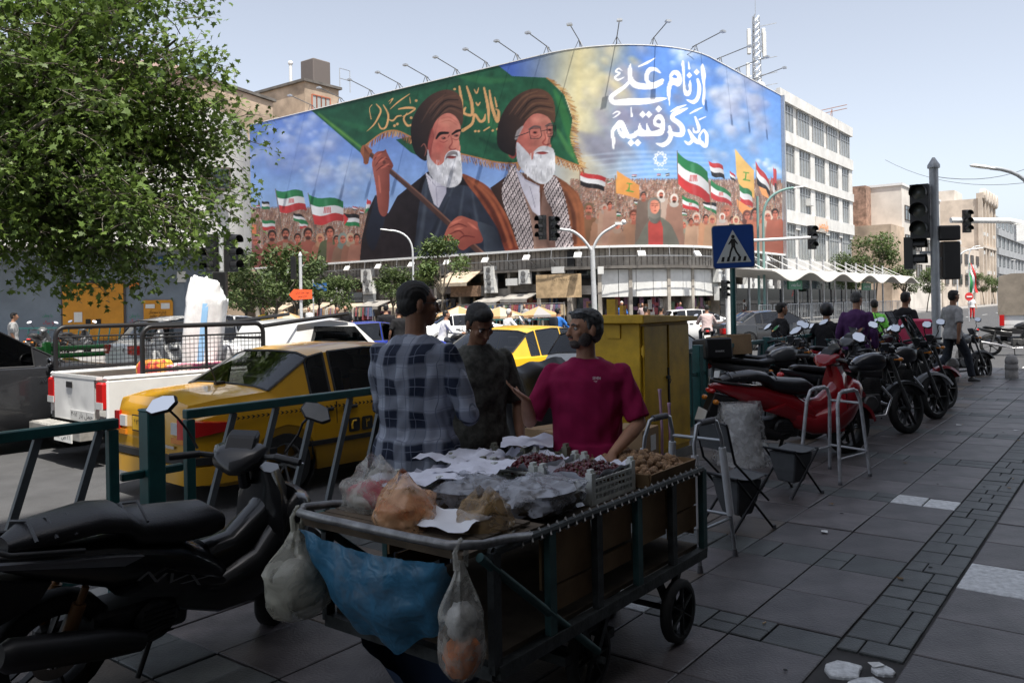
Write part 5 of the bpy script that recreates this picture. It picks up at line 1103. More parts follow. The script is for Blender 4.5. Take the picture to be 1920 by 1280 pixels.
b=MB(); b.tube([(0,0,0),(0,0,zc)],.03,6); b.build('post',m_polew,ne); b=MB(); b.lathe([(.3,0),(.3,.03)],16,Matrix.Translation((0,-.04,zc))@Matrix.Rotation(PI/2,4,'X')); o=b.build('disc',MATS['flag_red'],ne); b=MB(); b.box((0,-.09,zc),(.4,.02,.1)); b.build('white_bar',m_white,o)
# bollards
bm_=MB(); bm_.lathe([(.125,0),(.125,.13),(.115,.145),(.115,.165),(.125,.18),(.125,.26),(.115,.275),(.115,.295),(.125,.31),(.122,.36),(.1,.43),(.06,.465),(0,.475)],18); bme=bm_.mesh('bollard',mat('bollard_stone',(.26,.25,.24),.8,var=.2,vscale=9,bump=.4),smooth=45)
for (px,py),l in (((1786,715),'ringed stone bollard in front of the walking man in grey'),((1897,708),'ringed stone bollard at the far right end of the pavement')):
    g=G(px,py,0); o=link('bollard',bme); o.location=(g.x,g.y,0); tag(o,l,'bollard','stone bollards')
# ================================================================== vehicles
m_tyre=mat('tyre_rubber',(.018,.018,.018),.85,var=.3,vscale=20); m_rim=mat('alloy_rim',(.35,.36,.37),.35,.8); m_rimk=mat('black_rim',(.02,.02,.02),.4,.3)
m_glass=glass('car_glass',(.03,.06,.06),.55); m_glassd=glass('dark_car_glass',(.01,.015,.02),.85); m_clear=glass('clear_screen',(.75,.8,.8),.5,.04)
m_int=mat('car_interior',(.03,.03,.032),.8); m_trim=mat('black_trim',(.015,.015,.016),.55,var=.2)
m_red=mat('red_lamp_lens',(.50,.012,.012),.15,coat=.6); m_redl=mat('red_lamp_bright',(.6,.02,.02),.2,coat=.6,emit=.15); m_clearl=mat('clear_lamp_lens',(.55,.56,.56),.15,coat=.5); m_amber=mat('amber_lens',(.6,.2,.02),.2,coat=.4)
m_chrome=mat('chrome',(.6,.6,.62),.12,1.0); m_mirror=mat('mirror_glass',(.85,.87,.9),.02,1.0)
def paint(name,c,rough=.32,var=.06): return mat(name,c,rough,var=var,vscale=3,coat=.7,spec=.4)
def wheel_meshes(r=.31,w=.2,spokes=5,rimm=None,rf=.66):
    MX=Matrix.Rotation(PI/2,4,'X'); t=MB(); t.lathe([(r*rf,-w/2),(r*.93,-w/2),(r,-w*.32),(r*1.0,w*.32),(r*.93,w/2),(r*rf,w/2),(r*rf,-w/2)],24,MX,caps=False)
    m=MB(); m.lathe([(r*rf,-w*.46),(r*(rf-.05),-w*.42),(r*(rf-.08),-w*.1),(r*(rf-.08),w*.1),(r*(rf-.05),w*.42),(r*rf,w*.46)],24,MX,caps=False)
    for i in range(spokes):
        a=2*PI*i/spokes; c,s_=math.cos(a),math.sin(a)
        for sd in (-1,1): m.bar((c*r*.08,sd*w*.34,s_*r*.08),(c*r*(rf-.06),sd*w*.38,s_*r*(rf-.06)),r*.13,w*.10)
    m.lathe([(0,-w*.4),(r*.15,-w*.4),(r*.15,w*.4),(0,w*.4)],12,MX)
    return t.mesh('wheel',m_tyre,smooth=50),m.mesh('rim',rimm or m_rim,smooth=30)
WC=wheel_meshes(.31,.2,7); WS=wheel_meshes(.35,.23,5)
def put_wheel(root,wm,x,y,z,extra=None,lean=0):
    o=link('wheel',wm[0],root); o.location=(x,y,z); o.rotation_euler=(0,rnd.uniform(0,6),lean); r=link('rim',wm[1],o); return o
def lerp(xs,x): return float(np.interp(x,[p[0] for p in xs],[p[1] for p in xs]))
CARCACHE={}
def car_meshes(key,L,Wh,zt,zb,wheels,rw,side,ws,rear,ground=.2,end=(.80,.80),tum=.30):
    """side: side-window x ranges; ws/rear: x ranges whose roof faces are glass"""
    if key in CARCACHE: return CARCACHE[key]
    ra=rw+.05; xs=set()
    for k in range(29): xs.add(round(-L/2+L*k/28,3))
    for x in (-L/2+.03,-L/2+.09,-L/2+.2,L/2-.03,L/2-.1,L/2-.22): xs.add(round(x,3))
    for xw in wheels:
        for q in (-1,-.985,-.9,-.7,-.4,0,.4,.7,.9,.985,1): xs.add(round(xw+q*ra,3))
    for a in list(side)+[ws,rear]:
        if a: xs.add(a[0]); xs.add(a[1])
    for p in zt: xs.add(p[0])
    xs=sorted(x for x in xs if -L/2<=x<=L/2); X=[xs[0]]
    for x in xs[1:]:
        if x-X[-1]>.012: X.append(x)
        elif any(abs(x-q)<1e-6 for a in list(side)+[ws,rear] if a for q in a): X[-1]=x
    def wd(x):
        d=min(x+L/2,L/2-x); e=end[0] if x<0 else end[1]; f=min(1,d/.55); return Wh*(e+(1-e)*math.sqrt(1-(1-f)**2))
    rings=[]
    for x in X:
        w=wd(x); t=lerp(zt,x); b_=min(lerp(zb,x),t-.03); z0=ground+.06*max(0,1-min(x+L/2,L/2-x)/.3); za=z0
        for xw in wheels:
            if abs(x-xw)<=ra: za=max(za,rw*.98+math.sqrt(max(0,ra*ra-(x-xw)**2)))
        up=max(0,t-b_-.06); wr=w*.92-tum*up-.01
        h=[(0,z0),(w*.80,z0),(w*.94 if za==z0 else w*.985,za),(w*.985,max(za+.012,z0+.10)),(w,max(za+.03,.48)),(w*.985,max(b_-.10,za+.05)),(w*.955,b_),(w*.92,b_+.022),(wr,t-.03-.02*min(1,up*3)),(wr*.72,t-.008),(wr*.35,t),(0,t+.004)]
        rings.append([(x,y,z) for y,z in h]+[(x,-y,z) for y,z in h[-2:0:-1]])
    n=len(rings[0]); V=[p for r in rings for p in r]; body=MB(); wins={}
    ng=12
    for i in range(len(X)-1):
        xm=(X[i]+X[i+1])/2
        for k in range(n):
            k2=(k+1)%n; f=(i*n+k,i*n+k2,(i+1)*n+k2,(i+1)*n+k); kk=k if k<ng-1 else n-1-k   # symmetric band index
            dest=None
            if kk==7:
                for j,a in enumerate(side):
                    if a[0]-1e-4<=xm<=a[1]+1e-4: dest=('side_window',j,k<ng)
            elif kk in (8,9,10):
                if ws and ws[0]<xm<ws[1]: dest=('windscreen',0,0)
                elif rear and rear[0]<xm<rear[1]: dest=('rear_window',0,0)
            B=body if dest is None else wins.setdefault(dest,MB()); B.f.append(f); B.mi.append(0)
    body.f+= [tuple(range(n-1,-1,-1)),tuple((len(X)-1)*n+k for k in range(n))]; body.mi+=[0,0]
    for B in [body]+list(wins.values()):
        used=sorted({i for f in B.f for i in f}); mp={u:j for j,u in enumerate(used)}; B.v=[Vector(V[u]) for u in used]; B.f=[tuple(mp[i] for i in f) for f in B.f]
    # recessed dark trims behind the glass: floor pan + seats
    inn=MB(); inn.box((0,0,ground+.13),(L*.9,Wh*1.55,.14))
    out=[]   # outline for strips, rear half: from rear centre to nose along +y
    ys=[(-L/2,y) for y in np.linspace(0,wd(-L/2),5)]+[(x,wd(x)) for x in X[1:-1]]+[(L/2,y) for y in np.linspace(wd(L/2),0,5)]
    CARCACHE[key]=(body,wins,inn,ys,wd,X); return CARCACHE[key]
def car(name,label,cat,loc,rz,spec,pm,gl=None,extra=None,group=None,wheelm=None):
    key,L,Wh,zt,zb,wheels,rw,side,ws,rear=spec[:10]; kw=spec[10] if len(spec)>10 else {}
    body,wins,inn,ys,wd,X=car_meshes(*spec[:10],**kw)
    root=thing(name,label,cat,loc,rz,group)
    bo=body.build('body',pm,root,smooth=32); gl=gl or m_glass
    for (nm,j,sd),B in wins.items():
        q=MB(); q.v,q.f,q.mi=B.v,B.f,[0]*len(B.f); o=q.build(nm,gl,root,smooth=30)
        # rubber frame round each pane
        bm=bmesh.new(); bm.from_mesh(o.data); ed=[e for e in bm.edges if e.is_boundary]; t=MB()
        for e in ed: t.tube([e.verts[0].co,e.verts[1].co],.013,4,cap=False)
        bm.free(); t.build('window_seal',m_trim,o)
    inn.build('floor_pan',m_int,root)
    for sx in ((-.55,),(.35,))if L>3 else ():
        for sy in (-.36,.36):
            b=MB(); x=sx[0]; z=.42; b.box((x,sy,z+.1),(.5,.48,.2)); b.box((x-.26,sy,z+.42),(.14,.46,.55),(0,-.18,0)); b.box((x-.33,sy,z+.78),(.1,.26,.17),(0,-.15,0)); b.build('seat',m_int,root,bevel=.03)
    for xw in wheels:
        for sd in (-1,1):
            put_wheel(root,wheelm or WC,xw,sd*(Wh-.115),rw)
    # wheel wells
    for xw in wheels:
        for sd in (-1,1):
            b=MB(); b.lathe([(rw+.045,0),(rw+.045,Wh*.36),(0,Wh*.36)],16,Matrix.Translation((xw,sd*(Wh*.97),rw))@Matrix.Rotation(PI/2*sd,4,'X'),caps=False); b.build('wheel_well',m_int,root)
    def strip_(u0,u1,z0,z1,nm,m,off=.014,side_=1,parent=None,mirror=True):
        # along the outline measured from the rear centre (negative = from the nose centre)
        pts=ys if u0>=0 else ys[::-1]; u0,u1=abs(u0),abs(u1); acc=[0]
        for a,c in zip(pts,pts[1:]): acc.append(acc[-1]+math.hypot(c[0]-a[0],c[1]-a[1]))
        us=[u0]+[a for a in acc if u0<a<u1]+[u1]; P2=[(np.interp(u,acc,[p[0] for p in pts]),np.interp(u,acc,[p[1] for p in pts])) for u in us]
        for s_ in ((1,-1) if mirror else (side_,)):
            b=MB(); rs=[]
            for i,(x,y) in enumerate(P2):
                a=P2[max(0,i-1)]; c=P2[min(len(P2)-1,i+1)]; d=Vector((c[0]-a[0],c[1]-a[1],0)).normalized(); nrm=Vector((-d.y,d.x,0)) if u0>=0 and pts is ys else Vector((d.y,-d.x,0))
                nrm=nrm if nrm.dot(Vector((x,y+1e-3,0)))>0 else -nrm
                p0=Vector((x,y,0))-nrm*.03; p1=Vector((x,y,0))+nrm*off; zz0,zz1=(z0,z1) if not callable(z0) else (z0(i/(len(P2)-1)),z1(i/(len(P2)-1)))
                rs.append([(p0.x,s_*p0.y,zz0),(p1.x,s_*p1.y,zz0+.008),(p1.x,s_*p1.y,zz1-.008),(p0.x,s_*p0.y,zz1)])
            b.rings(rs); b.build(nm,m,parent or root,smooth=50)
    root_strip=strip_
    if extra: extra(root,strip_,L,Wh)
    # mirrors
    xm=(ws[0]+ws[1])/2+.15 if ws else .6
    for sd in (-1,1):
        b=MB(); b.ball((xm,sd*(Wh+.10),lerp(zb,xm)+.08),(.07,.11,.075),10,7); b.bar((xm+.02,sd*(Wh-.06),lerp(zb,xm)+.03),(xm,sd*(Wh+.05),lerp(zb,xm)+.06),.05); o=b.build('wing_mirror',pm,root,smooth=60)
        b=MB(); b.ball((xm-.065,sd*(Wh+.10),lerp(zb,xm)+.08),(.012,.09,.06),10,6); b.build('mirror_glass',m_mirror,o,smooth=60)
        for xh in [(a[0]+.14) for a in side]:
            b=MB(); b.box((xh,sd*(Wh+.002),lerp(zb,xh)-.13),(.17,.03,.035)); b.build('door_handle',m_trim if pm.name!='x' else pm,root,bevel=.008)
        for a in side[:]:
            for xx in (a[0]-.03,):
                b=MB(); b.box((xx,sd*(Wh*.985+.001),(lerp(zb,xx)+.3)/2),(.008,.012,lerp(zb,xx)-.42)); b.build('door_gap',m_trim,root)
    return root,strip_
sedan=('sedan',4.5,.86,[(-2.25,.88),(-2.2,.99),(-1.95,1.03),(-1.46,1.055),(-.92,1.37),(-.7,1.405),(-.2,1.43),(.25,1.41),(.45,1.37),(1.2,1.0),(2.0,.86),(2.2,.76),(2.25,.66)],[(-2.25,.80),(-1.7,.92),(0,.92),(1.2,.90),(2.25,.70)],(-1.32,1.36),.31,[(-.98,-.74),(-.68,-.02),(.04,.80)],(.45,1.19),(-1.45,-.93))
boxy=('boxy',4.2,.80,[(-2.1,.80),(-2.06,.93),(-1.5,.97),(-1.1,1.36),(-.8,1.40),(0,1.42),(.35,1.38),(.85,.98),(1.9,.86),(2.06,.80),(2.1,.68)],[(-2.1,.78),(-1.4,.90),(0,.90),(.9,.88),(2.1,.74)],(-1.25,1.25),.29,[(-1.12,-.80),(-.74,-.06),(.0,.64)],(.36,.84),(-1.48,-1.11),dict(end=(.88,.88),tum=.26))
hatch=('hatch',3.85,.83,[(-1.925,.80),(-1.9,.95),(-1.75,1.05),(-1.45,1.38),(-1.1,1.43),(-.3,1.45),(.1,1.42),(.3,1.38),(1.1,1.0),(1.7,.84),(1.87,.72),(1.925,.62)],[(-1.925,.82),(-1.2,.95),(0,.93),(1.1,.90),(1.925,.66)],(-1.2,1.22),.30,[(-1.42,-.86),(-.78,-.10),(-.04,.72)],(.3,1.09),(-1.74,-1.46))
suv=('suv',4.7,.93,[(-2.35,.95),(-2.3,1.12),(-2.05,1.2),(-1.75,1.6),(-1.2,1.68),(-.3,1.7),(.3,1.66),(.5,1.62),(1.25,1.17),(2.1,1.05),(2.3,.92),(2.35,.8)],[(-2.35,1.0),(-1.5,1.12),(0,1.10),(1.25,1.08),(2.35,.85)],(-1.4,1.42),.36,[(-1.72,-1.0),(-.92,-.12),(-.05,.86)],(.5,1.24),(-2.03,-1.76),dict(ground=.26))
m_taxi=paint('taxi_ochre',(.58,.30,.010)); m_taxi2=paint('taxi_yellow',(.80,.48,.02)); m_wcar=paint('car_white',(.72,.72,.71)); m_silver=paint('car_silver',(.42,.44,.46),.3); m_dark=paint('car_dark_grey',(.022,.023,.026),.25); m_grey2=paint('car_light_grey',(.36,.38,.39),.3)
m_plate=mat('number_plate',(.75,.75,.72),.5); m_platey=mat('taxi_plate',(.70,.40,.02),.5)
CANG=PI/2-R(41)
def taxi_extra(root,strip,L,W_):
    strip(.46,.58,.68,.80,'tail_lamp',m_clearl,.02); strip(.58,1.08,lambda t:.64+.08*t,lambda t:.84-.05*t,'tail_lamp',m_red,.022); strip(.46,.72,.60,.665,'tail_lamp',m_amber,.021)
    strip(0,1.55,.42,.50,'rubber_strip',m_trim,.035); strip(0,1.45,.24,.42,'bumper',m_taxi,.03)
    strip(1.95,4.9,.44,.50,'side_rub_strip',m_trim,.018)
    b=MB(); b.box((-L/2-.03,0,.74),(.012,.54,.13)); o=b.build('number_plate',m_platey,root); b=MB(); b.box((-L/2-.028,0,.74),(.008,.57,.155)); b.build('plate_frame',m_trim,root)
    text('۴۶ ع ۶۳۴۴۴',.46,m_inkk,o,frame((-L/2-.04,0,.74),(0,-1,0),(0,0,1)),height=.075,name='plate_lettering')
    b=MB(); b.box((-L/2-.02,-.42,.57),(.01,.2,.025)); b.build('badge',m_chrome,root)
    for i in range(60): pass
    b=MB()
    for i in range(70): b.prism([(-1.9+i*.052,.80),(-1.88+i*.052,.815),(-1.9+i*.052,.83),(-1.885+i*.052,.83),(-1.862+i*.052,.815),(-1.885+i*.052,.80)],-W_*1.003-.006,-W_*1.0-.002,'y')
    b.build('checker_stripe',m_inkk,root)
    for dx in range(3):
        b=MB(); b.prism(rr_([(-.50+dx*.17,.60),(.07,.07)]),-W_-.010,-W_-.003,'y'); o=b.build('door_number_badge',m_inkk,root)
        if dx: text('۱۳۳'[dx],.05,m_platey,o,frame((-.50+dx*.17,-W_-.014,.60),(1,0,0),(0,0,1)),height=.09,name='badge_lettering')
        else:
            q=MB(); q.tube([(-.53,-W_-.012,.56),(-.535,-W_-.012,.6),(-.52,-W_-.012,.64),(-.48,-W_-.012,.64)],.012,5); q.build('handset_icon',m_platey,o)
    b=MB(); b.tube([(-1.55,0,1.06),(-1.62,0,1.25)],.008,5); b.box((-1.52,0,1.06),(.1,.05,.05)); b.build('aerial',m_trim,root)
def rr_(p):
    (cx_,cz),(w,h)=p; return [(cx_+x,cz+z) for x,z in rrect(w,h,.02,3)]
def rear_end(lo=.62,hi=.82,plate='number_plate',txt='۵۲ ب ۷۱۴',w0=.5,w1=.95):
    def f(root,strip,L,W_):
        strip(w0,w1,lo,hi,'tail_lamp',m_red,.02); strip(0,1.3,.26,.46,'bumper',m_trim,.03); strip(-.42,-.95,.60,.74,'head_lamp',m_clearl,.02); strip(-0.01,-1.3,.24,.46,'bumper',m_trim,.03)
        b=MB(); b.box((-L/2-.02,0,(lo+hi)/2),(.012,.5,.12)); o=b.build('number_plate',m_plate,root); text(txt,.42,m_inkk,o,frame((-L/2-.03,0,(lo+hi)/2),(0,-1,0),(0,0,1)),height=.07,name='plate_lettering')
        b=MB(); b.box((L/2+.02,0,.45),(.012,.5,.12)); o=b.build('number_plate',m_plate,root); text(txt,.42,m_inkk,o,frame((L/2+.03,0,.45),(0,1,0),(0,0,1)),height=.07,name='plate_lettering')
    return f
def place(s,t,z=RD): return W(s,t,z)
dx1=2.25
c=G(378,912,.1); h_=Vector((math.cos(CANG),math.sin(CANG),0)); lft=Vector((-h_.y,h_.x,0))
t1=Vector((c.x,c.y,RD))+h_*2.12+lft*.72
taxi1,_=car('taxi','ochre yellow taxi with checker stripe just behind the near railing','taxi',t1,CANG,sedan,m_taxi,extra=taxi_extra,group='taxis')
car('taxi','bright yellow taxi ahead, behind the man in the pink shirt','taxi',W(12.2,8.95,RD),ANG-.02,sedan,m_taxi2,extra=rear_end(.66,.84,txt='۳۳ ت ۴۱۵'),group='taxis')
car('parked_car','light grey hatchback behind the yellow cabinet and railing','car',W(12.35,6.75,RD),ANG,hatch,m_grey2,extra=rear_end(),group='cars in the traffic')
car('sedan_car','silver boxy sedan behind the ochre taxi roof','car',W(11.4,14.2,RD),ANG-.05,boxy,m_silver,extra=rear_end(txt='۶۱ د ۲۳۵'),group='cars in the traffic')
car('white_estate_car','white crossover with roof rails behind the sack','car',W(11.2,17.0,RD),ANG-.1,suv,m_wcar,extra=rear_end(.9,1.1),group='cars in the traffic',wheelm=WS)
car('suv','dark grey SUV at the left edge behind the railing','car',W(4.0,12.45,RD),ANG-R(2),suv,m_dark,gl=m_glassd,extra=lambda r,s,L,W_:(rear_end(.9,1.1)(r,s,L,W_),text('AWD',.2,m_chrome,r,frame((.98,-W_-.004,.93),(1,0,0),(0,0,1)),height=.045,name='badge_lettering')),group='cars in the traffic',wheelm=WS)
g=G(1318,640,RD); car('hatchback','white hatchback crossing beyond the yellow cabinet','car',(g.x,g.y+.8,RD),R(8),hatch,m_wcar,gl=m_glassd,extra=rear_end(),group='cars in the traffic')
g=G(1462,657,RD); car('sedan_car','dark sedan crossing behind the walking man in black','car',(g.x,g.y+1.2,RD),R(14),sedan,m_dark,gl=m_glassd,extra=rear_end(),group='cars in the traffic')
q=P(560,600,30); car('hatchback','small white hatchback left of the orange sign','car',(q.x,q.y,RD),R(175),hatch,m_wcar,gl=m_glassd,extra=rear_end(),group='cars in the traffic')
q=P(985,600,33); car('sedan_car','white car in far traffic behind the white shirt rider','car',(q.x-2.6,q.y+3,RD),R(20),sedan,m_wcar,gl=m_glassd,extra=rear_end(),group='cars in the traffic')
q=P(735,600,24); car('sedan_car','blue car mostly hidden behind the plaid shirt man','car',(q.x-.4,q.y-1.5,RD),R(40),boxy,paint('car_blue',(.02,.04,.30)),gl=m_glassd,extra=rear_end(),group='cars in the traffic')
# ------------------------------------------------------------------ white pickup with mesh cage
pu=thing('pickup','white pickup with dented tailgate and black mesh cage','pickup',W(6.75,10.25,RD),CANG+R(.5))
PWh=.80
def hull(b,x0,x1,z0,z1,y0=-PWh,y1=PWh): b.box(((x0+x1)/2,(y0+y1)/2,(z0+z1)/2),(x1-x0,y1-y0,z1-z0))
b=MB(); rs=[]
for x,zt_,w in ((.55,1.0,.84),(.60,1.30,.80),(.75,1.62,.70),(1.3,1.66,.70),(1.75,1.6,.70),(2.3,1.12,.80),(3.0,1.04,.80),(3.3,.9,.76),(3.34,.5,.74)):
    rs.append([(x,-.84,.42),(x,-.86,.75),(x,-.85,1.0 if zt_>1.0 else zt_),(x,-w,zt_-.03),(x,-w*.7,zt_),(x,w*.7,zt_),(x,w,zt_-.03),(x,.85,1.0 if zt_>1.0 else zt_),(x,.86,.75),(x,.84,.42)])
b.rings(rs); b.build('cab',m_wcar,pu,smooth=30)
for sd in (-1,1):
    b=MB(); b.prism([(.85,1.12),(.98,1.55),(1.65,1.53),(2.05,1.14)],sd*.80-.045,sd*.80+.035,'y'); b.build('side_window',m_glassd,pu)
    b=MB(); b.prism([(-1.95,.50),(.5,.50),(.5,1.02),(-1.95,1.02)],sd*PWh-.03,sd*PWh+.03,'y'); b.box((-.7,sd*(PWh-.04),1.035),(2.5,.14,.05)); o=b.build('bed_side',m_wcar,pu,bevel=.02)
    b=MB(); b.prism([(-1.5+.42*math.cos(a),.36+.42*math.sin(a)) for a in [PI*i/12 for i in range(13)]],sd*PWh-.02,sd*PWh+.036,'y'); b.M=Matrix.Translation((.62,0,0)); b.build('wheel_well',m_int,pu)
    b=MB(); b.box((-1.96,sd*(PWh-.1),.83),(.06,.20,.32)); o=b.build('tail_lamp',m_red,pu,bevel=.02); b=MB(); b.box((-1.992,sd*(PWh-.1),.72),(.012,.18,.08)); b.build('reversing_lens',m_clearl,o)
    for xw in (-.9,2.45): put_wheel(pu,WS,xw,sd*(PWh-.12),.35)
b=MB(); b.box((-.72,0,.52),(2.45,1.6,.08)); b.box((.5,0,.8),(.06,1.62,.5)); b.build('bed_floor',mat('bed_liner',(.16,.16,.15),.7,var=.2),pu)
# dented tailgate
b=MB(); n,mz=14,8; rs=[]
for j in range(mz+1):
    z=.50+.52*j/mz; row=[]
    for i in range(n+1):
        y=-PWh+.22+(2*PWh-.44)*i/n; d=.022*math.exp(-((y-.15)**2+(z-.72)**2)/.01)+.016*math.exp(-((y+.25)**2+(z-.66)**2)/.006)+.012*math.exp(-((y+.02)**2+(z-.84)**2)/.004); row.append((-1.99+d,y,z))
    rs.append(row)
V_=[p for r in rs for p in r]; b.add(V_,[(j*(n+1)+i,j*(n+1)+i+1,(j+1)*(n+1)+i+1,(j+1)*(n+1)+i) for j in range(mz) for i in range(n)]); b.box((-1.955,0,.76),(.04,2*PWh-.44,.52)); b.box((-1.96,0,1.035),(.07,2*PWh-.3,.035)); tg=b.build('tailgate',m_wcar,pu,smooth=40,recalc=False)
b=MB(); b.box((-1.995,.12,.93),(.012,.17,.075)); b.build('tailgate_handle',m_trim,tg,bevel=.02)
b=MB(); b.box((-1.997,-.25,.575),(.01,.66,.11)); o=b.build('cargo_plate',mat('grey_plate',(.5,.5,.49),.6),tg); text('حمل بار ۴۰۱۵',.6,m_inkk,o,frame((-2.004,-.25,.575),(0,-1,0),(0,0,1)),height=.08,name='plate_lettering')
b=MB(); b.box((-2.1,0,.40),(.26,1.5,.12)); 
for i in range(16): b.box((-2.1,-.7+i*.094,.463),(.22,.05,.012))
b.build('rear_bumper',mat('dirty_bumper',(.30,.29,.27),.6,.3,var=.3),pu,bevel=.02)
b=MB(); b.box((-2.235,-.3,.36),(.01,.5,.11)); o=b.build('number_plate',m_plate,pu); text('۵۱ ص ۷۱۴',.42,m_inkk,o,frame((-2.242,-.3,.36),(0,-1,0),(0,0,1)),height=.07,name='plate_lettering')
m_cage=mat('black_cage_steel',(.025,.025,.027),.45,.4)
def cage_panel(y,x0,x1,z0,z1,nm):
    b=MB(); r=.12; pts=[(x0,y,z0),(x0,y,z1-r)]+[(x0+r-r*math.cos(a),y,z1-r+r*math.sin(a)) for a in [PI/8*i for i in range(1,5)]]+[(x1-r+r*math.sin(a),y,z1-r+r*math.cos(a)) for a in [PI/8*i for i in range(0,4)]]+[(x1,y,z1-r),(x1,y,z0)]
    b.tube(pts,.03,8); b.tube([(x0,y,z0+.03),(x1,y,z0+.03)],.02,6); b.tube([(x0+.03,y,z1-.13),(x1-.03,y,z1-.13)],.013,6); b.tube([((x0+x1)/2,y,z0),((x0+x1)/2,y,z1)],.018,6); o=b.build(nm,m_cage,pu,smooth=60)
    b=MB(); k=0
    for i in range(1,int((x1-x0)/.055)): b.tube([(x0+i*.055,y,z0),(x0+i*.055,y,z1-.13)],.0042,3,cap=False)
    for i in range(1,int((z1-.13-z0)/.055)+1): b.tube([(x0,y,z0+i*.055),(x1,y,z0+i*.055)],.0042,3,cap=False)
    b.build('wire_mesh',m_cage,o)
cage_panel(-PWh+.04,-1.5,.15,1.06,1.62,'cage_side'); cage_panel(PWh-.04,-1.9,.15,1.06,1.62,'cage_side')
b=MB(); b.tube([(.15,-.76,1.58),(1.6,-.75,1.72)],.03,6); b.tube([(.15,.76,1.58),(1.6,.75,1.72)],.03,6); b.tube([(.15,-.76,1.42),(.15,.76,1.42)],.02,6); b.build('roof_bar',m_cage,pu)
# load: printed boxes and bags, and the tall white sack
def puW(x,y,z): return pu.matrix_basis@Vector((x,y,z)) if False else Matrix.Translation(pu.location)@Matrix.Rotation(pu.rotation_euler.z,4,'Z')@Vector((x,y,z))
m_sack=mat('woven_sack_white',(.68,.69,.70),.8,var=.08,vscale=14,bump=.4,bscale=9); m_sackb=mat('sack_blue_stripe',(.26,.48,.74),.8)
def lump(dims,seed,amp=.06,fr=3.0,nu=22,nv=14,sq=.55):
    """soft boxy bag"""
    vs=[];fs=[]
    for j in range(nv+1):
        v=-PI/2+PI*j/nv
        for i in range(nu):
            u=2*PI*i/nu; f=lambda c:math.copysign(abs(c)**sq,c); p=Vector((f(math.cos(v))*f(math.cos(u)),f(math.cos(v))*f(math.sin(u)),f(math.sin(v)))); k=1+amp*nz(p*fr+Vector((seed*7.1,seed,0)),1.0,3)
            vs.append((p.x*dims[0]/2*k,p.y*dims[1]/2*k,p.z*dims[2]/2*k))
    for j in range(nv):
        for i in range(nu): fs.append((j*nu+i,j*nu+(i+1)%nu,(j+1)*nu+(i+1)%nu,(j+1)*nu+i))
    b=MB(); b.add(vs,fs); return b
sk=thing('white_sack','tall white woven sack with a blue stripe standing in the pickup bed','sack',puW(-.36,.05,.57),0)
b=lump((.56,.42,1.42),3,.10,2.2,30,24,.42); b.v=[Vector((v.x*(1+.06*math.sin(v.z*5))+.08*(v.z+.7)/1.4+.012*math.sin(v.z*26+v.x*5),v.y+.012*math.sin(v.z*21+v.x*9),v.z+.71)) for v in b.v]
for v in b.v:
    if v.z>1.22: v.z+=.10*(v.x<.0)*abs(v.x)*4-.05*(v.x>.1)+.02*math.sin(v.y*14+v.x*11); v.y*=.7
so_=b.build('sack_body',m_sack,sk,smooth=60)
b=MB(); rs=[]
for k in range(14):
    z=.1+k*.08; 
    x0=.04+.10*(z/1.6); yb=-.215*(1-abs((z-.71)/.71)**6)-.012; rs.append([(x0-.045,yb,z),(x0+.045,yb,z),(x0+.045,yb+.03,z),(x0-.045,yb+.03,z)])
b.rings(rs); b.build('blue_stripe',m_sackb,sk); sk.rotation_euler=(0,.06,.1); sk.scale=(.86,.9,1.17)
rr=random.Random(6); m_prt=[mat('printed_box_%d'%i,c,.6,col2=c2,vscale=9,fac=(.42,.58)) for i,(c,c2) in enumerate((((.62,.03,.05),(.75,.42,.03)),((.72,.72,.70),(.6,.1,.08)),((.70,.42,.05),(.5,.04,.04)),((.70,.70,.72),(.3,.3,.32)),((.6,.05,.2),(.75,.6,.5))))]
loads=(('red and orange printed carton behind the cage mesh',(-.55,-.5,.56),(.9,.4,.42),0),('white and red carton nearest the tailgate in the bed',(-1.35,-.45,.56),(.5,.45,.36),1),('orange printed bag leaning in the pickup bed',(-1.0,-.05,.56),(.35,.4,.62),2),('white carton at the front of the pickup bed',(.1,-.5,.56),(.45,.4,.6),3),('pink printed bag lying on the red carton',(-.6,-.45,.985),(.8,.35,.14),4),('white bale behind the sack in the pickup bed',(.2,.4,.56),(.5,.6,.75),3))
for l,p,d,k in loads:
    bg_=lump((d[0],d[1],d[2]),rr.random()*9,.05,2.5,20,12,.3); bg_.v=[v+Vector((0,0,d[2]/2)) for v in bg_.v]; o=bg_.build('packed_load',m_prt[k],smooth=50); o.location=puW(*p); o.rotation_euler.z=pu.rotation_euler.z+rr.uniform(-.1,.1); tag(o,l,'package')
# canvas-topped truck leaving on the right
g=G(1880,642,RD); tk=thing('canvas_truck','white pickup truck with tan canvas cover at the right edge','truck',(g.x+.95,g.y,RD),PI/2-R(33))
b=MB(); b.box((2.2,0,.55),(4.8,1.7,.35)); b.box((1.6,0,.85),(3.6,1.86,.5)); b.build('truck_bed',m_wcar,tk,bevel=.03)
b=MB(); rs=[]
for i in range(9):
    x=-.25+i*.45; e=.03*math.sin(i*2.2); rs.append([(x,-.95,1.05),(x,-.96-e,1.9),(x,-.9,2.55+e),(x,-.5,2.66),(x,.5,2.66),(x,.9,2.55+e),(x,.96+e,1.9),(x,.95,1.05)])
b.rings(rs); b.build('canvas_cover',mat('tan_canvas',(.24,.205,.165),.9,var=.15,vscale=2,bump=.8,bscale=2.2),tk,smooth=35)
b=MB(); b.box((4.2,0,1.3),(1.5,1.75,1.4)); b.build('cab',m_wcar,tk,bevel=.12,seg=3)
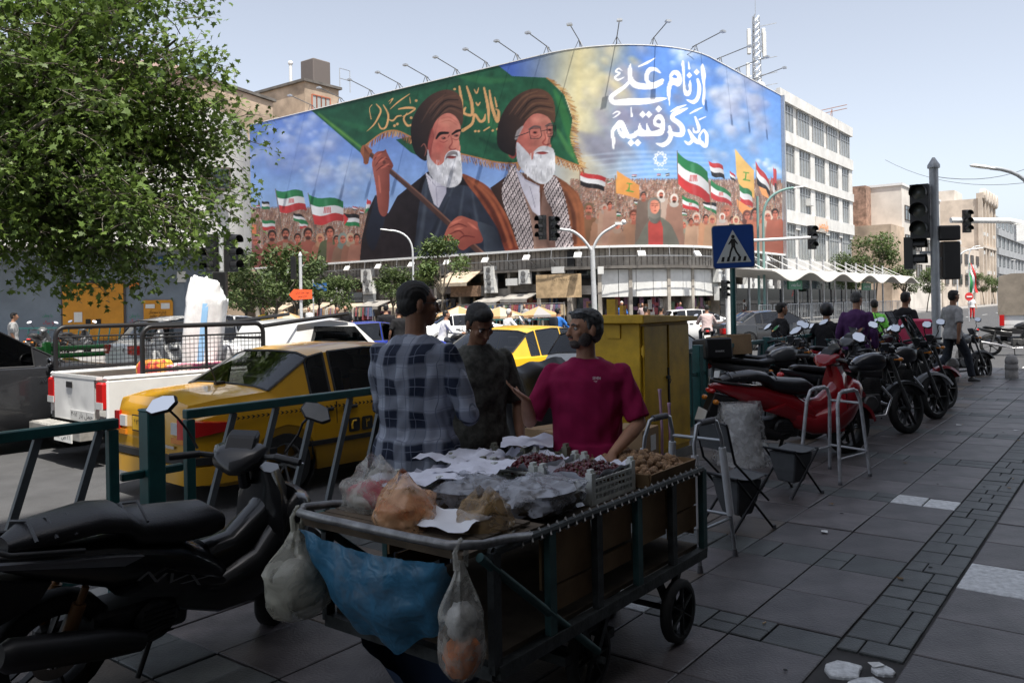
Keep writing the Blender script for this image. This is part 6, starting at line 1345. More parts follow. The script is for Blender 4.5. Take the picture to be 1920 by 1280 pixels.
for sd in (-1,1):
    b=MB(); b.box((-.24,sd*.82,.85),(.05,.16,.42)); b.build('tail_lamp',m_red,tk)
    for xw in (.7,4.1): put_wheel(tk,WS,xw,sd*.8,.35)
b=MB(); b.box((-.22,0,.42),(.12,1.7,.2)); b.build('rear_bumper',m_trim,tk)
# ================================================================== people
m_skin=mat('skin_tan',(.36,.19,.12),.55,var=.12,vscale=12,spec=.35); m_skin2=mat('skin_brown',(.22,.11,.065),.55,var=.12,vscale=12,spec=.35)
m_hairk=mat('hair_black',(.012,.011,.010),.6,var=.5,vscale=60); m_hairg=mat('hair_greying',(.022,.021,.020),.65,col2=(.11,.11,.11),vscale=45); m_hairw=mat('hair_white',(.55,.54,.52),.7,var=.2,vscale=50); m_beard=mat('stubble_grey',(.075,.062,.058),.8,var=.4,vscale=70)
m_shoe=mat('shoe_black',(.015,.015,.016),.5); m_eye=mat('eye_white',(.5,.47,.44),.3); m_pupil=mat('eye_dark',(.015,.01,.008),.2)
TMP=bpy.data.scenes.new('remesh_bench')
def remesh(mb,name,mats,vox,parent=None,smooth_it=6,disp=None):
    """fuse overlapping solids into one continuous skin"""
    me=mb.mesh(name+'_src',mats); o=bpy.data.objects.new(name+'_src',me); TMP.collection.objects.link(o)
    md=o.modifiers.new('r','REMESH'); md.mode='VOXEL'; md.voxel_size=vox; md.use_smooth_shade=True
    if smooth_it: sm=o.modifiers.new('s','SMOOTH'); sm.factor=.5; sm.iterations=smooth_it
    TMP.view_layers[0].update(); dg=TMP.view_layers[0].depsgraph; res=bpy.data.meshes.new_from_object(o.evaluated_get(dg)); bpy.data.objects.remove(o); bpy.data.meshes.remove(me)
    res.name=name; res.materials.clear(); res.materials.append(mats if not isinstance(mats,(list,tuple)) else mats[0])
    if disp:
        n=len(res.vertices); c=np.empty(n*3,np.float32); res.vertices.foreach_get('co',c); c=c.reshape(-1,3); nn=np.empty(n*3,np.float32); res.vertices.foreach_get('normal',nn); nn=nn.reshape(-1,3)
        c+=nn*disp(c)[:,None]; res.vertices.foreach_set('co',c.ravel().astype(np.float32))
    res.shade_smooth(); res.update(); return link(name,res,parent)
def wrinkle(amp,f=1.0,seed=0):
    def g(c):
        x,y,z=c[:,0]*f+seed,c[:,1]*f,c[:,2]*f
        return amp*(np.sin(z*46+6*np.sin(x*9+y*7)+3*np.sin(y*21))*.4+np.sin((x+z*.7)*31+4*np.sin(y*13+z*5))*.35+np.sin((y-z*.8)*37+3*np.sin(x*17))*.35)
    return g
def mixv(a,b,t): return Vector(a)*(1-t)+Vector(b)*t
STAND=dict(hip=(0,0,.95),chest=(0,0,1.36),lean=0,hL=(.09,0,.92),hR=(-.09,0,.92),kL=(.11,.02,.50),kR=(-.11,.02,.50),aL=(.12,-.03,.09),aR=(-.12,-.03,.09),eL=(.27,-.03,1.12),eR=(-.27,-.03,1.12),wL=(.28,.07,.86),wR=(-.28,.07,.86))
WALK=dict(STAND,kL=(.10,.24,.52),aL=(.10,.34,.10),kR=(-.10,-.05,.50),aR=(-.10,-.42,.20),wL=(.27,-.12,.90),wR=(-.27,.22,.92),eL=(.27,-.10,1.13),eR=(-.27,.02,1.13))
RIDE=dict(STAND,hip=(0,0,.86),hL=(.10,.02,.84),hR=(-.10,.02,.84),kL=(.22,.42,.74),kR=(-.22,.42,.74),aL=(.20,.30,.33),aR=(-.20,.30,.33),chest=(0,.10,1.27),eL=(.32,.25,1.05),eR=(-.32,.25,1.05),wL=(.30,.52,1.02),wR=(-.30,.52,1.02))
def finger(b,p,d,up,ln,r,curl,n=3):
    d=Vector(d).normalized(); up=Vector(up).normalized(); pts=[Vector(p)]; seg=[ln*.45,ln*.32,ln*.23]
    for k in range(n):
        pts.append(pts[-1]+d*seg[k]); ax=d.cross(up).normalized(); q=Matrix.Rotation(-curl,3,ax); d=q@d; up=q@up
    b.tube(pts,[r,r*.95,r*.85,r*.7],7); b.ball(pts[-1],r*.7,6,4)
def hand(b,wr,d,palm,side,curl=.5,spread=.12,thumb=.7,s=1.0):
    """wr wrist, d direction of the fingers, palm = palm normal, side=+1 thumb on the +(d x palm) side"""
    wr=Vector(wr); d=Vector(d).normalized(); palm=Vector(palm); palm=(palm-d*palm.dot(d)).normalized(); x=d.cross(palm)*side
    rs=[]
    for t,wd,th in ((-.01,.026,.022),(.02,.032,.020),(.05,.042,.017),(.085,.043,.014),(.10,.038,.012)):
        c=wr+d*t*s; rs.append([c+x*math.cos(a)*wd*s+palm*math.sin(a)*th*s for a in [2*PI*i/10 for i in range(10)]])
    b.rings(rs)
    for i,(off,ln) in enumerate(((.032,.070),(.011,.080),(-.011,.075),(-.032,.060))):
        fd=d+x*off*spread*18; finger(b,wr+d*.088*s+x*off*s,fd,-palm,ln*s,.0088*s,curl*(.8+.15*i))
    finger(b,wr+d*.025*s+x*.035*s,d*.55+x*.85+palm*.25,-palm,.062*s,.0105*s,thumb*.35)
def head_mesh(b,c,fw,upv,h=.235):
    """head of height h centred at c, facing fw"""
    fw=Vector(fw).normalized(); upv=Vector(upv).normalized(); x=fw.cross(upv).normalized(); upv=x.cross(fw); k=h/.235
    T=lambda a,f,u: Vector(c)+x*a*k+fw*f*k+upv*u*k
    def el(p,r,n=14,m=10):
        vs=[];fs=[]
        for j in range(m+1):
            th=PI*j/m
            for i in range(n): a=2*PI*i/n; vs.append(T(p[0]+r[0]*math.sin(th)*math.cos(a),p[1]+r[1]*math.sin(th)*math.sin(a),p[2]+r[2]*math.cos(th)))
        for j in range(m):
            for i in range(n): fs.append((j*n+i,(j+1)*n+i,(j+1)*n+(i+1)%n,j*n+(i+1)%n))
        b.add(vs,fs)
    el((0,-.008,.030),(.076,.098,.088)); el((0,.035,-.030),(.060,.062,.078)); el((0,.060,-.082),(.034,.034,.032)); el((0,.030,-.070),(.052,.055,.040))
    el((0,.100,-.012),(.013,.018,.030)); el((0,.112,-.028),(.017,.016,.013)); el((0,.078,.028),(.055,.022,.014)); el((0,.090,-.060),(.024,.012,.010))
    el((-.040,.070,-.020),(.022,.020,.02)); el((.040,.070,-.020),(.022,.020,.02))
    for s_ in (-1,1): el((s_*.078,-.012,-.008),(.010,.020,.034))
    return T
def person(label,loc,rz,pose=STAND,h=1.74,shirt=None,trousers=None,skin=None,hair=None,hairstyle='short',sleeve='short',det=0,face=(0,1,0),tilt=(0,0,1),hands=None,extra=None,group=None,build_=1.0,shirt_len=.84,beard=None,shoes=None,wr_amp=.006,vox=None):
    p=dict(pose); k=h/1.74; skin=skin or m_skin; hair=hair or m_hairk
    root=thing('person',label,'person',loc,rz,group,k); V=lambda n:Vector(p[n])
    vox=vox or (.0075 if det==2 else .012 if det==1 else .018)
    hip,chest=V('hip'),V('chest'); sp=(chest-hip); f=Vector((0,1,0)); neck=chest+Vector((0,.015,.13)); hc=p.get('head',neck+Vector((0,.025,.165)))
    hc=Vector(hc); shL=chest+Vector((.172*build_,-.01,.035)); shR=chest+Vector((-.172*build_,-.01,.035))
    if 'shL' in p: shL=V('shL')
    if 'shR' in p: shR=V('shR')
    def ell(b,c,rx,ry,n=16): return [Vector((c[0]+rx*math.cos(2*PI*i/n),c[1]+ry*math.sin(2*PI*i/n),c[2])) for i in range(n)]
    def torso(b,g,z0=None):
        B=build_; rs=[]
        for t,rx,ry,dy in ((-.10,.155,.115,0),(.0,.165,.125,0),(.25,.155,.118,.005),(.5,.160,.122,.01),(.75,.178,.128,.005),(1.0,.190,.122,0),(1.12,.172,.108,-.005),(1.20,.125,.09,0),(1.28,.075,.07,0),(1.31,.062,.062,.005)):
            if z0 is not None and t<z0: continue
            c=hip+sp*t+Vector((0,dy,0)); rs.append(ell(b,c,rx*B+g,ry*(.5+.5*B)+g+(.035*(B-1) if .1<t<.7 else 0)))
        b.rings(rs)
    # body
    b=MB(); torso(b,0); b.tube([neck-Vector((0,.01,.10)),neck,hc-Vector((0,.02,.04))],[.062,.058,.056],12)
    T=head_mesh(b,hc,face,tilt)
    for S,sh in (('L',shL),('R',shR)):
        e,w_=V('e'+S),V('w'+S); b.tube([sh,mixv(sh,e,.3),mixv(sh,e,.7),e],[.054,.053,.045,.040],10); b.ball(sh,.056,10,7); b.ball(e,.041,8,6); b.tube([e,mixv(e,w_,.3),mixv(e,w_,.75),w_],[.040,.043,.033,.027],10)
        hp,kn,an=V('h'+S),V('k'+S),V('a'+S); b.tube([hp,mixv(hp,kn,.5),kn],[.088,.074,.055],10); b.ball(kn,.056,8,6); b.tube([kn,mixv(kn,an,.35),an],[.053,.055,.036],10)
        hd=(hands or {}).get(S,{}); d=Vector(hd.get('d',(w_-e).normalized())); pn=Vector(hd.get('palm',(-1 if S=='L' else 1,0,.0)))
        if det>=1: hand(b,w_,d,pn,hd.get('side',1 if S=='L' else -1),hd.get('curl',.45),hd.get('spread',.12),hd.get('thumb',.6))
        else:
            b.tube([w_,w_+d*.09,w_+d*.17],[.028,.036,.018],7); b.tube([w_+d*.03,w_+d*.08+d.cross(pn).normalized()*.05],[.014,.009],5)
    body=remesh(b,'body',skin,vox,root,3 if det==2 else 2)
    # shirt
    if shirt:
        b=MB(); torso(b,.022,None if shirt_len<.9 else None)
        hem=hip+sp*-.26; rs=[ell(b,hip+sp*.1,.182*build_,.150*build_),ell(b,hip+sp*-.05,.200*build_,.160*build_),ell(b,hem+Vector((0,-.005,0)),.200*build_,.160*build_)]; b.rings(rs)
        for S,sh in (('L',shL),('R',shR)):
            e,w_=V('e'+S),V('w'+S); b.ball(sh,.066,10,7)
            if sleeve=='long': b.tube([sh,mixv(sh,e,.5),e,mixv(e,w_,.5),mixv(e,w_,.93)],[.064,.066,.060,.054,.044],12); b.ball(e,.060,8,6)
            else: b.tube([sh,mixv(sh,e,.45),mixv(sh,e,.92)],[.064,.068,.070],12)
        so_=remesh(b,'shirt',shirt,vox*1.1,root,4,wrinkle(wr_amp if det else .004,1.0,h*7))
        if det:
            b=MB(); cr=[neck+Vector((.068*math.cos(a),.068*math.sin(a)-.008,-.035-.03*math.sin(a))) for a in [2*PI*i/20 for i in range(20)]]; b.tube(cr,[(.012,.022)]*20 if sleeve=='long' or p.get('collar') else [.010]*20,6,closed=True); b.build('collar',shirt,so_,smooth=60)
    if trousers:
        b=MB(); b.rings([ell(b,hip+sp*.06,.165*build_,.130*build_),ell(b,hip+sp*-.12,.178*build_,.138*build_),ell(b,hip+sp*-.26,.17,.125)])
        for S in 'LR':
            hp,kn,an=V('h'+S),V('k'+S),V('a'+S); b.tube([hp,mixv(hp,kn,.5),kn],[.105,.092,.078],12); b.ball(kn,.078,8,6); b.tube([kn,mixv(kn,an,.5),mixv(kn,an,.97)],[.077,.070,.066],12)
        remesh(b,'trousers',trousers,vox*1.2,root,4,wrinkle(.005 if det else .003,1.0,h*3))
    for S in 'LR':
        an=V('a'+S); kn=V('k'+S); fd=Vector((0,1,0)) if abs(an.z-.09)<.14 else Vector((0,.9,-.45)); b=MB(); n=10; rs=[]
        for t,wd,ht in ((-.075,.030,.05),(-.05,.040,.085),(.02,.042,.085),(.09,.047,.060),(.15,.040,.045),(.185,.018,.03)):
            c=an+fd*t-Vector((0,0,.09)); rs.append([(c.x+wd*math.cos(a),c.y,c.z+max(0,ht*(.5+.5*math.sin(a)))) for a in [2*PI*i/n for i in range(n)]])
        b.rings(rs); b.build('shoe',shoes or m_shoe,root,smooth=60)
    # hair
    if hairstyle!='none':
        b=MB(); tmp=MB(); x=Vector(face).normalized().cross(Vector(tilt).normalized()).normalized()
        def cap(p0,r):
            vs=[];fs=[];n,m=18,12
            for j in range(m+1):
                th=PI*j/m
                for i in range(n): a=2*PI*i/n; vs.append(T(p0[0]+r[0]*math.sin(th)*math.cos(a),p0[1]+r[1]*math.sin(th)*math.sin(a),p0[2]+r[2]*math.cos(th)))
            for j in range(m):
                for i in range(n): fs.append((j*n+i,(j+1)*n+i,(j+1)*n+(i+1)%n,j*n+(i+1)%n))
            b.add(vs,fs)
        if hairstyle=='helmet': cap((0,0,.035),(.125,.145,.135))
        else:
            cap((0,-.022,.048),(.082,.096,.082)); cap((0,-.045,.005),(.080,.070,.075))
            if hairstyle=='full': cap((0,.03,.085),(.064,.058,.040)); cap((0,-.055,-.03),(.068,.045,.05))
            for s_ in (-1,1): cap((s_*.070,.010,.030),(.008,.016,.034))
        ho=remesh(b,'helmet' if hairstyle=='helmet' else 'hair',hair,.007 if det else .014,root,2,None if hairstyle=='helmet' else (lambda c:.0022*np.sin(c[:,0]*310+c[:,2]*140)*np.sin(c[:,1]*270+c[:,2]*210)))
    if beard:
        b=MB()
        for p0,r in (((0,.062,-.078),(.042,.040,.036)),((-.050,.025,-.055),(.020,.045,.045)),((.050,.025,-.055),(.020,.045,.045)),((0,.098,-.043),(.026,.012,.008))):
            vs=[];fs=[];n,m=12,8
            for j in range(m+1):
                th=PI*j/m
                for i in range(n): a=2*PI*i/n; vs.append(T(p0[0]+r[0]*math.sin(th)*math.cos(a),p0[1]+r[1]*math.sin(th)*math.sin(a),p0[2]+r[2]*math.cos(th)))
            for j in range(m):
                for i in range(n): fs.append((j*n+i,(j+1)*n+i,(j+1)*n+(i+1)%n,j*n+(i+1)%n))
            b.add(vs,fs)
        remesh(b,'beard',beard,.006,root,2,lambda c:.0015*np.sin(c[:,0]*400)*np.sin(c[:,2]*350))
    if det:
        for s_ in (-1,1):
            b=MB(); b.ball(T(s_*.032,.080,.006),.0115,8,6); e=b.build('eye',m_eye,root,smooth=60); b=MB(); b.ball(T(s_*.032,.0875,.006),.006,8,6); b.build('pupil',m_pupil,e,smooth=60)
            b=MB(); b.tube([T(s_*.015,.098,.026),T(s_*.032,.098,.033),T(s_*.052,.086,.026)],[.005,.006,.003],6); b.build('eyebrow',hair,root)
        b=MB(); b.tube([T(-.022,.098,-.054),T(0,.1045,-.051),T(.022,.098,-.054)],[.003,.005,.003],6); b.build('lips',mat('lip',(.28,.10,.08),.5),root)
    if extra: extra(root,T,dict(neck=neck,hc=hc,chest=chest))
    return root
def fabric(name,c,var=.15,vscale=14,**k): return mat(name,c,.85,var=var,vscale=vscale,spec=.2,**k)
m_black_f=fabric('black_cloth',(.016,.016,.018)); m_navy=fabric('navy_cloth',(.02,.024,.035)); m_white_f=fabric('white_cloth',(.62,.62,.62),.06); m_grey_f=fabric('grey_cloth',(.28,.28,.28)); m_purple=fabric('purple_cloth',(.075,.03,.10)); m_mag=fabric('magenta_jersey',(.24,.009,.058),.12,9); m_olive=fabric('dark_olive_print',(.045,.046,.040),col2=(.10,.10,.088),vscale=32); m_pinkw=fabric('pale_pink_cloth',(.46,.36,.35),.06); m_blue_f=fabric('blue_cloth',(.03,.14,.45)); m_denim=fabric('dark_denim',(.03,.035,.045)); m_yel=fabric('yellow_cloth',(.65,.42,.03)); m_hivis=mat('hi_vis_green',(.25,.8,.1),.7)
# plaid shirt: nodes only
m_plaid=bpy.data.materials.new('plaid_cotton'); m_plaid.use_nodes=True; n_=m_plaid.node_tree; bs=n_.nodes['Principled BSDF']; bs.inputs['Roughness'].default_value=.85; bs.inputs['Specular IOR Level'].default_value=.2
tc=n_.nodes.new('ShaderNodeTexCoord'); sx=n_.nodes.new('ShaderNodeSeparateXYZ'); n_.links.new(tc.outputs['Object'],sx.inputs[0])
def band(axis_out,scale,off,thr,width_soft=.04):
    m1=n_.nodes.new('ShaderNodeMath'); m1.operation='MULTIPLY_ADD'; m1.inputs[1].default_value=scale; m1.inputs[2].default_value=off; n_.links.new(axis_out,m1.inputs[0])
    m2=n_.nodes.new('ShaderNodeMath'); m2.operation='PINGPONG'; m2.inputs[1].default_value=.5; n_.links.new(m1.outputs[0],m2.inputs[0])
    m3=n_.nodes.new('ShaderNodeMapRange'); m3.inputs['From Min'].default_value=thr-width_soft; m3.inputs['From Max'].default_value=thr+width_soft; n_.links.new(m2.outputs[0],m3.inputs[0]); return m3.outputs[0]
nw=n_.nodes.new('ShaderNodeTexNoise'); nw.inputs['Scale'].default_value=5; n_.links.new(tc.outputs['Object'],nw.inputs['Vector'])
wx=n_.nodes.new('ShaderNodeMath'); wx.operation='MULTIPLY_ADD'; wx.inputs[1].default_value=.06; n_.links.new(nw.outputs['Fac'],wx.inputs[0]); n_.links.new(sx.outputs['X'],wx.inputs[2])
wz=n_.nodes.new('ShaderNodeMath'); wz.operation='MULTIPLY_ADD'; wz.inputs[1].default_value=.06; n_.links.new(nw.outputs['Fac'],wz.inputs[0]); n_.links.new(sx.outputs['Z'],wz.inputs[2])
b1=band(wx.outputs[0],6.6,.1,.27,.04); b2=band(wz.outputs[0],6.2,.0,.28,.04); b3=band(wx.outputs[0],20,.0,.47,.02); b4=band(wz.outputs[0],19,.0,.47,.02)
def mixc(f,a,b_):
    m=n_.nodes.new('ShaderNodeMix'); m.data_type='RGBA'; n_.links.new(f,m.inputs[0])
    for i,v in ((6,a),(7,b_)):
        if isinstance(v,tuple): m.inputs[i].default_value=(*v,1)
        else: n_.links.new(v,m.inputs[i])
    return m.outputs[2]
hx=mixc(b1,(.016,.022,.042),(.32,.35,.42)); hz=mixc(b2,(.016,.022,.042),(.32,.35,.42))
av=n_.nodes.new('ShaderNodeMix'); av.data_type='RGBA'; av.inputs[0].default_value=.5; n_.links.new(hx,av.inputs[6]); n_.links.new(hz,av.inputs[7])
c3=mixc(b3,av.outputs[2],(.12,.14,.19)); c4=mixc(b4,c3,(.18,.20,.26)); n_.links.new(c4,bs.inputs['Base Color'])
# ---- the three men at the cart
gp=W(3.75,3.75)                       # plaid man
def glasses(root,T,d):
    b=MB()
    for s_ in (-1,1):
        c=[T(s_*.034+.024*math.cos(a),.106,.004+.017*math.sin(a)) for a in [2*PI*i/16 for i in range(16)]]; b.tube(c,.0018,5,closed=True); b.tube([T(s_*.058,.104,.01),T(s_*.083,.0,.008)],.0022,5)
    b.tube([T(-.01,.108,.008),T(.01,.108,.008)],.0018,5); b.build('spectacles',m_trim,root)
q=P(776,600,4.42); plaid_rz=R(-28)
person('man in a blue and white plaid shirt seen from behind at the cart',(q.x,q.y,0),plaid_rz,dict(STAND,eL=(.30,.02,1.13),wL=(.20,.24,1.06),eR=(-.29,.10,1.13),wR=(-.13,.28,1.10),chest=(0,0,1.38),collar=1),1.77,m_plaid,m_denim,m_skin2,m_hairk,'short','long',2,face=(.62,.78,-.02),build_=1.22,hands={'L':dict(d=(-.6,.75,.1),palm=(-.6,-.6,0)),'R':dict(d=(.7,.7,0),palm=(.5,-.6,0))},extra=glasses,wr_amp=.0075)
q=P(893,600,5.15)
person('man in a dark patterned shirt looking down behind the cart',(q.x,q.y,0),R(-165),dict(STAND,head=(0,.10,1.62),eL=(.27,.0,1.10),wL=(.25,.14,.88),eR=(-.27,-.02,1.10),wR=(-.24,.14,.88),collar=1),1.70,m_olive,m_black_f,m_skin2,m_hairk,'full','short',2,face=(-.25,.80,-.55),tilt=(0,.5,.85),build_=1.02,beard=None)
def sunglasses(root,T,d):
    b=MB()
    for s_ in (-1,1): b.ball(T(s_*.034,.062,.098),(.030,.020,.012),10,6); b.tube([T(s_*.06,.05,.10),T(s_*.086,-.03,.07)],.003,5)
    b.tube([T(-.01,.074,.10),T(.01,.074,.10)],.003,5); b.build('sunglasses',mat('sunglass_lens',(.10,.11,.12),.1,.3),root,smooth=60)
    text('SEVEN',.045,m_inkw,root,frame(d['chest']+Vector((-.075,.147,.02)),(-1,0,0),(0,0,1)),height=.016,name='chest_lettering'); text('SHIRT',.035,m_inkw,root,frame(d['chest']+Vector((-.062,.148,.0)),(-1,0,0),(0,0,1)),height=.010,name='chest_lettering')
q=P(1098,600,4.62)
person('vendor in a magenta T-shirt gesturing behind the cart',(q.x,q.y,0),R(168),dict(STAND,eL=(.33,.10,1.12),wL=(.31,.30,1.27),eR=(-.31,.04,1.11),wR=(-.17,.30,.97),collar=0),1.63,m_mag,m_denim,m_skin,m_hairg,'full','short',2,face=(.80,.60,.03),build_=1.18,beard=m_beard,hands={'L':dict(d=(.45,.45,.5),palm=(-.55,-.1,.8),curl=.2,spread=.32,thumb=.2,side=1),'R':dict(d=(.15,.65,-.7),palm=(0,-.7,-.7),curl=.5,side=-1)},extra=sunglasses)
# ================================================================== railings along the kerb
m_bar=mat('grey_slat_steel',(.10,.115,.125),.5,.3,var=.2)
FT=4.9; FH=1.06
def railing(s0,s1,label,postS=True):
    L=s1-s0; root=thing('kerb_railing',label,'railing',W(s0,FT,0),ANG,'teal railings along the kerb')
    b=MB(); b.box((L/2,0,FH-.03),(L,.06,.06)); b.build('top_rail',m_teal,root,bevel=.006); b=MB(); b.box((L/2,0,.16),(L,.05,.05)); b.build('bottom_rail',m_teal,root,bevel=.006)
    for x in (.03,L-.03): b=MB(); b.box((x,0,FH/2-.03),(.06,.055,FH-.07)); b.build('end_upright',m_teal,root,bevel=.006)
    n=max(3,int(L/.36)); bm=MB(); bm.bar((0,0,.185),(.26,0,FH-.06),.042,.03,up=(0,1,0)); me=bm.mesh('slanted_bar',m_bar)
    for i in range(n): o=link('slanted_bar',me,root); o.location=(.10+(L-.46)*i/(n-1),0,0)
    return root
def fpost(s,label):
    b=MB(); b.box((0,0,.54),(.115,.115,1.12)); b.box((0,0,1.105),(.125,.125,.015)); 
    for sd in (-1,1): b.box((sd*.13,0,.72),(.14,.04,.05))
    o=b.build('railing_post',m_teal,bevel=.008); o.location=W(s,FT,-.02); o.rotation_euler.z=ANG; tag(o,label,'post','teal railing posts')
g_=st(G(190,1092)); sP=2.72
posts=[sP-2.62,sP,sP+2.62,sP+5.24,sP+7.86,sP+10.48,sP+13.1]
names=['behind the black scooter tail','at the left, between the scooter and the taxi','behind the plaid shirt man','beside the yellow cabinet','right of the yellow cabinet','behind the parked motorcycles','last before the crossing']
for i,s in enumerate(posts):
    if i>0: fpost(s,'thick teal railing post '+names[i])
    if i<len(posts)-1: railing(s+.22,posts[i+1]-.22,'teal railing panel with slanted bars, '+['far left behind the scooter','in front of the ochre taxi','behind the men at the cart','left of and behind the yellow cabinet','right of the cabinet behind the red scooter','behind the parked motorcycles'][i])
# ================================================================== two-wheelers
WM=wheel_meshes(.29,.12,5,m_rimk,.72); WMB=wheel_meshes(.305,.10,6,m_rimk,.78)
m_seat=mat('black_vinyl_seat',(.016,.016,.018),.38,var=.2,vscale=12,bump=.15,bscale=120); m_engine=mat('engine_metal',(.07,.07,.07),.5,.6,var=.3,vscale=8); m_disc=mat('brake_disc',(.35,.35,.36),.35,.9)
def sel(x,zc,hw,hh,n=16,p=.75,yc=0):
    f=lambda c:math.copysign(abs(c)**p,c); return [(x,yc+hw*f(math.cos(2*PI*i/n)),zc+hh*f(math.sin(2*PI*i/n))) for i in range(n)]
def loftx(sts,n=16,p=.75):
    b=MB(); b.rings([sel(*s[:4],n=n,p=s[4] if len(s)>4 else p) for s in sts]); return b
def discb(root,x,y,z,r=.12):
    b=MB(); MX=Matrix.Translation((x,y,z))@Matrix.Rotation(PI/2,4,'X'); b.lathe([(r*.55,-.004),(r,-.004),(r,.004),(r*.55,.004),(r*.55,-.004)],24,MX,caps=False)
    o=b.build('brake_disc',m_disc,root)
def arcfender(b,x,z,r,w,a0,a1,n=10,th=.006):
    rs=[]
    for i in range(n+1):
        a=a0+(a1-a0)*i/n; c,s_=math.cos(a),math.sin(a); rs.append([(x+c*(r+d),y,z+s_*(r+d)+dz) for y,d,dz in ((-w/2,-.02,0),(-w/2*.8,.02,0),(0,.032,0),(w/2*.8,.02,0),(w/2,-.02,0),(w/2*.75,.01,0),(0,.02,0),(-w/2*.75,.01,0))])
    b.rings(rs)
def mirrors(root,x,z,w=.30,h=.20,hex_=True,glass_m=None,dy=.14):
    for sd in (-1,1):
        b=MB(); b.tube([(x,sd*w*.75,z),(x+.02,sd*w*.95,z+h*.45),(x-.02,sd*(w+.02),z+h*.8),(x-.03,sd*(w+.06),z+h)],[.007]*4,6); st_m=b.build('mirror_stalk',m_trim,root,smooth=60)
        out=[(-.085,-.02),(-.06,.045),(.0,.06),(.075,.045),(.095,.0),(.06,-.045),(-.04,-.05)]
        c=Vector((x-.03,sd*(w+.10),z+h+.02)); M=frame(c,(0,-sd,.25),(.8,0,1)); b=MB(M); b.prism(out,-.004,.022,'z'); b.build('mirror_shell',m_trim,st_m,bevel=.006)
        sgn=1; nrm=(M.to_3x3()@Vector((0,0,1))); s0=-1 if nrm.x>0 else 1
        b=MB(M); b.prism([(q[0]*.9,q[1]*.88) for q in out],(-.0075 if s0<0 else .0225),(-.0042 if s0<0 else .0258),'z'); b.build('mirror_glass',glass_m or m_mirror,st_m)
def scooter(label,loc,rz,pm,lean=.10,group='parked motorcycles',big=False,steer=.35,accent=None,lettering=None,screen=None):
    root=thing('scooter',label,'scooter',loc,rz,group); R_=.275; root.rotation_euler=(lean,0,rz)
    put_wheel(root,WM,-.66,0,R_); discb(root,-.66,-.075,R_,.11); fr=put_wheel(root,WM,.66,0,R_); fr.rotation_euler=(0,0,steer)
    # tail and side shell
    b=loftx([(-1.02,.80,.02,.02),(-.95,.80,.06,.035),(-.72,.74,.105,.085),(-.42,.66,.135,.13),(-.1,.56,.15,.15),(.12,.46,.145,.13),(.22,.40,.12,.10)]); b.build('tail_shell',pm,root,smooth=45)
    b=MB(); b.prism([(-.45,.54),(.12,.36),(.3,.26),(.52,.28),(.5,.40),(.25,.42),(-.2,.62)],-.165,.165,'y'); b.build('lower_cowl',pm,root,bevel=.03,seg=2)
    # seat with a stepped pillion part
    b=loftx([(-.90,.855,.05,.03),(-.80,.885,.11,.045),(-.52,.90,.135,.055),(-.40,.875,.14,.06),(-.33,.815,.145,.07),(-.1,.775,.145,.085),(.08,.76,.12,.085),(.18,.73,.07,.05)],18,.7); so=b.build('seat',m_seat,root,smooth=50)
    b=MB()
    for i in range(7): x=-.82+i*.085; b.tube([(x,-.13,.90-.004*i),(x+.012,0,.948-.003*i),(x,.13,.90-.004*i)],.008,5)
    b.build('seat_ribbing',m_seat,so,smooth=60)
    # centre tunnel, front apron and nose
    b=loftx([(.10,.46,.11,.16),(.26,.50,.10,.13),(.42,.60,.10,.16),(.50,.70,.11,.2)],16,.7); b.build('centre_tunnel',pm,root,smooth=45)
    b=MB(); b.rings([[(x+dx,y*w,z) for y,dx in ((-1,-.05),(-.7,.03),(0,.07),(.7,.03),(1,-.05),(.7,-.07),(0,-.06),(-.7,-.07))] for x,w,z in ((.56,.10,.30),(.55,.19,.42),(.52,.225,.60),(.50,.205,.76),(.50,.16,.88),(.47,.09,.98))]); b.build('front_apron',pm,root,smooth=40)
    b=MB(); b.prism([(.50,.74),(.78,.62),(.80,.66),(.60,.86),(.50,.92)],-.10,.10,'y'); b.build('nose_cowl',pm,root,bevel=.03,seg=2)
    b=MB(); b.rings([sel(x,z,w_,h_,16,.6) for x,z,w_,h_ in ((-.22,.50,.05,.04),(-.08,.44,.17,.11),(.14,.36,.19,.11),(.36,.40,.20,.16),(.50,.52,.21,.24),(.60,.60,.20,.24),(.70,.66,.15,.16),(.78,.68,.06,.06))]); b.build('side_fairing',pm,root,smooth=38)
    for sd in (-1,1): b=MB(); b.ball((.69,sd*.075,.70),(.07,.05,.035),10,7,rot=(0,.6,sd*.4)); b.build('head_lamp',m_clearl,root,smooth=60)
    b=MB(); arcfender(b,.66,R_,R_+.02,.15,.25,2.35); o=b.build('front_mudguard',pm,root,smooth=50); o.location=(0,0,0)
    for sd in (-1,1): b=MB(); b.tube([(.48,sd*.075,.80),(.66,sd*.075,R_)],[.022,.018],8); b.build('fork_leg',m_engine,root,smooth=60)
    # handlebar cover, bars, levers
    hb=bpy.data.objects.new('handlebar',None); 
    b=MB(); b.rings([sel(x,z,w,h,14,.7) for x,z,w,h in ((.28,.99,.04,.02),(.33,1.03,.13,.05),(.42,1.06,.16,.06),(.52,1.04,.10,.05),(.57,1.02,.03,.02))]); b.tube([(.42,0,1.0),(.47,0,.85)],.035,8); hb=b.build('handlebar_cover',pm,root,smooth=45)
    for sd in (-1,1):
        b=MB(); b.tube([(.40,sd*.10,1.04),(.36,sd*.22,1.06)],.016,8); b.build('bar',m_engine,hb); b=MB(); b.tube([(.36,sd*.21,1.06),(.31,sd*.36,1.05)],.020,10); b.build('grip',m_seat,hb,smooth=60)
        b=MB(); b.tube([(.40,sd*.19,1.05),(.39,sd*.28,1.035),(.35,sd*.37,1.03)],[.008,.007,.006],6); b.build('brake_lever',m_steel,hb,smooth=60)
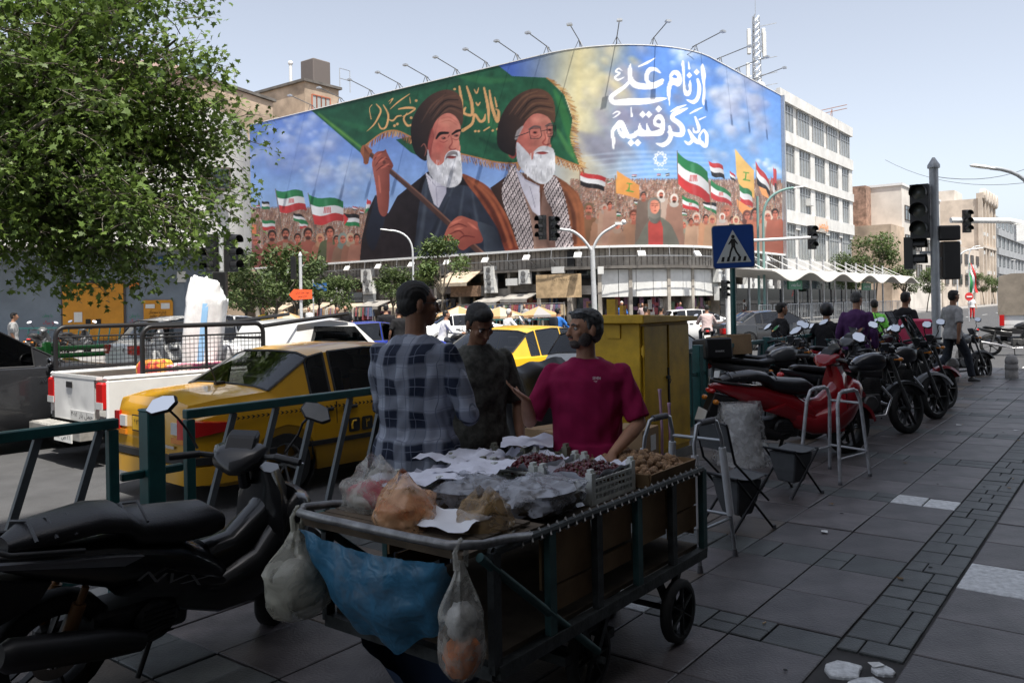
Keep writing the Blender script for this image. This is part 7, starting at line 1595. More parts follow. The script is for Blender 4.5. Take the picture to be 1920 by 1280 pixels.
    b=MB(); b.prism([(.36,1.085),(.47,1.10),(.50,1.17),(.42,1.15)],-.085,.085,'y'); b.build('dash',m_black,hb,bevel=.012)
    mirrors(hb,.42,1.07,.33,.22)
    hb.matrix_basis=Matrix.Translation((.45,0,0))@Matrix.Rotation(steer,4,'Z')@Matrix.Rotation(-.2*steer,4,'X')@Matrix.Translation((-.45,0,0))
    # rear hugger, plate, lamps, exhaust, engine, shock, stands
    b=MB(); b.prism([(-.98,.74),(-.70,.66),(-.76,.56),(-1.06,.46),(-1.09,.48)],-.07,.07,'y'); b.build('rear_mudguard',m_trim,root,bevel=.01)
    b=MB(); b.ball((-1.0,0,.76),(.05,.08,.03),10,6); b.build('tail_lamp',m_red,root,smooth=60)
    for sd in (-1,1): b=MB(); b.ball((-1.0,sd*.13,.66),(.035,.04,.028),10,6); b.tube([(-.98,sd*.04,.66),(-1.0,sd*.11,.66)],.01,5); b.build('indicator',m_amber,root,smooth=60)
    b=MB(); b.box((-1.10,0,.50),(.01,.2,.14),(0,.3,0)); b.build('number_plate',m_plate,root)
    b=MB(); b.tube([(-.10,-.12,.30),(-.30,-.15,.26)],.022,8); b.tube([(-.30,-.165,.27),(-.50,-.17,.33),(-.92,-.18,.43),(-.96,-.18,.44)],[.05,.075,.075,.05],14); b.build('exhaust',m_black,root,smooth=50)
    b=MB(); b.box((-.25,0,.33),(.5,.20,.2)); b.tube([(-.2,-.10,.33),(-.2,-.14,.33)],.12,16); b.box((-.48,.10,.29),(.42,.07,.13)); b.build('engine',m_engine,root,bevel=.02)
    b=MB()
    for i in range(6): b.box((-.2,-.145,.26+i*.028),(.17,.01,.008))
    b.build('fan_grille',m_trim,root)
    for sd in (-1,1): b=MB(); b.tube([(-.66,sd*.11,R_+.03),(-.58,sd*.12,.62)],.018,7); b.tube([(-.645,sd*.11,.36),(-.60,sd*.118,.54)],.032,9); b.build('shock_absorber',mat('shock_spring',(.12,.05,.01),.5) if not big else m_red,root,smooth=60)
    b=MB(); b.tube([(-.05,.10,.25),(-.02,.24,.0),(.02,.26,-.0)],.014,7); b.build('side_stand',m_trim,root); b=MB(); b.tube([(-.2,-.1,.24),(-.28,-.14,.05)],.014,7); b.build('centre_stand',m_trim,root)
    b=MB(); b.tube([(-1.0,-.0,.87),(-.92,-.12,.86),(-.62,-.155,.82)],.013,7); b.tube([(-1.0,-.0,.87),(-.92,.12,.86),(-.62,.155,.82)],.013,7); b.build('grab_rail',m_trim,root,smooth=60)
    if accent:
        for sd in (-1,1): b=MB(); b.add([(-.98,sd*.085,.815),(-.45,sd*.160,.745),(-.33,sd*.168,.72),(-.42,sd*.16,.69),(-.94,sd*.09,.785),(-.98,sd*.04,.815),(-.45,sd*.10,.745),(-.33,sd*.11,.72),(-.42,sd*.10,.69),(-.94,sd*.05,.785)],[(0,1,2,3,4),(5,6,7,8,9),(0,1,6,5),(1,2,7,6),(2,3,8,7),(3,4,9,8),(4,0,5,9)]); b.build('trim_decal',accent,root)
    if lettering:
        text(lettering,.42,m_grey_l,root,frame((-.16,-.178,.56),(1,0,-.36),(.36,0,1)),height=.05,name='side_lettering',shear=.3)
    if screen:
        b=MB(); b.add([(.55,y*.13,.90+0*z) if False else (.56-.16*z,y*(.15-.04*z),.92+.34*z) for z in (0,.35,.7,1) for y in (-1,-.5,0,.5,1)],[(j*5+i,j*5+i+1,(j+1)*5+i+1,(j+1)*5+i) for j in range(3) for i in range(4)]); b.build('windscreen',screen,root,smooth=60)
    return root
m_grey_l=mat('grey_decal',(.22,.23,.24),.5)
m_sck=paint('scooter_black',(.010,.010,.011),.34); m_scr=paint('scooter_red',(.25,.004,.010),.3); m_scg=paint('scooter_grey',(.05,.052,.056),.35)
def motorbike(label,loc,rz,pm,lean=.10,steer=.3,group='parked motorcycles',carrier=None,shield=None,fender=None):
    root=thing('motorcycle',label,'motorcycle',loc,rz,group); root.rotation_euler=(-lean,0,rz); R_=.305
    put_wheel(root,WMB,-.66,0,R_); fw=put_wheel(root,WMB,.68,0,R_); fw.rotation_euler=(0,0,steer); discb(root,.68,.07,R_,.13)
    b=loftx([(-.02,.86,.06,.05),(.06,.88,.11,.09),(.22,.90,.14,.12),(.36,.91,.12,.11),(.44,.92,.06,.06)],18,.75); b.build('fuel_tank',pm,root,smooth=50)
    b=loftx([(-.86,.86,.06,.025),(-.8,.87,.10,.035),(-.5,.83,.12,.045),(-.2,.79,.13,.05),(.0,.82,.10,.05),(.06,.84,.05,.03)],16,.7); b.build('seat',m_seat,root,smooth=50)
    b=loftx([(-1.0,.84,.02,.02),(-.9,.80,.07,.05),(-.6,.73,.10,.07),(-.3,.68,.12,.09),(-.1,.66,.10,.08)],14,.7); b.build('tail_panel',pm,root,smooth=50)
    b=MB(); b.tube([(.46,0,.92),(.40,0,.62),(.30,0,.38),(-.1,0,.32),(-.3,0,.42)],.025,8); b.tube([(.46,0,.90),(.0,0,.80),(-.9,0,.78)],.022,8)
    for sd in (-1,1): b.tube([(-.3,sd*.08,.42),(-.66,sd*.09,R_)],.02,7)
    b.build('frame',m_trim,root,smooth=50)
    b=MB(); b.box((.08,0,.40),(.38,.24,.22)); b.tube([(.10,-.13,.40),(.10,-.17,.40)],.10,16); b.tube([(.10,.13,.40),(.10,.17,.40)],.10,16); b.build('engine',m_engine,root,bevel=.02)
    b=MB(); 
    for i in range(6): b.box((.20+.012*i,0,.53+.028*i),(.19,.19,.014))
    b.box((.24,0,.60),(.13,.13,.2)); b.build('cylinder_fins',m_engine,root)
    b=MB(); b.tube([(.30,-.08,.60),(.42,-.1,.45),(.30,-.13,.24),(-.1,-.14,.22),(-.3,-.16,.27)],.02,8); b.tube([(-.3,-.16,.27),(-.5,-.17,.31),(-.95,-.18,.40)],[.03,.048,.045],12); b.build('exhaust',m_chrome if fender else m_black,root,smooth=50)
    for sd in (-1,1):
        b=MB(); b.tube([(.46,sd*.085,.95),(.60,sd*.085,.52)],.02,8); b.tube([(.59,sd*.085,.56),(.68,sd*.085,R_)],.026,8); b.build('fork_leg',m_engine,root,smooth=60)
        b=MB(); b.tube([(-.66,sd*.10,R_+.02),(-.55,sd*.11,.72)],.016,7); b.tube([(-.64,sd*.10,.38),(-.575,sd*.108,.62)],.03,9); b.build('shock_absorber',m_engine,root,smooth=60)
        b=MB(); b.ball((.52,sd*.20,.92),(.03,.035,.025),8,6); b.tube([(.50,sd*.10,.92),(.52,sd*.18,.92)],.008,5); b.build('indicator',m_amber,root,smooth=60)
    b=MB(); b.tube([(.34,-.36,1.05),(.38,-.2,1.07),(.44,-.08,1.0),(.44,.08,1.0),(.38,.2,1.07),(.34,.36,1.05)],.013,8); hb=b.build('handlebar',m_trim,root,smooth=60)
    for sd in (-1,1): b=MB(); b.tube([(.37,sd*.25,1.065),(.335,sd*.37,1.05)],.02,8); b.build('grip',m_seat,hb,smooth=60)
    b=MB(); b.ball((.56,0,.90),(.07,.10,.10),14,10); hl=b.build('headlight',m_black,root,smooth=60); b=MB(); b.ball((.60,0,.90),(.04,.085,.085),14,8); b.build('headlight_lens',m_clearl,hl,smooth=60)
    b=MB(); b.prism([(.50,1.0),(.58,1.0),(.52,1.12),(.44,1.14)],-.08,.08,'y'); b.build('fairing',pm,root,bevel=.02)
    b=MB(); arcfender(b,.68,R_,R_+.02,.12,.5,2.6); b.build('front_mudguard',fender or m_black,root,smooth=50)
    b=MB(); arcfender(b,-.66,R_,R_+.03,.14,1.1,2.9); b.build('rear_mudguard',m_black,root,smooth=50)
    b=MB(); b.ball((-1.0,0,.78),(.04,.07,.04),10,6); b.build('tail_lamp',m_red,root,smooth=60); b=MB(); b.box((-1.05,0,.58),(.01,.2,.14),(0,.25,0)); b.build('number_plate',m_plate,root)
    b=MB(); b.tube([(-.02,.14,.3),(.03,.3,.0)],.013,6); b.build('side_stand',m_trim,root); b=MB(); b.tube([(.0,-.22,.30),(.0,.22,.30)],.012,6); b.build('footpeg',m_trim,root)
    mirrors(root,.40,1.07,.26,.20)
    if carrier: carrier(root)
    if shield:
        b=MB(); rs=[]; V_=[]
        for j in range(7):
            z=j/6; 
            for i in range(7): y=-1+2*i/6; V_.append((.66-.34*z-.10*y*y,y*(.25-.03*z),.82+.62*z))
        b.add(V_,[(j*7+i,j*7+i+1,(j+1)*7+i+1,(j+1)*7+i) for j in range(6) for i in range(6)]); o=b.build('windshield',shield,root,smooth=60)
        b=MB(); b.tube([V_[i*7] for i in range(7)]+[V_[42+i] for i in range(1,7)]+[V_[(6-i)*7+6] for i in range(1,7)],.008,5); b.build('shield_edge',m_trim,o)
    return root
# the black scooter nearest the viewer
scooter('black scooter with ribbed seat in the near left foreground',W(2.22,3.84,0),ANG+R(1),m_sck,lean=.22,steer=.62,accent=mat('grey_silver_decal',(.20,.21,.23),.4,.3),lettering='NVX',group='parked motorcycles').scale=(.92,)*3
# parked bikes down the pavement
PA=ANG-R(43)
def bike_at(px,py,ang=PA,fx=.66):
    g=G(px,py,0); d=Vector((math.cos(ang),math.sin(ang),0)); return (g.x-d.x*fx,g.y-d.y*fx,0)
scooter('red scooter with black seat behind the folding stools',bike_at(1592,848),PA+R(3),m_scr,lean=.1,steer=.25,screen=m_glassd,group='parked motorcycles')
def topbox(root):
    b=MB(); b.box((-.92,0,1.02),(.42,.42,.30)); o=b.build('top_box',m_black,root,bevel=.06,seg=3); b=MB(); b.box((-.75,0,.86),(.5,.22,.03)); b.build('carrier_rack',m_trim,root)
    text('SHARK',.14,m_inkw,o,frame((-.92,-.213,.98),(1,0,0),(0,0,1)),height=.025,name='box_lettering')
motorbike('black motorcycle with big front wheel right of the red scooter',bike_at(1702,812,PA+R(2),.68),PA+R(2),paint('tank_black',(.012,.013,.016)),fender=m_black)
motorbike('motorcycle with tall clear windshield behind the black one',bike_at(1755,785,PA+R(4),.68),PA+R(4),paint('tank_dark',(.02,.02,.022)),shield=m_clear,fender=mat('grey_fender',(.3,.31,.32),.4))
motorbike('motorcycle with red front mudguard, last in the parked row',bike_at(1775,766,PA+R(8),.68),PA+R(8),paint('tank_black2',(.014,.014,.015)),fender=m_scr)
motorbike('dark motorcycle with a black top box beside the railing',W(11.7,4.25,0),PA+R(6),m_scg,carrier=topbox)
scooter('grey black scooter between the parked motorcycles',W(12.9,3.9,0),PA+R(2),m_scg,lean=.1,screen=m_glassd)
def boxcar(root):
    b=MB(); b.box((-.75,0,1.02),(.46,.5,.30)); o=b.build('cardboard_box',mat('cardboard',(.30,.20,.11),.85,var=.12),root,bevel=.006); text('Zulsumed',.22,m_inkk,o,frame((-.985,0,1.06),(0,-1,0),(0,0,1)),height=.035,name='box_lettering'); b=MB(); b.tube([(-.99,-.1,.86),(-.99,-.1,1.18),(-.5,-.1,1.18)],.004,4); b.tube([(-.99,.12,.86),(-.99,.12,1.18),(-.5,.12,1.18)],.004,4); b.build('strap',m_trim,o)
motorbike('dark motorcycle with a cardboard box strapped on its rack',W(12.6,4.6,0),PA+R(15),m_scg,carrier=boxcar)
motorbike('red tanked motorcycle behind the windshield bikes',W(14.9,4.0,0),PA+R(10),m_scr,carrier=None,shield=m_clear)
motorbike('black motorcycle farthest in the row by the signal pole',W(16.2,3.9,0),PA+R(10),m_sck,shield=m_clear)
# ================================================================== fruit cart (street frame: x along the kerb, y towards the road)
m_iron=mat('rusty_dark_iron',(.045,.05,.05),.65,.4,var=.4,vscale=9,bump=.2); m_pipe=mat('worn_pipe_handle',(.22,.22,.22),.4,.6,var=.4,vscale=12); m_card=mat('cart_cardboard',(.20,.125,.06),.9,var=.2,vscale=4); m_wood=mat('old_board',(.10,.075,.05),.9,var=.3,vscale=6); m_tealp=mat('faded_teal_iron',(.03,.08,.08),.6,.2,var=.3,vscale=8)
CS,CT=2.35,1.90; cart=thing('handcart','dark iron handcart loaded with fruit, bags and crates','cart',W(CS,CT,0),ANG)
CL,CWd,CZ=1.78,.92,.80
b=MB()
for y in (0,CWd): b.box((CL/2,y,.36),(CL,.045,.05)); b.tube([(.0,y,CZ),(CL,y,CZ)],.018,8)
for x in (0,CL): b.box((x,CWd/2,.36),(.045,CWd,.05)); b.tube([(x,0,CZ),(x,CWd,CZ)],.018,8)
b.build('frame',m_iron,cart)
for i in range(6):
    for y in (0,CWd):
        b=MB(); b.box((CL*i/5,y,(.36+CZ)/2),(.045,.03,CZ-.36)); b.build('upright',m_tealp if i%2 else m_iron,cart)
b=MB(); b.box((CL/2,CWd/2,.395),(CL-.05,CWd-.05,.02)); b.box((CL/2,CWd/2,.775),(CL-.06,CWd-.06,.015)); b.build('deck',m_wood,cart)
for x0,x1,z0,z1 in ((.33,.70,.56,.78),(.73,1.05,.60,.78),(1.08,1.40,.60,.78),(1.43,1.75,.62,.78),(.38,.70,.45,.55),(.75,1.05,.50,.58),(1.08,1.4,.54,.60),(1.43,1.75,.50,.61)):
    b=MB(); b.box(((x0+x1)/2,.03,(z0+z1)/2),(x1-x0,.012,z1-z0)); b.build('cardboard_panel',m_card,cart)
    b=MB(); b.box(((x0+x1)/2,CWd-.03,(z0+z1)/2),(x1-x0,.012,z1-z0)); b.build('cardboard_panel',m_card,cart)
b=MB(); b.box((CL-.03,CWd/2,.62),(.012,CWd-.08,.32)); b.build('cardboard_panel',m_card,cart)
WCT=wheel_meshes(.155,.055,6,m_iron,.80)
for x in (1.43,):
    for y in (-.02,CWd+.02): put_wheel(cart,WCT,x,y,.157)
for y in (.06,CWd-.06): o=put_wheel(cart,WCT,.72,y,.157)
for x in (.72,1.43):
    b=MB(); b.tube([(x,-.02,.157),(x,CWd+.02,.157)],.016,8); b.build('axle',m_iron,cart)
    for y in (.03,CWd-.03): b=MB(); b.bar((x-.13,y,.36),(x,y,.157),.03); b.bar((x+.13,y,.36),(x,y,.157),.03); b.build('wheel_fork',m_iron,cart)
# curved push handle at the near end
b=MB(); hp=[(.35,.02,.78),(.05,-.02,.84),(-.10,-.03,.855),(-.19,.05,.862),(-.205,.20,.865),(-.205,.70,.865),(-.19,.86,.862),(-.10,.95,.855),(.05,.94,.84),(.35,.90,.78)]
b.tube([tuple(p) for p in smoothpts([p[:2] for p in hp],4,False).tolist()] if False else hp,.017,10); b.build('push_handle',m_pipe,cart,smooth=60)
b=MB(); b.tube([(-.08,.0,.80),(.70,.0,.20)],.018,8); b.tube([(-.08,CWd,.80),(.70,CWd,.20)],.018,8); b.build('diagonal_brace',m_tealp,cart,smooth=60)
b=MB()
for i in range(8): b.bar((-.15+.06*i,.05,.835),(-.15+.06*i,CWd-.05,.835),.05,.012)
b.box((.10,CWd/2,.81),(.5,CWd-.04,.02)); b.build('front_shelf',m_wood,cart)
b=MB()
for i in range(26):
    x=.15+i*.062; b.tube([(x,-.022,CZ-.01),(x+.01,0,CZ+.024),(x+.02,.022,CZ-.01),(x+.02,0,CZ-.024)],.005,4,closed=True)
b.build('string_lashing',mat('grey_string',(.38,.37,.35),.9),cart)
b=MB()
for sx in (.55,.9): b.box((sx,.30,.2),(.05,.5,.04))
b.build('under_crossbar',m_iron,cart)
# crates
m_crate=mat('pale_plastic_crate',(.62,.64,.60),.6,var=.15,vscale=9); m_cratew=mat('wooden_crate_green_grey',(.25,.25,.19),.8,var=.2,vscale=9); m_liner=mat('lilac_paper_liner',(.72,.73,.82),.8,var=.08,vscale=10,bump=.4,bscale=14)
def cartW(x,y,z): return W(CS+x,CT+y,z)
def crate(label,x,y,z,lx,ly,h,m,content,rz=0):
    root=thing('fruit_crate',label,'crate',cartW(x,y,z),ANG+rz,'crates on the cart'); b=MB(); b.box((0,0,.008),(lx,ly,.012)); b.build('crate_base',m,root)
    for sx,sy in ((-1,-1),(1,-1),(1,1),(-1,1)):
        b=MB(); b.box((sx*(lx/2-.018),sy*(ly/2-.018),h*.58),(.034,.034,h*1.16)); 
        for k in range(3): b.box((sx*(lx/2-.018)+(k-1)*.012,sy*(ly/2-.018),h*1.16+.008),(.007,.02,.018))
        b.build('corner_post',m,root)
    for k in range(4):
        z_=h*(.14+.24*k)
        for sy in (-1,1): b=MB(); b.box((0,sy*(ly/2-.006),z_),(lx-.07,.009,h*.09)); b.build('slat',m,root)
        for sx in (-1,1): b=MB(); b.box((sx*(lx/2-.006),0,z_),(.009,ly-.07,h*.09)); b.build('slat',m,root)
    for k in range(9):
        for sy in (-1,1): b=MB(); b.box((-lx/2+.06+k*(lx-.12)/8,sy*(ly/2-.004),h*.5),(.006,.006,h*.86)); b.build('slat_rib',m,root)
    # paper liner
    n=15; V_=[]; r=random.Random(x*31+y*17)
    for j in range(n):
        for i in range(n):
            u,v=-1+2*i/(n-1),-1+2*j/(n-1); e=max(abs(u),abs(v)); zz_=h*.80+.03*nz((u*2+x*9,v*2+y*9,0),1.3,2)+(.035 if e>.92 else 0) ; V_.append((u*(lx/2-.012)*(1.02 if e>.95 else 1),v*(ly/2-.012),zz_))
    b=MB(); b.add(V_,[(j*n+i,j*n+i+1,(j+1)*n+i+1,(j+1)*n+i) for j in range(n-1) for i in range(n-1)]); b.build('paper_liner',m_liner,root,smooth=40)
    return root
crates=(('pale crate of dark cherries nearest the viewer, beside the walnuts',1.02,.24,.40,.30,'c'),('crate of dark cherries second from the cart edge',1.02,.55,.40,.28,'c'),('crate covered with white paper at the cart left',.55,.72,.42,.30,'p'),('crate under white paper by the plaid shirt man',1.0,.83,.38,.24,'p'),('wooden crate with white paper under the vendor hand',1.55,.72,.42,.30,'p'))
m_cherry=mat('dark_cherry',(.085,.006,.012),.22,objvar=.5,coat=.4); m_walnut=mat('walnut_shell',(.36,.22,.12),.75,objvar=.25,bump=.8,bscale=160,var=.2,vscale=60)
cb=MB(); cb.ball((0,0,0),(.0135,.0135,.0125),8,6); chm=cb.mesh('cherry',m_cherry,smooth=179); stm=MB(); stm.tube([(0,0,.011),(.006,0,.028),(.012,.004,.042)],.0011,3); stm=stm.mesh('stalk',mat('cherry_stalk',(.10,.12,.03),.7))
wbm=MB(); wbm.ball((0,0,0),(.021,.018,.0175),10,7); wnm=wbm.mesh('walnut',m_walnut,smooth=179)
rr=random.Random(12)
for ci,(l,x,y,lx,ly,k) in enumerate(crates):
    z=.785; crate(l,x,y,z,lx,ly,.125,m_crate if ci in (0,1,2) else m_cratew,k)
    if k=='c':
        pile=MB()
        for i in range(340):
            u,v=rr.uniform(-1,1),rr.uniform(-1,1); hh=.125*.86+.035*(1-max(abs(u),abs(v))**2)+rr.uniform(-.012,.012); p_=Vector((x+u*(lx/2-.05),y+v*(ly/2-.045),z+hh))
            if i<120:
                o=link('cherry',chm); o.location=cartW(*p_); o.rotation_euler=(rr.uniform(-1,1),rr.uniform(-1,1),rr.uniform(0,6)); tag(o,'dark cherry heaped in the crate %s'%('nearest the viewer' if ci==0 else 'second from the cart edge'),'cherry','cherries in crate %d'%ci)
                if i%3==0: s_=link('stalk',stm,o)
            else: pile.ball(p_-Vector((0,0,.008)),.0135,6,5)
        q=pile.build('cherry_pile',m_cherry,smooth=179); q.matrix_basis=Matrix.Translation(W(CS,CT,0))@SM; q['kind']='stuff'; tag(q,'dense heap of dark cherries filling a crate, %s'%('near' if ci==0 else 'far'),'cherries')
wp=MB()
tray=thing('walnut_tray','open cardboard tray full of walnuts at the right end of the cart','tray',cartW(1.50,.26,.79),ANG); b=MB(); b.box((0,0,.006),(.50,.46,.01)); b.build('tray_base',m_card,tray)
for sx in (-1,1): b=MB(); b.box((sx*.25,0,.035),(.008,.46,.07),(0,sx*.2,0)); b.build('tray_side',m_card,tray); b=MB(); b.box((0,sx*.23,.035),(.5,.008,.07),(-sx*.2,0,0)); b.build('tray_side',m_card,tray)
for i in range(420):
    u,v=rr.uniform(-1,1),rr.uniform(-1,1); p_=Vector((1.50+u*.225,.26+v*.205,.79+.035+.075*(1-max(abs(u),abs(v))**2)+rr.uniform(-.015,.012)))
    if i<170: o=link('walnut',wnm); o.location=cartW(*p_); o.rotation_euler=(rr.uniform(-2,2),rr.uniform(-2,2),rr.uniform(0,6)); tag(o,'brown walnut heaped in the tray at the cart end','walnut','walnuts in the tray')
    else: wp.ball(p_-Vector((0,0,.012)),(.021,.018,.018),7,5)
q=wp.build('walnut_pile',m_walnut,smooth=179); q.matrix_basis=Matrix.Translation(W(CS,CT,0))@SM; q['kind']='stuff'; tag(q,'dense heap of walnuts filling the tray','walnuts')
# ------------------------------------------------------------------ bags and plastic on and around the cart
def plastic(name,c,a,rough=.25):
    m=bpy.data.materials.new(name); m.use_nodes=True; n=m.node_tree; b_=n.nodes['Principled BSDF']; b_.inputs['Base Color'].default_value=(*c,1); b_.inputs['Roughness'].default_value=rough; b_.inputs['Specular IOR Level'].default_value=.6
    tr=n.nodes.new('ShaderNodeBsdfTransparent'); mx=n.nodes.new('ShaderNodeMixShader'); tc_=n.nodes.new('ShaderNodeTexCoord'); no=n.nodes.new('ShaderNodeTexNoise'); no.inputs['Scale'].default_value=11; no.inputs['Detail'].default_value=6; no.inputs['Distortion'].default_value=1.2
    mr=n.nodes.new('ShaderNodeMapRange'); mr.inputs['From Min'].default_value=.35; mr.inputs['From Max'].default_value=.65; mr.inputs['To Min'].default_value=max(0,a-.25); mr.inputs['To Max'].default_value=min(1,a+.25)
    n.links.new(tc_.outputs['Object'],no.inputs['Vector']); n.links.new(no.outputs['Fac'],mr.inputs[0]); n.links.new(mr.outputs[0],mx.inputs[0]); n.links.new(tr.outputs[0],mx.inputs[1]); n.links.new(b_.outputs[0],mx.inputs[2]); n.links.new(mx.outputs[0],n.nodes['Material Output'].inputs[0])
    bu=n.nodes.new('ShaderNodeBump'); bu.inputs['Strength'].default_value=.55; bu.inputs['Distance'].default_value=.02; n2=n.nodes.new('ShaderNodeTexNoise'); n2.inputs['Scale'].default_value=13; n2.inputs['Distortion'].default_value=.8; n.links.new(tc_.outputs['Object'],n2.inputs['Vector']); n.links.new(n2.outputs['Fac'],bu.inputs['Height']); n.links.new(bu.outputs[0],b_.inputs['Normal']); MATS[name]=m; return m
m_pclear=plastic('clear_plastic_bag',(.50,.49,.44),.40); m_ppeach=plastic('peach_plastic_bag',(.66,.38,.20),.55); m_pblue=plastic('blue_plastic_sheet',(.035,.16,.28),.88,.35); m_pwhite=plastic('cloudy_plastic_bag',(.44,.43,.35),.6)
def hangbag(name,label,loc,w,d,h,m,cont=None,seed=0,handles=True):
    """knotted bag hanging from its handles; loc is the hook"""
    root=thing(name,label,'bag',loc,ANG); nu,nv=26,18; V_=[]
    for j in range(nv+1):
        v=j/nv; r=(.12+.88*min(1,(v/.42))**1.3)*(1 if v<.72 else math.sqrt(max(0,1-((v-.72)/.28)**2))); r=max(r,.06)
        for i in range(nu):
            a=2*PI*i/nu; k=1+.16*nz((math.cos(a)*1.6+seed*5,math.sin(a)*1.6,v*3.2),1.0,3)+(.10*math.sin(a*9+seed)*(1-v) if v<.5 else 0)
            V_.append((math.cos(a)*w/2*r*k,math.sin(a)*d/2*r*k,-.05-h*v))
    b=MB(); b.add(V_,[(j*nu+i,j*nu+(i+1)%nu,(j+1)*nu+(i+1)%nu,(j+1)*nu+i) for j in range(nv) for i in range(nu)]+[tuple(nv*nu+i for i in range(nu))]); bag=b.build('bag_skin',m,root,smooth=50)
    b=MB(); 
    for s_ in (-1,1): b.tube([(s_*.02,0,-.08),(s_*.03,0,-.02),(0,0,.02)],[.014,.01,.008],6)
    b.build('bag_handle',m,root,smooth=60)
    if cont:
        for (cz,rx,rz_,cm) in cont: q=lump((w*rx,d*rx,h*rz_),seed+3,.14,3.5,18,12,.8); q.v=[v+Vector((0,0,-.05-h*cz)) for v in q.v]; q.build('bag_contents',cm,root,smooth=60)
    return root
hangbag('plastic_bag','cloudy plastic bag hanging from the left end of the cart handle',cartW(-.17,.90,.86),.29,.24,.40,m_pwhite,[(.62,.72,.5,mat('white_waste',(.45,.45,.40),.8,var=.2))],1)
hangbag('plastic_bag','long clear plastic bag with orange peel hanging at the cart corner',cartW(-.16,.02,.86),.18,.15,.43,m_pclear,[(.78,.75,.34,mat('orange_peel',(.55,.15,.02),.7,var=.5,vscale=18)),(.5,.62,.3,mat('white_waste2',(.5,.5,.48),.8,var=.2))],5)
# blue sheet slung under the handle
V_=[];nu,nv=30,12
for j in range(nv+1):
    v=j/nv
    for i in range(nu+1):
        u=i/nu; sag=math.sin(PI*u)**.45; V_.append((-.20-.06*sag*math.sin(PI*v)+.02*nz((u*6,v*4,1),1.0,3)+.10*v,.06+.80*u*(1-.12*v)+.05*v,.80-.03*math.sin(u*PI)-v*(.12+.27*sag)-.02*math.sin(u*19)*v))
b=MB(); b.add(V_,[(j*(nu+1)+i,j*(nu+1)+i+1,(j+1)*(nu+1)+i+1,(j+1)*(nu+1)+i) for j in range(nv) for i in range(nu)]); o=b.build('blue_sheet',m_pblue,smooth=50); o.matrix_basis=Matrix.Translation(W(CS,CT,0))@SM; tag(o,'blue plastic sheet slung under the cart handle','plastic sheet')
V_=[]
for j in range(9):
    v=j/8
    for i in range(17):
        u=i/16; V_.append((.02+.25*v+.03*nz((u*5,v*5,3),1,3),.15+.6*u,.34-.26*math.sin(PI*u)**.7*(.3+.7*math.sin(PI*v*.8+.4))))
b=MB(); b.add(V_,[(j*17+i,j*17+i+1,(j+1)*17+i+1,(j+1)*17+i) for j in range(8) for i in range(16)]); o=b.build('dark_blue_sack',mat('dark_blue_sacking',(.02,.035,.07),.8,var=.2),smooth=50); o.matrix_basis=Matrix.Translation(W(CS,CT,0))@SM; tag(o,'dark blue sacking sagging under the cart','sack')
def openbag(label,x,y,z,w,d,h,m,seed,cont=None,name='plastic_bag'):
    root=thing(name,label,'bag',cartW(x,y,z),ANG+seed*.7); nu,nv=26,14; V_=[]
    for j in range(nv+1):
        v=j/nv; r=(1-.25*v) if v<.55 else (.86-.62*((v-.55)/.45)**1.2); 
        for i in range(nu):
            a=2*PI*i/nu; k=1+.20*nz((math.cos(a)*1.7+seed*5,math.sin(a)*1.7,v*3),1.0,3)+.10*math.sin(a*7+seed*3)*v; V_.append((math.cos(a)*w/2*r*k,math.sin(a)*d/2*r*k,h*v+(.03*math.sin(a*2+seed)*h/.2 if v>.7 else 0)))
    b=MB(); b.add(V_,[(j*nu+i,j*nu+(i+1)%nu,(j+1)*nu+(i+1)%nu,(j+1)*nu+i) for j in range(nv) for i in range(nu)]); b.build('bag_skin',m,root,smooth=50)
    if cont: q=lump((w*.78,d*.78,h*.55),seed,.16,4,18,12,.8); q.v=[v+Vector((0,0,h*.3)) for v in q.v]; q.build('bag_contents',cont,root,smooth=60)
    return root
m_ora=mat('orange_fruit_pulp',(.55,.17,.04),.5,var=.4,vscale=14); m_mixw=mat('mixed_waste',(.40,.33,.24),.7,col2=(.45,.05,.08),vscale=11,fac=(.5,.62)); m_dry=mat('dark_dried_herbs',(.055,.04,.025),.95,var=.5,vscale=40,bump=.8,bscale=60)
openbag('peach plastic bag of orange peel on the cart front',.0,.45,.83,.38,.28,.19,m_ppeach,1.1,m_ora); openbag('clear bag with pink and yellow scraps on the cart left corner',.12,.74,.83,.34,.28,.21,m_pclear,2.3,m_mixw); openbag('brown plastic bag crumpled at the cart near corner',.12,.14,.82,.24,.18,.16,plastic('brown_plastic_bag',(.34,.22,.10),.6),3.7)
for i,(l,x,y,w,d,h) in enumerate((('open clear bag of dark dried herbs beside the crates',.58,.22,.42,.34,.13),('second clear bag of dried herbs behind the first',.42,.46,.36,.30,.14))):
    q=lump((w,d,h),4+i,.18,4,24,12,.8); q.v=[v+Vector((0,0,h/2)) for v in q.v]; o=thing('herb_bag',l,'bag',cartW(x,y,.79),ANG); q.build('herb_heap',m_dry,o,smooth=60)
    q=lump((w*1.06,d*1.06,h*1.15),6+i,.22,5,30,16,.8); q.v=[v+Vector((0,0,h/2+.012)) for v in q.v]; q.build('bag_skin',plastic('crinkled_film_%d'%i,(.60,.63,.70),.42,.2),o,smooth=50)
pp=MB(); V_=[]; n=9
for j in range(n):
    for i in range(n*2): u,v=i/(2*n-1),j/(n-1); V_.append((-.08+.20*v+.012*nz((u*5,v*5,0),1,3),.10+.45*u,.872+.02*nz((u*3,v*3,2),1,3)+.02*v))
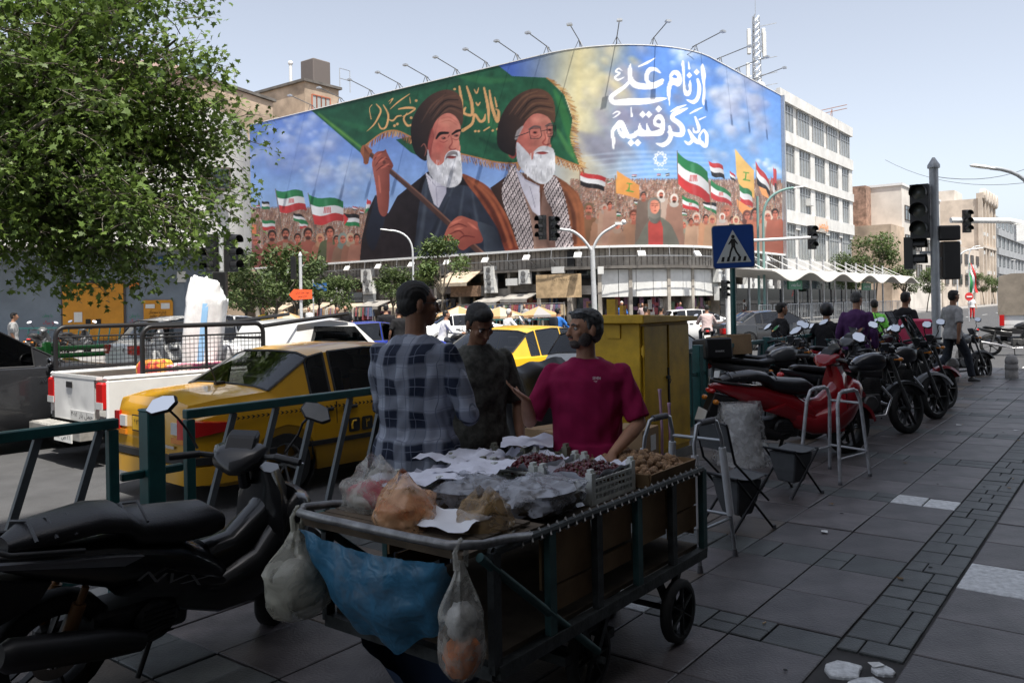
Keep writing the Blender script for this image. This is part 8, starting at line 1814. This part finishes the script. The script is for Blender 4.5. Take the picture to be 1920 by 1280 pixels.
pp.add(V_,[(j*2*n+i,j*2*n+i+1,(j+1)*2*n+i+1,(j+1)*2*n+i) for j in range(n-1) for i in range(2*n-1)]); o=pp.build('paper_sheet',mat('white_paper',(.78,.79,.82),.8),smooth=50); o.matrix_basis=Matrix.Translation(W(CS,CT,0))@SM; tag(o,'loose white paper sheet on the cart handle shelf','paper')
for i,(x,y,rz_,l) in enumerate(((.62,.60,.3,'crumpled lilac paper over the left crates'),(.28,.66,-.4,'folded lilac paper by the scrap bags'),(.80,.88,.1,'lilac paper piled at the back of the cart'),(1.3,.80,.6,'lilac paper sheet between the back crates'))):
    n=12; V_=[]
    for j in range(n):
        for k in range(n): u,v=-.5+k/(n-1),-.5+j/(n-1); V_.append((u*.36,v*.28,.04*abs(nz((u*2.2+i*4,v*2.2,i),1,2))+.02*abs(u)))
    b=MB(); b.add(V_,[(j*n+k,j*n+k+1,(j+1)*n+k+1,(j+1)*n+k) for j in range(n-1) for k in range(n-1)]); o=b.build('wrapping_paper',m_liner,smooth=45); o.location=cartW(x,y,.93); o.rotation_euler=(0,0,ANG+rz_); tag(o,l,'paper')
# ================================================================== things on the pavement
m_cab=mat('cabinet_yellow',(.56,.34,.014),.5,var=.22,vscale=3,col2=None,bump=.1,bscale=25); m_cabd=mat('cabinet_gap',(.012,.01,.006),.8)
# yellow electrical cabinet
s0,s1,t0,t1=7.42,8.52,4.06,4.66; cbn=thing('electrical_cabinet','tall yellow metal electrical cabinet by the railing','cabinet',W(s0,t0,0),ANG); L=s1-s0; D=t1-t0
b=MB(); b.box((L/2,D/2,.78),(L,D,1.40)); b.build('cabinet_body',m_cab,cbn,bevel=.008)
b=MB(); b.box((L/2,D/2,.05),(L+.04,D+.04,.10)); b.build('plinth',m_kerb,cbn)
b=MB(); b.prism([(-.09,1.48),(L+.07,1.48),(L+.07,1.53),(-.09,1.57)],-.09,D+.08,'y'); b.build('roof_lid',m_cab,cbn,bevel=.008)
b=MB(); b.box((-.02,D*.5,1.62),(.06,.10,.22)); b.build('lifting_lug',m_cab,cbn); b=MB(); b.box((L*.62,D-.02,1.60),(.07,.05,.12)); b.build('lifting_lug',m_cab,cbn)
b=MB(); b.box((L*.27,-.012,.80),(L*.46,.02,1.30)); b.build('door',m_cab,cbn,bevel=.005)
b=MB(); b.box((L*.755,-.014,.80),(L*.45,.02,1.30),(0,0,.012)); d2=b.build('door',m_cab,cbn,bevel=.005)
b=MB(); b.prism([(L*.50,1.0),(L*.525,1.0),(L*.545,.5),(L*.55,.17),(L*.505,.17),(L*.51,.6)],-.03,-.020,'y'); b.build('door_gap',m_cabd,cbn)
for z in (.35,1.2): b=MB(); b.tube([(.02,-.03,z-.06),(.02,-.03,z+.06)],.015,8); b.box((.03,-.02,z),(.05,.02,.08)); b.build('hinge',m_cab,cbn)
b=MB(); b.box((-.012,D*.5,1.40),(.012,.16,.14)); b.build('side_bracket',m_cab,cbn); b=MB(); b.box((L*.49,-.035,.90),(.05,.03,.03)); b.tube([(L*.47,-.045,.9),(L*.52,-.05,.87),(L*.49,-.05,.83)],.006,5); b.build('padlock_hasp',m_iron,cbn)
# pink plastic tubes leaning at the cabinet
for i,dx in enumerate((0,.045)):
    b=MB(); h=.86-.13*i; b.tube([(0,0,0),(.012,.0,h*.6),(0,0,h)],.013,8); b.lathe([(.013,h-.02),(.02,h+.02),(.016,h+.025)],8,caps=False); o=b.build('pink_tube',mat('pink_plastic',(.42,.26,.36),.4),smooth=50); o.location=W(7.0+dx,3.62-dx,.0); o.rotation_euler=(.02,.03*(i-.5),0); tag(o,('taller' if i==0 else 'shorter')+' pink plastic tube standing before the yellow cabinet','tube','pink tubes')
# black cloths draped over the railing
def drape(label,s0,s1,t,zt,zb,out,seed,name='black_cloth'):
    nu,nv=26,16; V_=[]
    for j in range(nv+1):
        v=j/nv
        for i in range(nu+1):
            u=i/nu; top=zt-.10*math.sin(u*3.1+seed)*(1 if v>.1 else .3); z=top+(zb-top)*v; k=.05*math.sin(u*17+seed+2*v)*(.3+v)+.05*nz((u*4+seed,v*3,0),1,3); V_.append((s0+(s1-s0)*u+.05*v*math.sin(u*6),t-(.02+out*v**.6+k*.9)*(1 if v>.02 else -.6),z+.012*math.sin(u*23)))
    b=MB(SM); b.add(V_,[(j*(nu+1)+i,j*(nu+1)+i+1,(j+1)*(nu+1)+i+1,(j+1)*(nu+1)+i) for j in range(nv) for i in range(nu)]); o=b.build(name,mat('black_tarpaulin',(.014,.015,.018),.38,var=.3,vscale=3),smooth=60); tag(o,label,'cloth','black cloths on the railing'); return o
drape('black tarpaulin draped over the railing beside the vendor',5.75,7.2,4.86,1.12,.12,.35,1.0); drape('black cloth hanging on the railing left of the plaid shirt man',4.55,5.15,4.86,1.08,.2,.12,4.0)
for l,p,d,rz_ in (('tall cardboard carton standing behind the vendor by the cabinet',(6.7,3.75,0),(.38,.34,.56),.1),('cardboard carton between the vendor and the black tarpaulin',(5.95,4.1,0),(.4,.36,.62),-.2)):
    b=MB(); b.box((0,0,d[2]/2),d); root=thing('cardboard_carton',l,'carton',W(*p[:2],0),ANG+rz_); b.build('carton_body',MATS['cardboard'],root,bevel=.004); b=MB(); b.box((.05,-d[1]/2-.002,d[2]*.75),(.12,.003,.14)); b.build('white_sticker',m_paper,root); b=MB(); b.box((0,0,d[2]+.002),(d[0],.05,.002)); b.build('tape',mat('brown_tape',(.28,.19,.09),.4),root)
# aluminium walking frames
m_alu=mat('aluminium_tube',(.36,.38,.40),.35,.75,var=.1); m_foam=mat('white_foam_sleeve',(.60,.62,.64),.7,var=.06); m_rub=mat('grey_rubber',(.10,.10,.11),.7)
def walker(label,corners,hz,foam,film=None):
    """corners: four feet (s,t); front pair first"""
    F_=[W(*c) for c in corners]; c0=sum(F_,Vector())/4; root=thing('walking_frame',label,'walking frame',(c0.x,c0.y,0),0,'walking frames'); L_=[f-Vector((c0.x,c0.y,0)) for f in F_]; tp=[Vector((l.x*.72,l.y*.72,hz)) for l in L_]
    m=film or m_alu
    for a,c in ((0,1),(2,3)):
        pts=[L_[a]]+[mixv(L_[a],tp[a],k) for k in (.3,.6,.88)]+[mixv(tp[a],tp[c],.12)+Vector((0,0,.0))]+[mixv(tp[a],tp[c],k)+Vector((0,0,.012)) for k in (.3,.5,.7)]+[mixv(tp[a],tp[c],.88)]+[mixv(L_[c],tp[c],k) for k in (.88,.6,.3)]+[L_[c]]
        b=MB(); b.tube(pts,.0135 if not film else .017,9); b.build('side_frame',m,root,smooth=60)
        b=MB(); b.tube([mixv(tp[a],tp[c],.25)+Vector((0,0,.012)),mixv(tp[a],tp[c],.75)+Vector((0,0,.012))],.021,10); b.build('hand_grip',m_rub if not film else m,root,smooth=60)
        b=MB(); b.tube([mixv(L_[a],tp[a],.28),mixv(L_[c],tp[c],.28)],.010,8); b.build('lower_rail',m,root,smooth=60)
    b=MB(); b.tube([mixv(L_[0],tp[0],.85),mixv(L_[3],tp[3],.85)],.012,8); b.build('front_rail',m,root,smooth=60); b=MB(); b.tube([mixv(L_[0],tp[0],.30),mixv(L_[3],tp[3],.30)],.011,8); b.build('front_rail',m,root,smooth=60)
    for l,t_ in zip(L_,tp):
        b=MB(); b.tube([l,mixv(l,t_,.05)],[.020,.015],9); b.build('rubber_foot',m_rub,root,smooth=60)
        if foam: b=MB(); b.tube([mixv(l,t_,.30),mixv(l,t_,.80)],.025,10); b.build('foam_sleeve',m_foam,root,smooth=60)
    return root
walker('aluminium walking frame with white foam sleeves beside the cart end',[(5.28,2.20),(4.82,2.24),(4.88,2.74),(5.34,2.70)],.90,True)
walker('walking frame wrapped in clear film in front of the red scooter wheel',[(8.35,2.12),(7.80,2.24),(7.95,2.66),(8.5,2.54)],.82,False,plastic('film_on_tube',(.42,.43,.45),.97,.25))
# folding stools
m_canvas=mat('grey_stool_canvas',(.085,.09,.095),.8,var=.12,vscale=10); m_leg=mat('black_stool_tube',(.012,.013,.016),.4,.4)
def stool(label,s,t,rz_,back):
    root=thing('folding_stool',label,'stool',W(s,t,0),ANG+rz_,'folding stools'); w,d,h=.17,.15,.40
    for y in (-w,w):
        b=MB(); b.tube([(-d-.06,y,0),(d,y,h)],.010,8); b.build('leg',m_leg,root,smooth=60); b=MB(); b.tube([(d+.06,y*.93,0),(-d,y*.93,h)],.010,8); b.build('leg',m_leg,root,smooth=60)
        for x in (-d-.06,d+.06): b=MB(); b.tube([(x,y*.97,0),(x*.97,y*.97,.03)],.015,8); b.build('foot_cap',m_rub,root)
    for x in (-d,d): b=MB(); b.tube([(x,-w,h),(x,w,h)],.011,8); b.build('seat_bar',m_leg,root,smooth=60)
    n=10; V_=[(-d+2*d*i/n,y,h+.008-.028*math.sin(PI*i/n)) for i in range(n+1) for y in (-w*.9,w*.9)]; b=MB(); b.add(V_+[(v[0],v[1],v[2]-.006) for v in V_],[(2*i,2*i+1,2*i+3,2*i+2) for i in range(n)]+[(2*(n+1)+2*i,2*(n+1)+2*i+2,2*(n+1)+2*i+3,2*(n+1)+2*i+1) for i in range(n)]); b.build('canvas_seat',m_canvas,root,smooth=60)
    # cloth pouch below the seat
    b=MB(); b.rings([[(x*k,y*k,z) for x,y in ((-d*.8,-w*.85),(d*.8,-w*.85),(d*.8,w*.85),(-d*.8,w*.85))] for z,k in ((h-.03,1),(h-.18,.82),(h-.29,.6))]); b.build('seat_pouch',m_canvas,root,bevel=.01)
    if back:
        for y in (-w,w): b=MB(); b.tube([(d+.0,y,.22),(-d-.02,y,.52),(-d-.09,y,.80)],.010,8); b.build('back_tube',m_leg,root,smooth=60)
        b=MB(); b.tube([(-d-.09,-w,.80),(-d-.10,0,.815),(-d-.09,w,.80)],.010,8); b.build('back_bar',m_leg,root,smooth=60)
        b=MB(); b.add([(-d-.085,-w,.79),(-d-.085,w,.79),(-d-.045,w,.60),(-d-.045,-w,.60),(-d-.075,-w,.79),(-d-.075,w,.79),(-d-.035,w,.60),(-d-.035,-w,.60)],[(0,1,2,3),(7,6,5,4),(0,1,5,4),(1,2,6,5),(2,3,7,6),(3,0,4,7)]); b.build('canvas_back',m_canvas,root)
    return root
stool('folding stool with a canvas backrest beside the walking frame',5.95,2.46,R(-25),True); stool('low folding stool without backrest behind the first stool',7.25,2.50,R(-20),False)
# plastic-wrapped white bin
g=G(1388,868); bn=thing('wrapped_bin','white upturned plastic bin wrapped in clear film behind the stools','bin',(g.x,g.y,0),.3)
b=MB(); b.lathe([(.24,0),(.235,.05),(.19,.52),(.195,.55),(.175,.60),(.165,.61),(0,.615)],24); b.build('bin_body',mat('white_plastic_bin',(.55,.55,.54),.45,var=.06),bn,smooth=40)
nu,nv=30,16; V_=[]
for j in range(nv+1):
    v=j/nv
    for i in range(nu): a=2*PI*i/nu; r=(.30-.09*v)*(1+.10*nz((math.cos(a)*3,math.sin(a)*3,v*5),1,3)+.03*math.sin(a*8+v*5)); V_.append((r*math.cos(a),r*math.sin(a),.64*v+.02*nz((a,v*4,0),1,3)))
b=MB(); b.add(V_,[(j*nu+i,j*nu+(i+1)%nu,(j+1)*nu+(i+1)%nu,(j+1)*nu+i) for j in range(nv) for i in range(nu)]+[tuple(nv*nu+i for i in range(nu))]); b.build('film_wrap',plastic('bin_film',(.62,.63,.64),.38,.2),bn,smooth=45)
# ================================================================== middle distance: bus station, stalls, rails
st_=thing('bus_station','bus station with a white wavy canopy on slim posts','bus station',W(61.5,17.7,0),ANG)
b=MB(); Ls=36.0; n=90; T_=[];Bt=[]
rs=[]
for i in range(n+1):
    x=-Ls/2+Ls*i/n; z=2.95+.26*math.sin(x*2*PI/6.6)*(1 if True else 0)+.004*(x+Ls/2); rs.append([(x,-1.9,z),(x,1.4,z+.35),(x,1.4,z+.43),(x,-1.9,z+.09)])
b.rings(rs); b.build('canopy',mat('canopy_cream',(.66,.63,.58),.7,var=.08),st_,smooth=50)
for i in range(13):
    x=-Ls/2+1+i*(Ls-2)/12
    b=MB(); b.tube([(x,.9,0),(x,.9,4.5)],.07,8); b.build('post',m_steel,st_); b=MB(); b.tube([(x,.9,4.4),(x,-1.6,3.1)],.02,5); b.tube([(x,.9,4.0),(x,-.6,3.15)],.018,5); b.build('stay_rod',m_wsteel,st_)
b=MB(); b.box((0,.3,.12),(Ls,3.0,.36)); b.build('platform',m_kerb,st_)
for i in range(16):
    x=-Ls/2+1+i*(Ls-2)/15; b=MB(); b.tube([(x-.9,-1.1,.3),(x-.9,-1.1,1.4),(x+.9,-1.1,1.4),(x+.9,-1.1,.3)],.03,6); 
    for k in range(5): b.tube([(x-.6+k*.3,-1.1,.3),(x-.6+k*.3,-1.1,1.4)],.015,4)
    b.build('barrier',m_steel,st_)
m_sgreen=mat('green_sign',(.015,.16,.075),.5)
for x in (-11.5,4.5): b=MB(); b.box((x,-.9,2.55),(2.4,.1,.55)); o=b.build('hanging_sign',m_sgreen,st_); text('ایستگاه ولیعصر',1.7,m_inkw,o,frame((x,-.96,2.55),(1,0,0),(0,0,1)),height=.24,name='sign_lettering')
b=MB(); b.box((0,1.5,1.4),(Ls-2,.05,2.0)); b.build('glass_back',m_glassd,st_)
# market umbrellas
m_umb=[mat('umbrella_cream',(.60,.50,.38),.85,transl=.3),mat('umbrella_orange_tan',(.58,.36,.18),.85,transl=.3),mat('umbrella_grey',(.36,.35,.34),.85,transl=.25)]
for px,py,Y,rad,k,l in ((860,574,40,1.3,1,'tan market umbrella left of the bent man'),(905,573,42,1.2,0,'cream umbrella above the bent man'),(937,575,41,1.4,1,'orange and cream umbrella right of the bent man'),(533,583,38,1.2,0,'cream umbrella right of the small white hatchback'),(1010,574,44,1.2,2,'grey umbrella by the clothes stall'),(800,580,43,1.1,2,'grey umbrella behind the plaid man')):
    q=P(px,py,Y); root=thing('market_umbrella',l,'umbrella',(q.x,q.y,0),rnd.random(),'market umbrellas'); h=q.z
    b=MB(); b.tube([(0,0,0),(0,0,h)],.025,6); b.build('pole',m_wsteel,root)
    for i in range(8):
        a0,a1=2*PI*i/8,2*PI*(i+1)/8; b=MB(); p0,p1=Vector((rad*math.cos(a0),rad*math.sin(a0),h-.45)),Vector((rad*math.cos(a1),rad*math.sin(a1),h-.45)); b.add([(0,0,h),p0,p1,p0-UP*.12,p1-UP*.12],[(0,1,2),(1,3,4,2)]); b.build('canopy_panel',m_umb[k if i%2 else (k+1)%2],root)
# clothes racks and stall goods on the far pavement
for i,(px,l) in enumerate(((960,'clothes rail with coats at the left of the banner shop'),(1010,'clothes rail with mixed shirts under the banner'),(905,'low goods stall left of the clothes rails'),(1045,'street display of boxed goods below the banner'),(700,'goods table under the left awnings'),(640,'small goods table beside the leaning tree'))):
    q=path(dline(px),1.6); root=thing('stall_rack',l,'stall',W(q[0],q[1],0),ANG+PI/2); b=MB(); b.tube([(-1.3,0,0),(-1.3,0,1.7),(1.3,0,1.7),(1.3,0,0)],.025,5); b.build('rail',m_steel,root)
    r=random.Random(i)
    for k in range(13):
        x=-1.2+k*.2; b=MB(); hh=r.uniform(.6,1.1); b.rings([[(x-.02,-.22,1.62),(x+.05,-.22,1.62),(x+.05,.22,1.62),(x-.02,.22,1.62)],[(x-.05,-.28,1.62-hh),(x+.07,-.28,1.62-hh),(x+.07,.28,1.62-hh),(x-.05,.28,1.62-hh)]]); b.build('garment',r.choice(m_good),root)
# far teal rails and the green double rail with yellow hoops
m_green=mat('bright_green_pipe',(.02,.30,.04),.4,coat=.3); m_hoop=mat('yellow_hoop',(.60,.36,.02),.45)
gr=thing('green_guard_rail','bright green double pipe guard rail before the ochre doors','guard rail',W(8.2,19.3,RD),ANG)
for z in (1.0,.84): b=MB(); b.tube([(-7,0,z),(7.5,0,z)],.055,9); b.build('rail',m_green,gr,smooth=60)
for x in (-6.6,-3.0,.2,3.6,7.0):
    for dx in (-.09,.09): b=MB(); b.box((x+dx,.0,.58),(.15,.16,1.16)); b.build('post',m_green,gr,bevel=.03)
for i in range(6):
    b=MB(); x=-5.2+i*1.5; b.tube([(x+.42*math.cos(a),.5,.30+.42*math.sin(a)) for a in [PI*k/12 for k in range(13)]],.045,8); o=b.build('yellow_hoop',m_hoop,smooth=60); o.matrix_basis=Matrix.Translation(W(8.2,19.3,RD))@SM; tag(o,'yellow tubular hoop '+['first','second','third','fourth','fifth','last'][i]+' from the left behind the green rail','hoop','yellow hoops')
for i,(px0,px1,Y,l) in enumerate(((870,965,38,'far teal railing left of the blue backpack rider'),(970,1050,37,'far teal railing behind the white shirt rider'),(30,230,36.5,'teal railing before the ochre doors'),(440,520,36,'teal railing right of the left traffic light'))):
    a=P(px0,600,Y); c=P(px1,600,Y-1); d=Vector((c.x-a.x,c.y-a.y,0)); root=thing('far_railing',l,'railing',(a.x,a.y,0),math.atan2(d.y,d.x),'far teal railings'); Lr=d.length; b=MB(); b.box((Lr/2,0,1.0),(Lr,.05,.06)); b.box((Lr/2,0,.2),(Lr,.05,.05)); b.build('rails',m_teal,root)
    for k in range(int(Lr/.5)+1): b=MB(); b.bar((k*.5,0,.2),(k*.5+.15,0,1.0),.04); b.build('bar',m_teal,root)
# ================================================================== people in the street
def ped(label,px,Y,rz_,pose,h,shirt,tr,z=0,**k):
    q=P(px,600,Y); return person(label,(q.x,q.y,z),R(rz_),pose,h,shirt,tr,group='people in the street',**k)
ped('man in black walking left of the dark top box',1463,15.3,-80,WALK,1.72,m_black_f,m_black_f,z=RD,hair=m_hairk,hairstyle='full',det=1)
def backp(root,T,d):
    b=lump((.30,.17,.42),2,.05,2,18,12,.5); b.v=[v+d['chest']+Vector((0,-.22,-.08)) for v in b.v]; b.build('backpack',m_navy,root,smooth=60)
ped('man in a grey polo with red collar walking by the signal pole',1786,16.4,-75,WALK,1.78,m_grey_f,m_denim,skin=m_skin2,hair=m_hairk,hairstyle='full',det=1)
ped('man in a purple shirt standing among the motorcycles',1606,13.6,-35,STAND,1.76,m_purple,m_black_f,hair=m_hairg,det=1,sleeve='long',face=(.35,.9,-.1),build_=1.1)
ped('man in dark clothes between the windshield bikes and the pole',1697,15.6,-60,STAND,1.76,m_black_f,m_black_f,skin=m_skin2,hairstyle='full')
ped('person in a green reflective vest behind the purple shirt man',1640,17.5,-20,STAND,1.62,m_hivis,m_navy)
ped('man at the far left edge in a grey T-shirt',24,24.5,-60,STAND,1.66,m_grey_f,m_denim,hairstyle='full')
ped('man in a yellow shirt by the small white hatchback',494,33,180,STAND,1.7,m_yel,m_denim)
ped('man with sunglasses in black, left of a pair on the far pavement',634,36,170,STAND,1.68,m_black_f,m_denim); ped('man with sunglasses in black, right of a pair on the far pavement',648,35,185,STAND,1.72,m_black_f,m_black_f,beard=m_hairk)
ped('heavy man in black seen from behind left of the plaid man',724,24,10,STAND,1.72,m_black_f,m_denim,build_=1.2); ped('man in black with a bare arm nearest the plaid man',748,22,30,STAND,1.62,m_black_f,m_denim)
ped('man in a blue shirt standing at the corner shop',1166,40,180,STAND,1.7,m_blue_f,m_denim,hair=m_hairw)
ped('shopper in white on the far pavement under the awnings',580,44,160,WALK,1.68,m_white_f,m_denim); ped('shopper in grey near the clothes rails',985,46,150,WALK,1.66,m_grey_f,m_black_f); ped('shopper in purple at the corner windows',1275,46,200,STAND,1.62,m_purple,m_black_f); ped('person in white with red by the far crossing barrier',1823,62,180,STAND,1.7,m_white_f,MATS['flag_red'])
ped('shopper in pink before the white sign panels',1205,47,170,WALK,1.6,m_pinkw,m_denim); ped('shopper in black below the mural street lamp',785,47,190,WALK,1.68,m_black_f,m_denim)
# riders on motorbikes in the traffic
def rider(label,px,Y,ang,shirt,bike_label,hstyle='short',hair=None,extra=None,shield=None,h=1.72):
    q=P(px,600,Y); rz_=R(ang); motorbike(bike_label,(q.x,q.y,RD),rz_,m_sck,lean=0,steer=0,group='motorbikes in the traffic',shield=shield)
    d=Vector((math.cos(rz_),math.sin(rz_),0)); person(label,(q.x-d.x*.28,q.y-d.y*.28,RD),rz_-PI/2,RIDE,h,shirt,m_denim,hair=hair or m_hairk,hairstyle=hstyle,group='motorbike riders',extra=extra,sleeve='long')
rider('white haired rider in a white shirt',962,26,35,m_white_f,'motorbike under the white haired rider',hair=m_hairw,shield=m_clear)
rider('rider in blue with a dark backpack',1052,27,50,m_blue_f,'motorbike under the rider with the backpack',extra=backp)
rider('rider in a pale shirt left of the bent man',846,24,20,m_white_f,'motorbike under the pale shirt rider')
rider('rider in a white shirt above the yellow cabinet',1214,27,60,m_white_f,'motorbike under the white shirt rider above the cabinet')
rider('rider in a dark check shirt above the yellow cabinet',1243,28,55,m_olive,'motorbike under the check shirt rider')
rider('rider in a pale pink shirt seen from behind at the crossing',1325,29,78,m_pinkw,'motorbike under the pale pink rider')
rider('rider with a black helmet behind the cardboard box',1553,15.2,60,m_black_f,'motorbike under the black helmet rider','helmet',m_black,h=1.76)
q=P(1905,650,25); motorbike('motorbike with silver exhaust at the right edge',(q.x,q.y,RD),R(-20),m_sck,fender=m_scr,group='motorbikes in the traffic')
q=P(1822,650,17.6); motorbike('motorbike behind the man in the grey polo',(q.x-.35,q.y,RD),R(12),m_scg,group='motorbikes in the traffic')
# delivery box on the bike row and fixed left-side scooters
q=P(1716,606,15.0); b=MB(); b.box((0,0,.2),(.42,.42,.44)); o=b.build('delivery_box',mat('delivery_red',(.55,.02,.09),.5),bevel=.03); o.location=(q.x,q.y,.88); o.rotation_euler.z=PA; tag(o,'red delivery box on a motorcycle near the signal pole','box')
for i,(px,Y,l) in enumerate(((285,30,'scooter parked by the left wall near the notice board'),(140,31,'scooter parked in front of the ochre doors'),(70,30,'scooter parked at the left before the grey wall'))):
    q=P(px,640,Y); scooter(l,(q.x,q.y,.0),R(60+20*i),m_scg,group='scooters by the left wall')
bpy.data.scenes.remove(TMP)
# ================================================================== small clutter
rr=random.Random(77); m_lit=[m_paper,mat('dry_leaf',(.16,.10,.04),.9),mat('cigarette_tan',(.45,.33,.2),.9),mat('dark_gum',(.02,.02,.02),.8)]
for i in range(46):
    s,t=rr.uniform(3.2,14),rr.uniform(.2,2.0)+(rr.random()<.3)*1.5; k=rr.choice((0,1,1,2,2,3,3,3)); b=MB()
    if k==0: b.add([(-.03,-.02,.002),(.03,-.022,.006),(.034,.02,.003),(-.028,.024,.009)],[(0,1,2,3)]); nm,cat='paper_scrap','litter'
    elif k==1: b.add([(x*.05,y*.05,.004+.012*abs(y)) for x,y in lv],lf); nm,cat='fallen_leaf','leaf'
    elif k==2: b.tube([(-.014,0,.005),(.014,0,.005)],.004,6); nm,cat='cigarette_end','litter'
    else: b.lathe([(.013*rr.uniform(.7,1.4),.0005),(.009,.0025),(0,.003)],9,caps=False); nm,cat='gum_spot','litter'
    o=b.build(nm,m_lit[k]); o.location=W(s,t,.004); o.rotation_euler.z=rr.uniform(0,6); tag(o,{'paper_scrap':'small white paper scrap lying on the paving','fallen_leaf':'dry brown leaf lying on the paving','cigarette_end':'cigarette end lying on the paving','gum_spot':'dark trodden gum spot on the paving'}[nm],cat,{'paper_scrap':'paper scraps','fallen_leaf':'fallen leaves','cigarette_end':'cigarette ends','gum_spot':'gum spots'}[nm]+' on the paving')
# overhead wires and wall units on the far buildings
for i,(a,c,sag,l) in enumerate(((P(1160,82,56),P(1306,92,57),1.0,'drooping cable between the floodlights above the white lettering'),(P(1660,300,90),P(2000,330,60),1.5,'thin overhead wire crossing the sky at the right'),(P(1745,330,20),P(2000,270,30),.5,'thin wire from the near signal pole to the right edge'),(P(300,455,37),P(417,470,25),.4,'thin wire from the rounded building to the left signal'))):
    b=MB(); b.tube([mixv(a,c,k/12)-UP*sag*4*(k/12)*(1-k/12) for k in range(13)],.018 if i<2 else .008,4); o=b.build('overhead_wire',m_black); tag(o,l,'wire')
for root,L_,zs in ((fb,PTs(1766)-s1,(6.9,10.6)),(fb2,PTs(1863)-s2,(6.2,9.9,13.5)),(fb3,s2-s3-1.1,(6.0,))):
    for z in zs:
        for k in range(3):
            b=MB(); b.box((-L_/2+L_*rr.uniform(.1,.9),-.05,z),(.9,.5,.65)); b.build('air_conditioner',m_white,root)
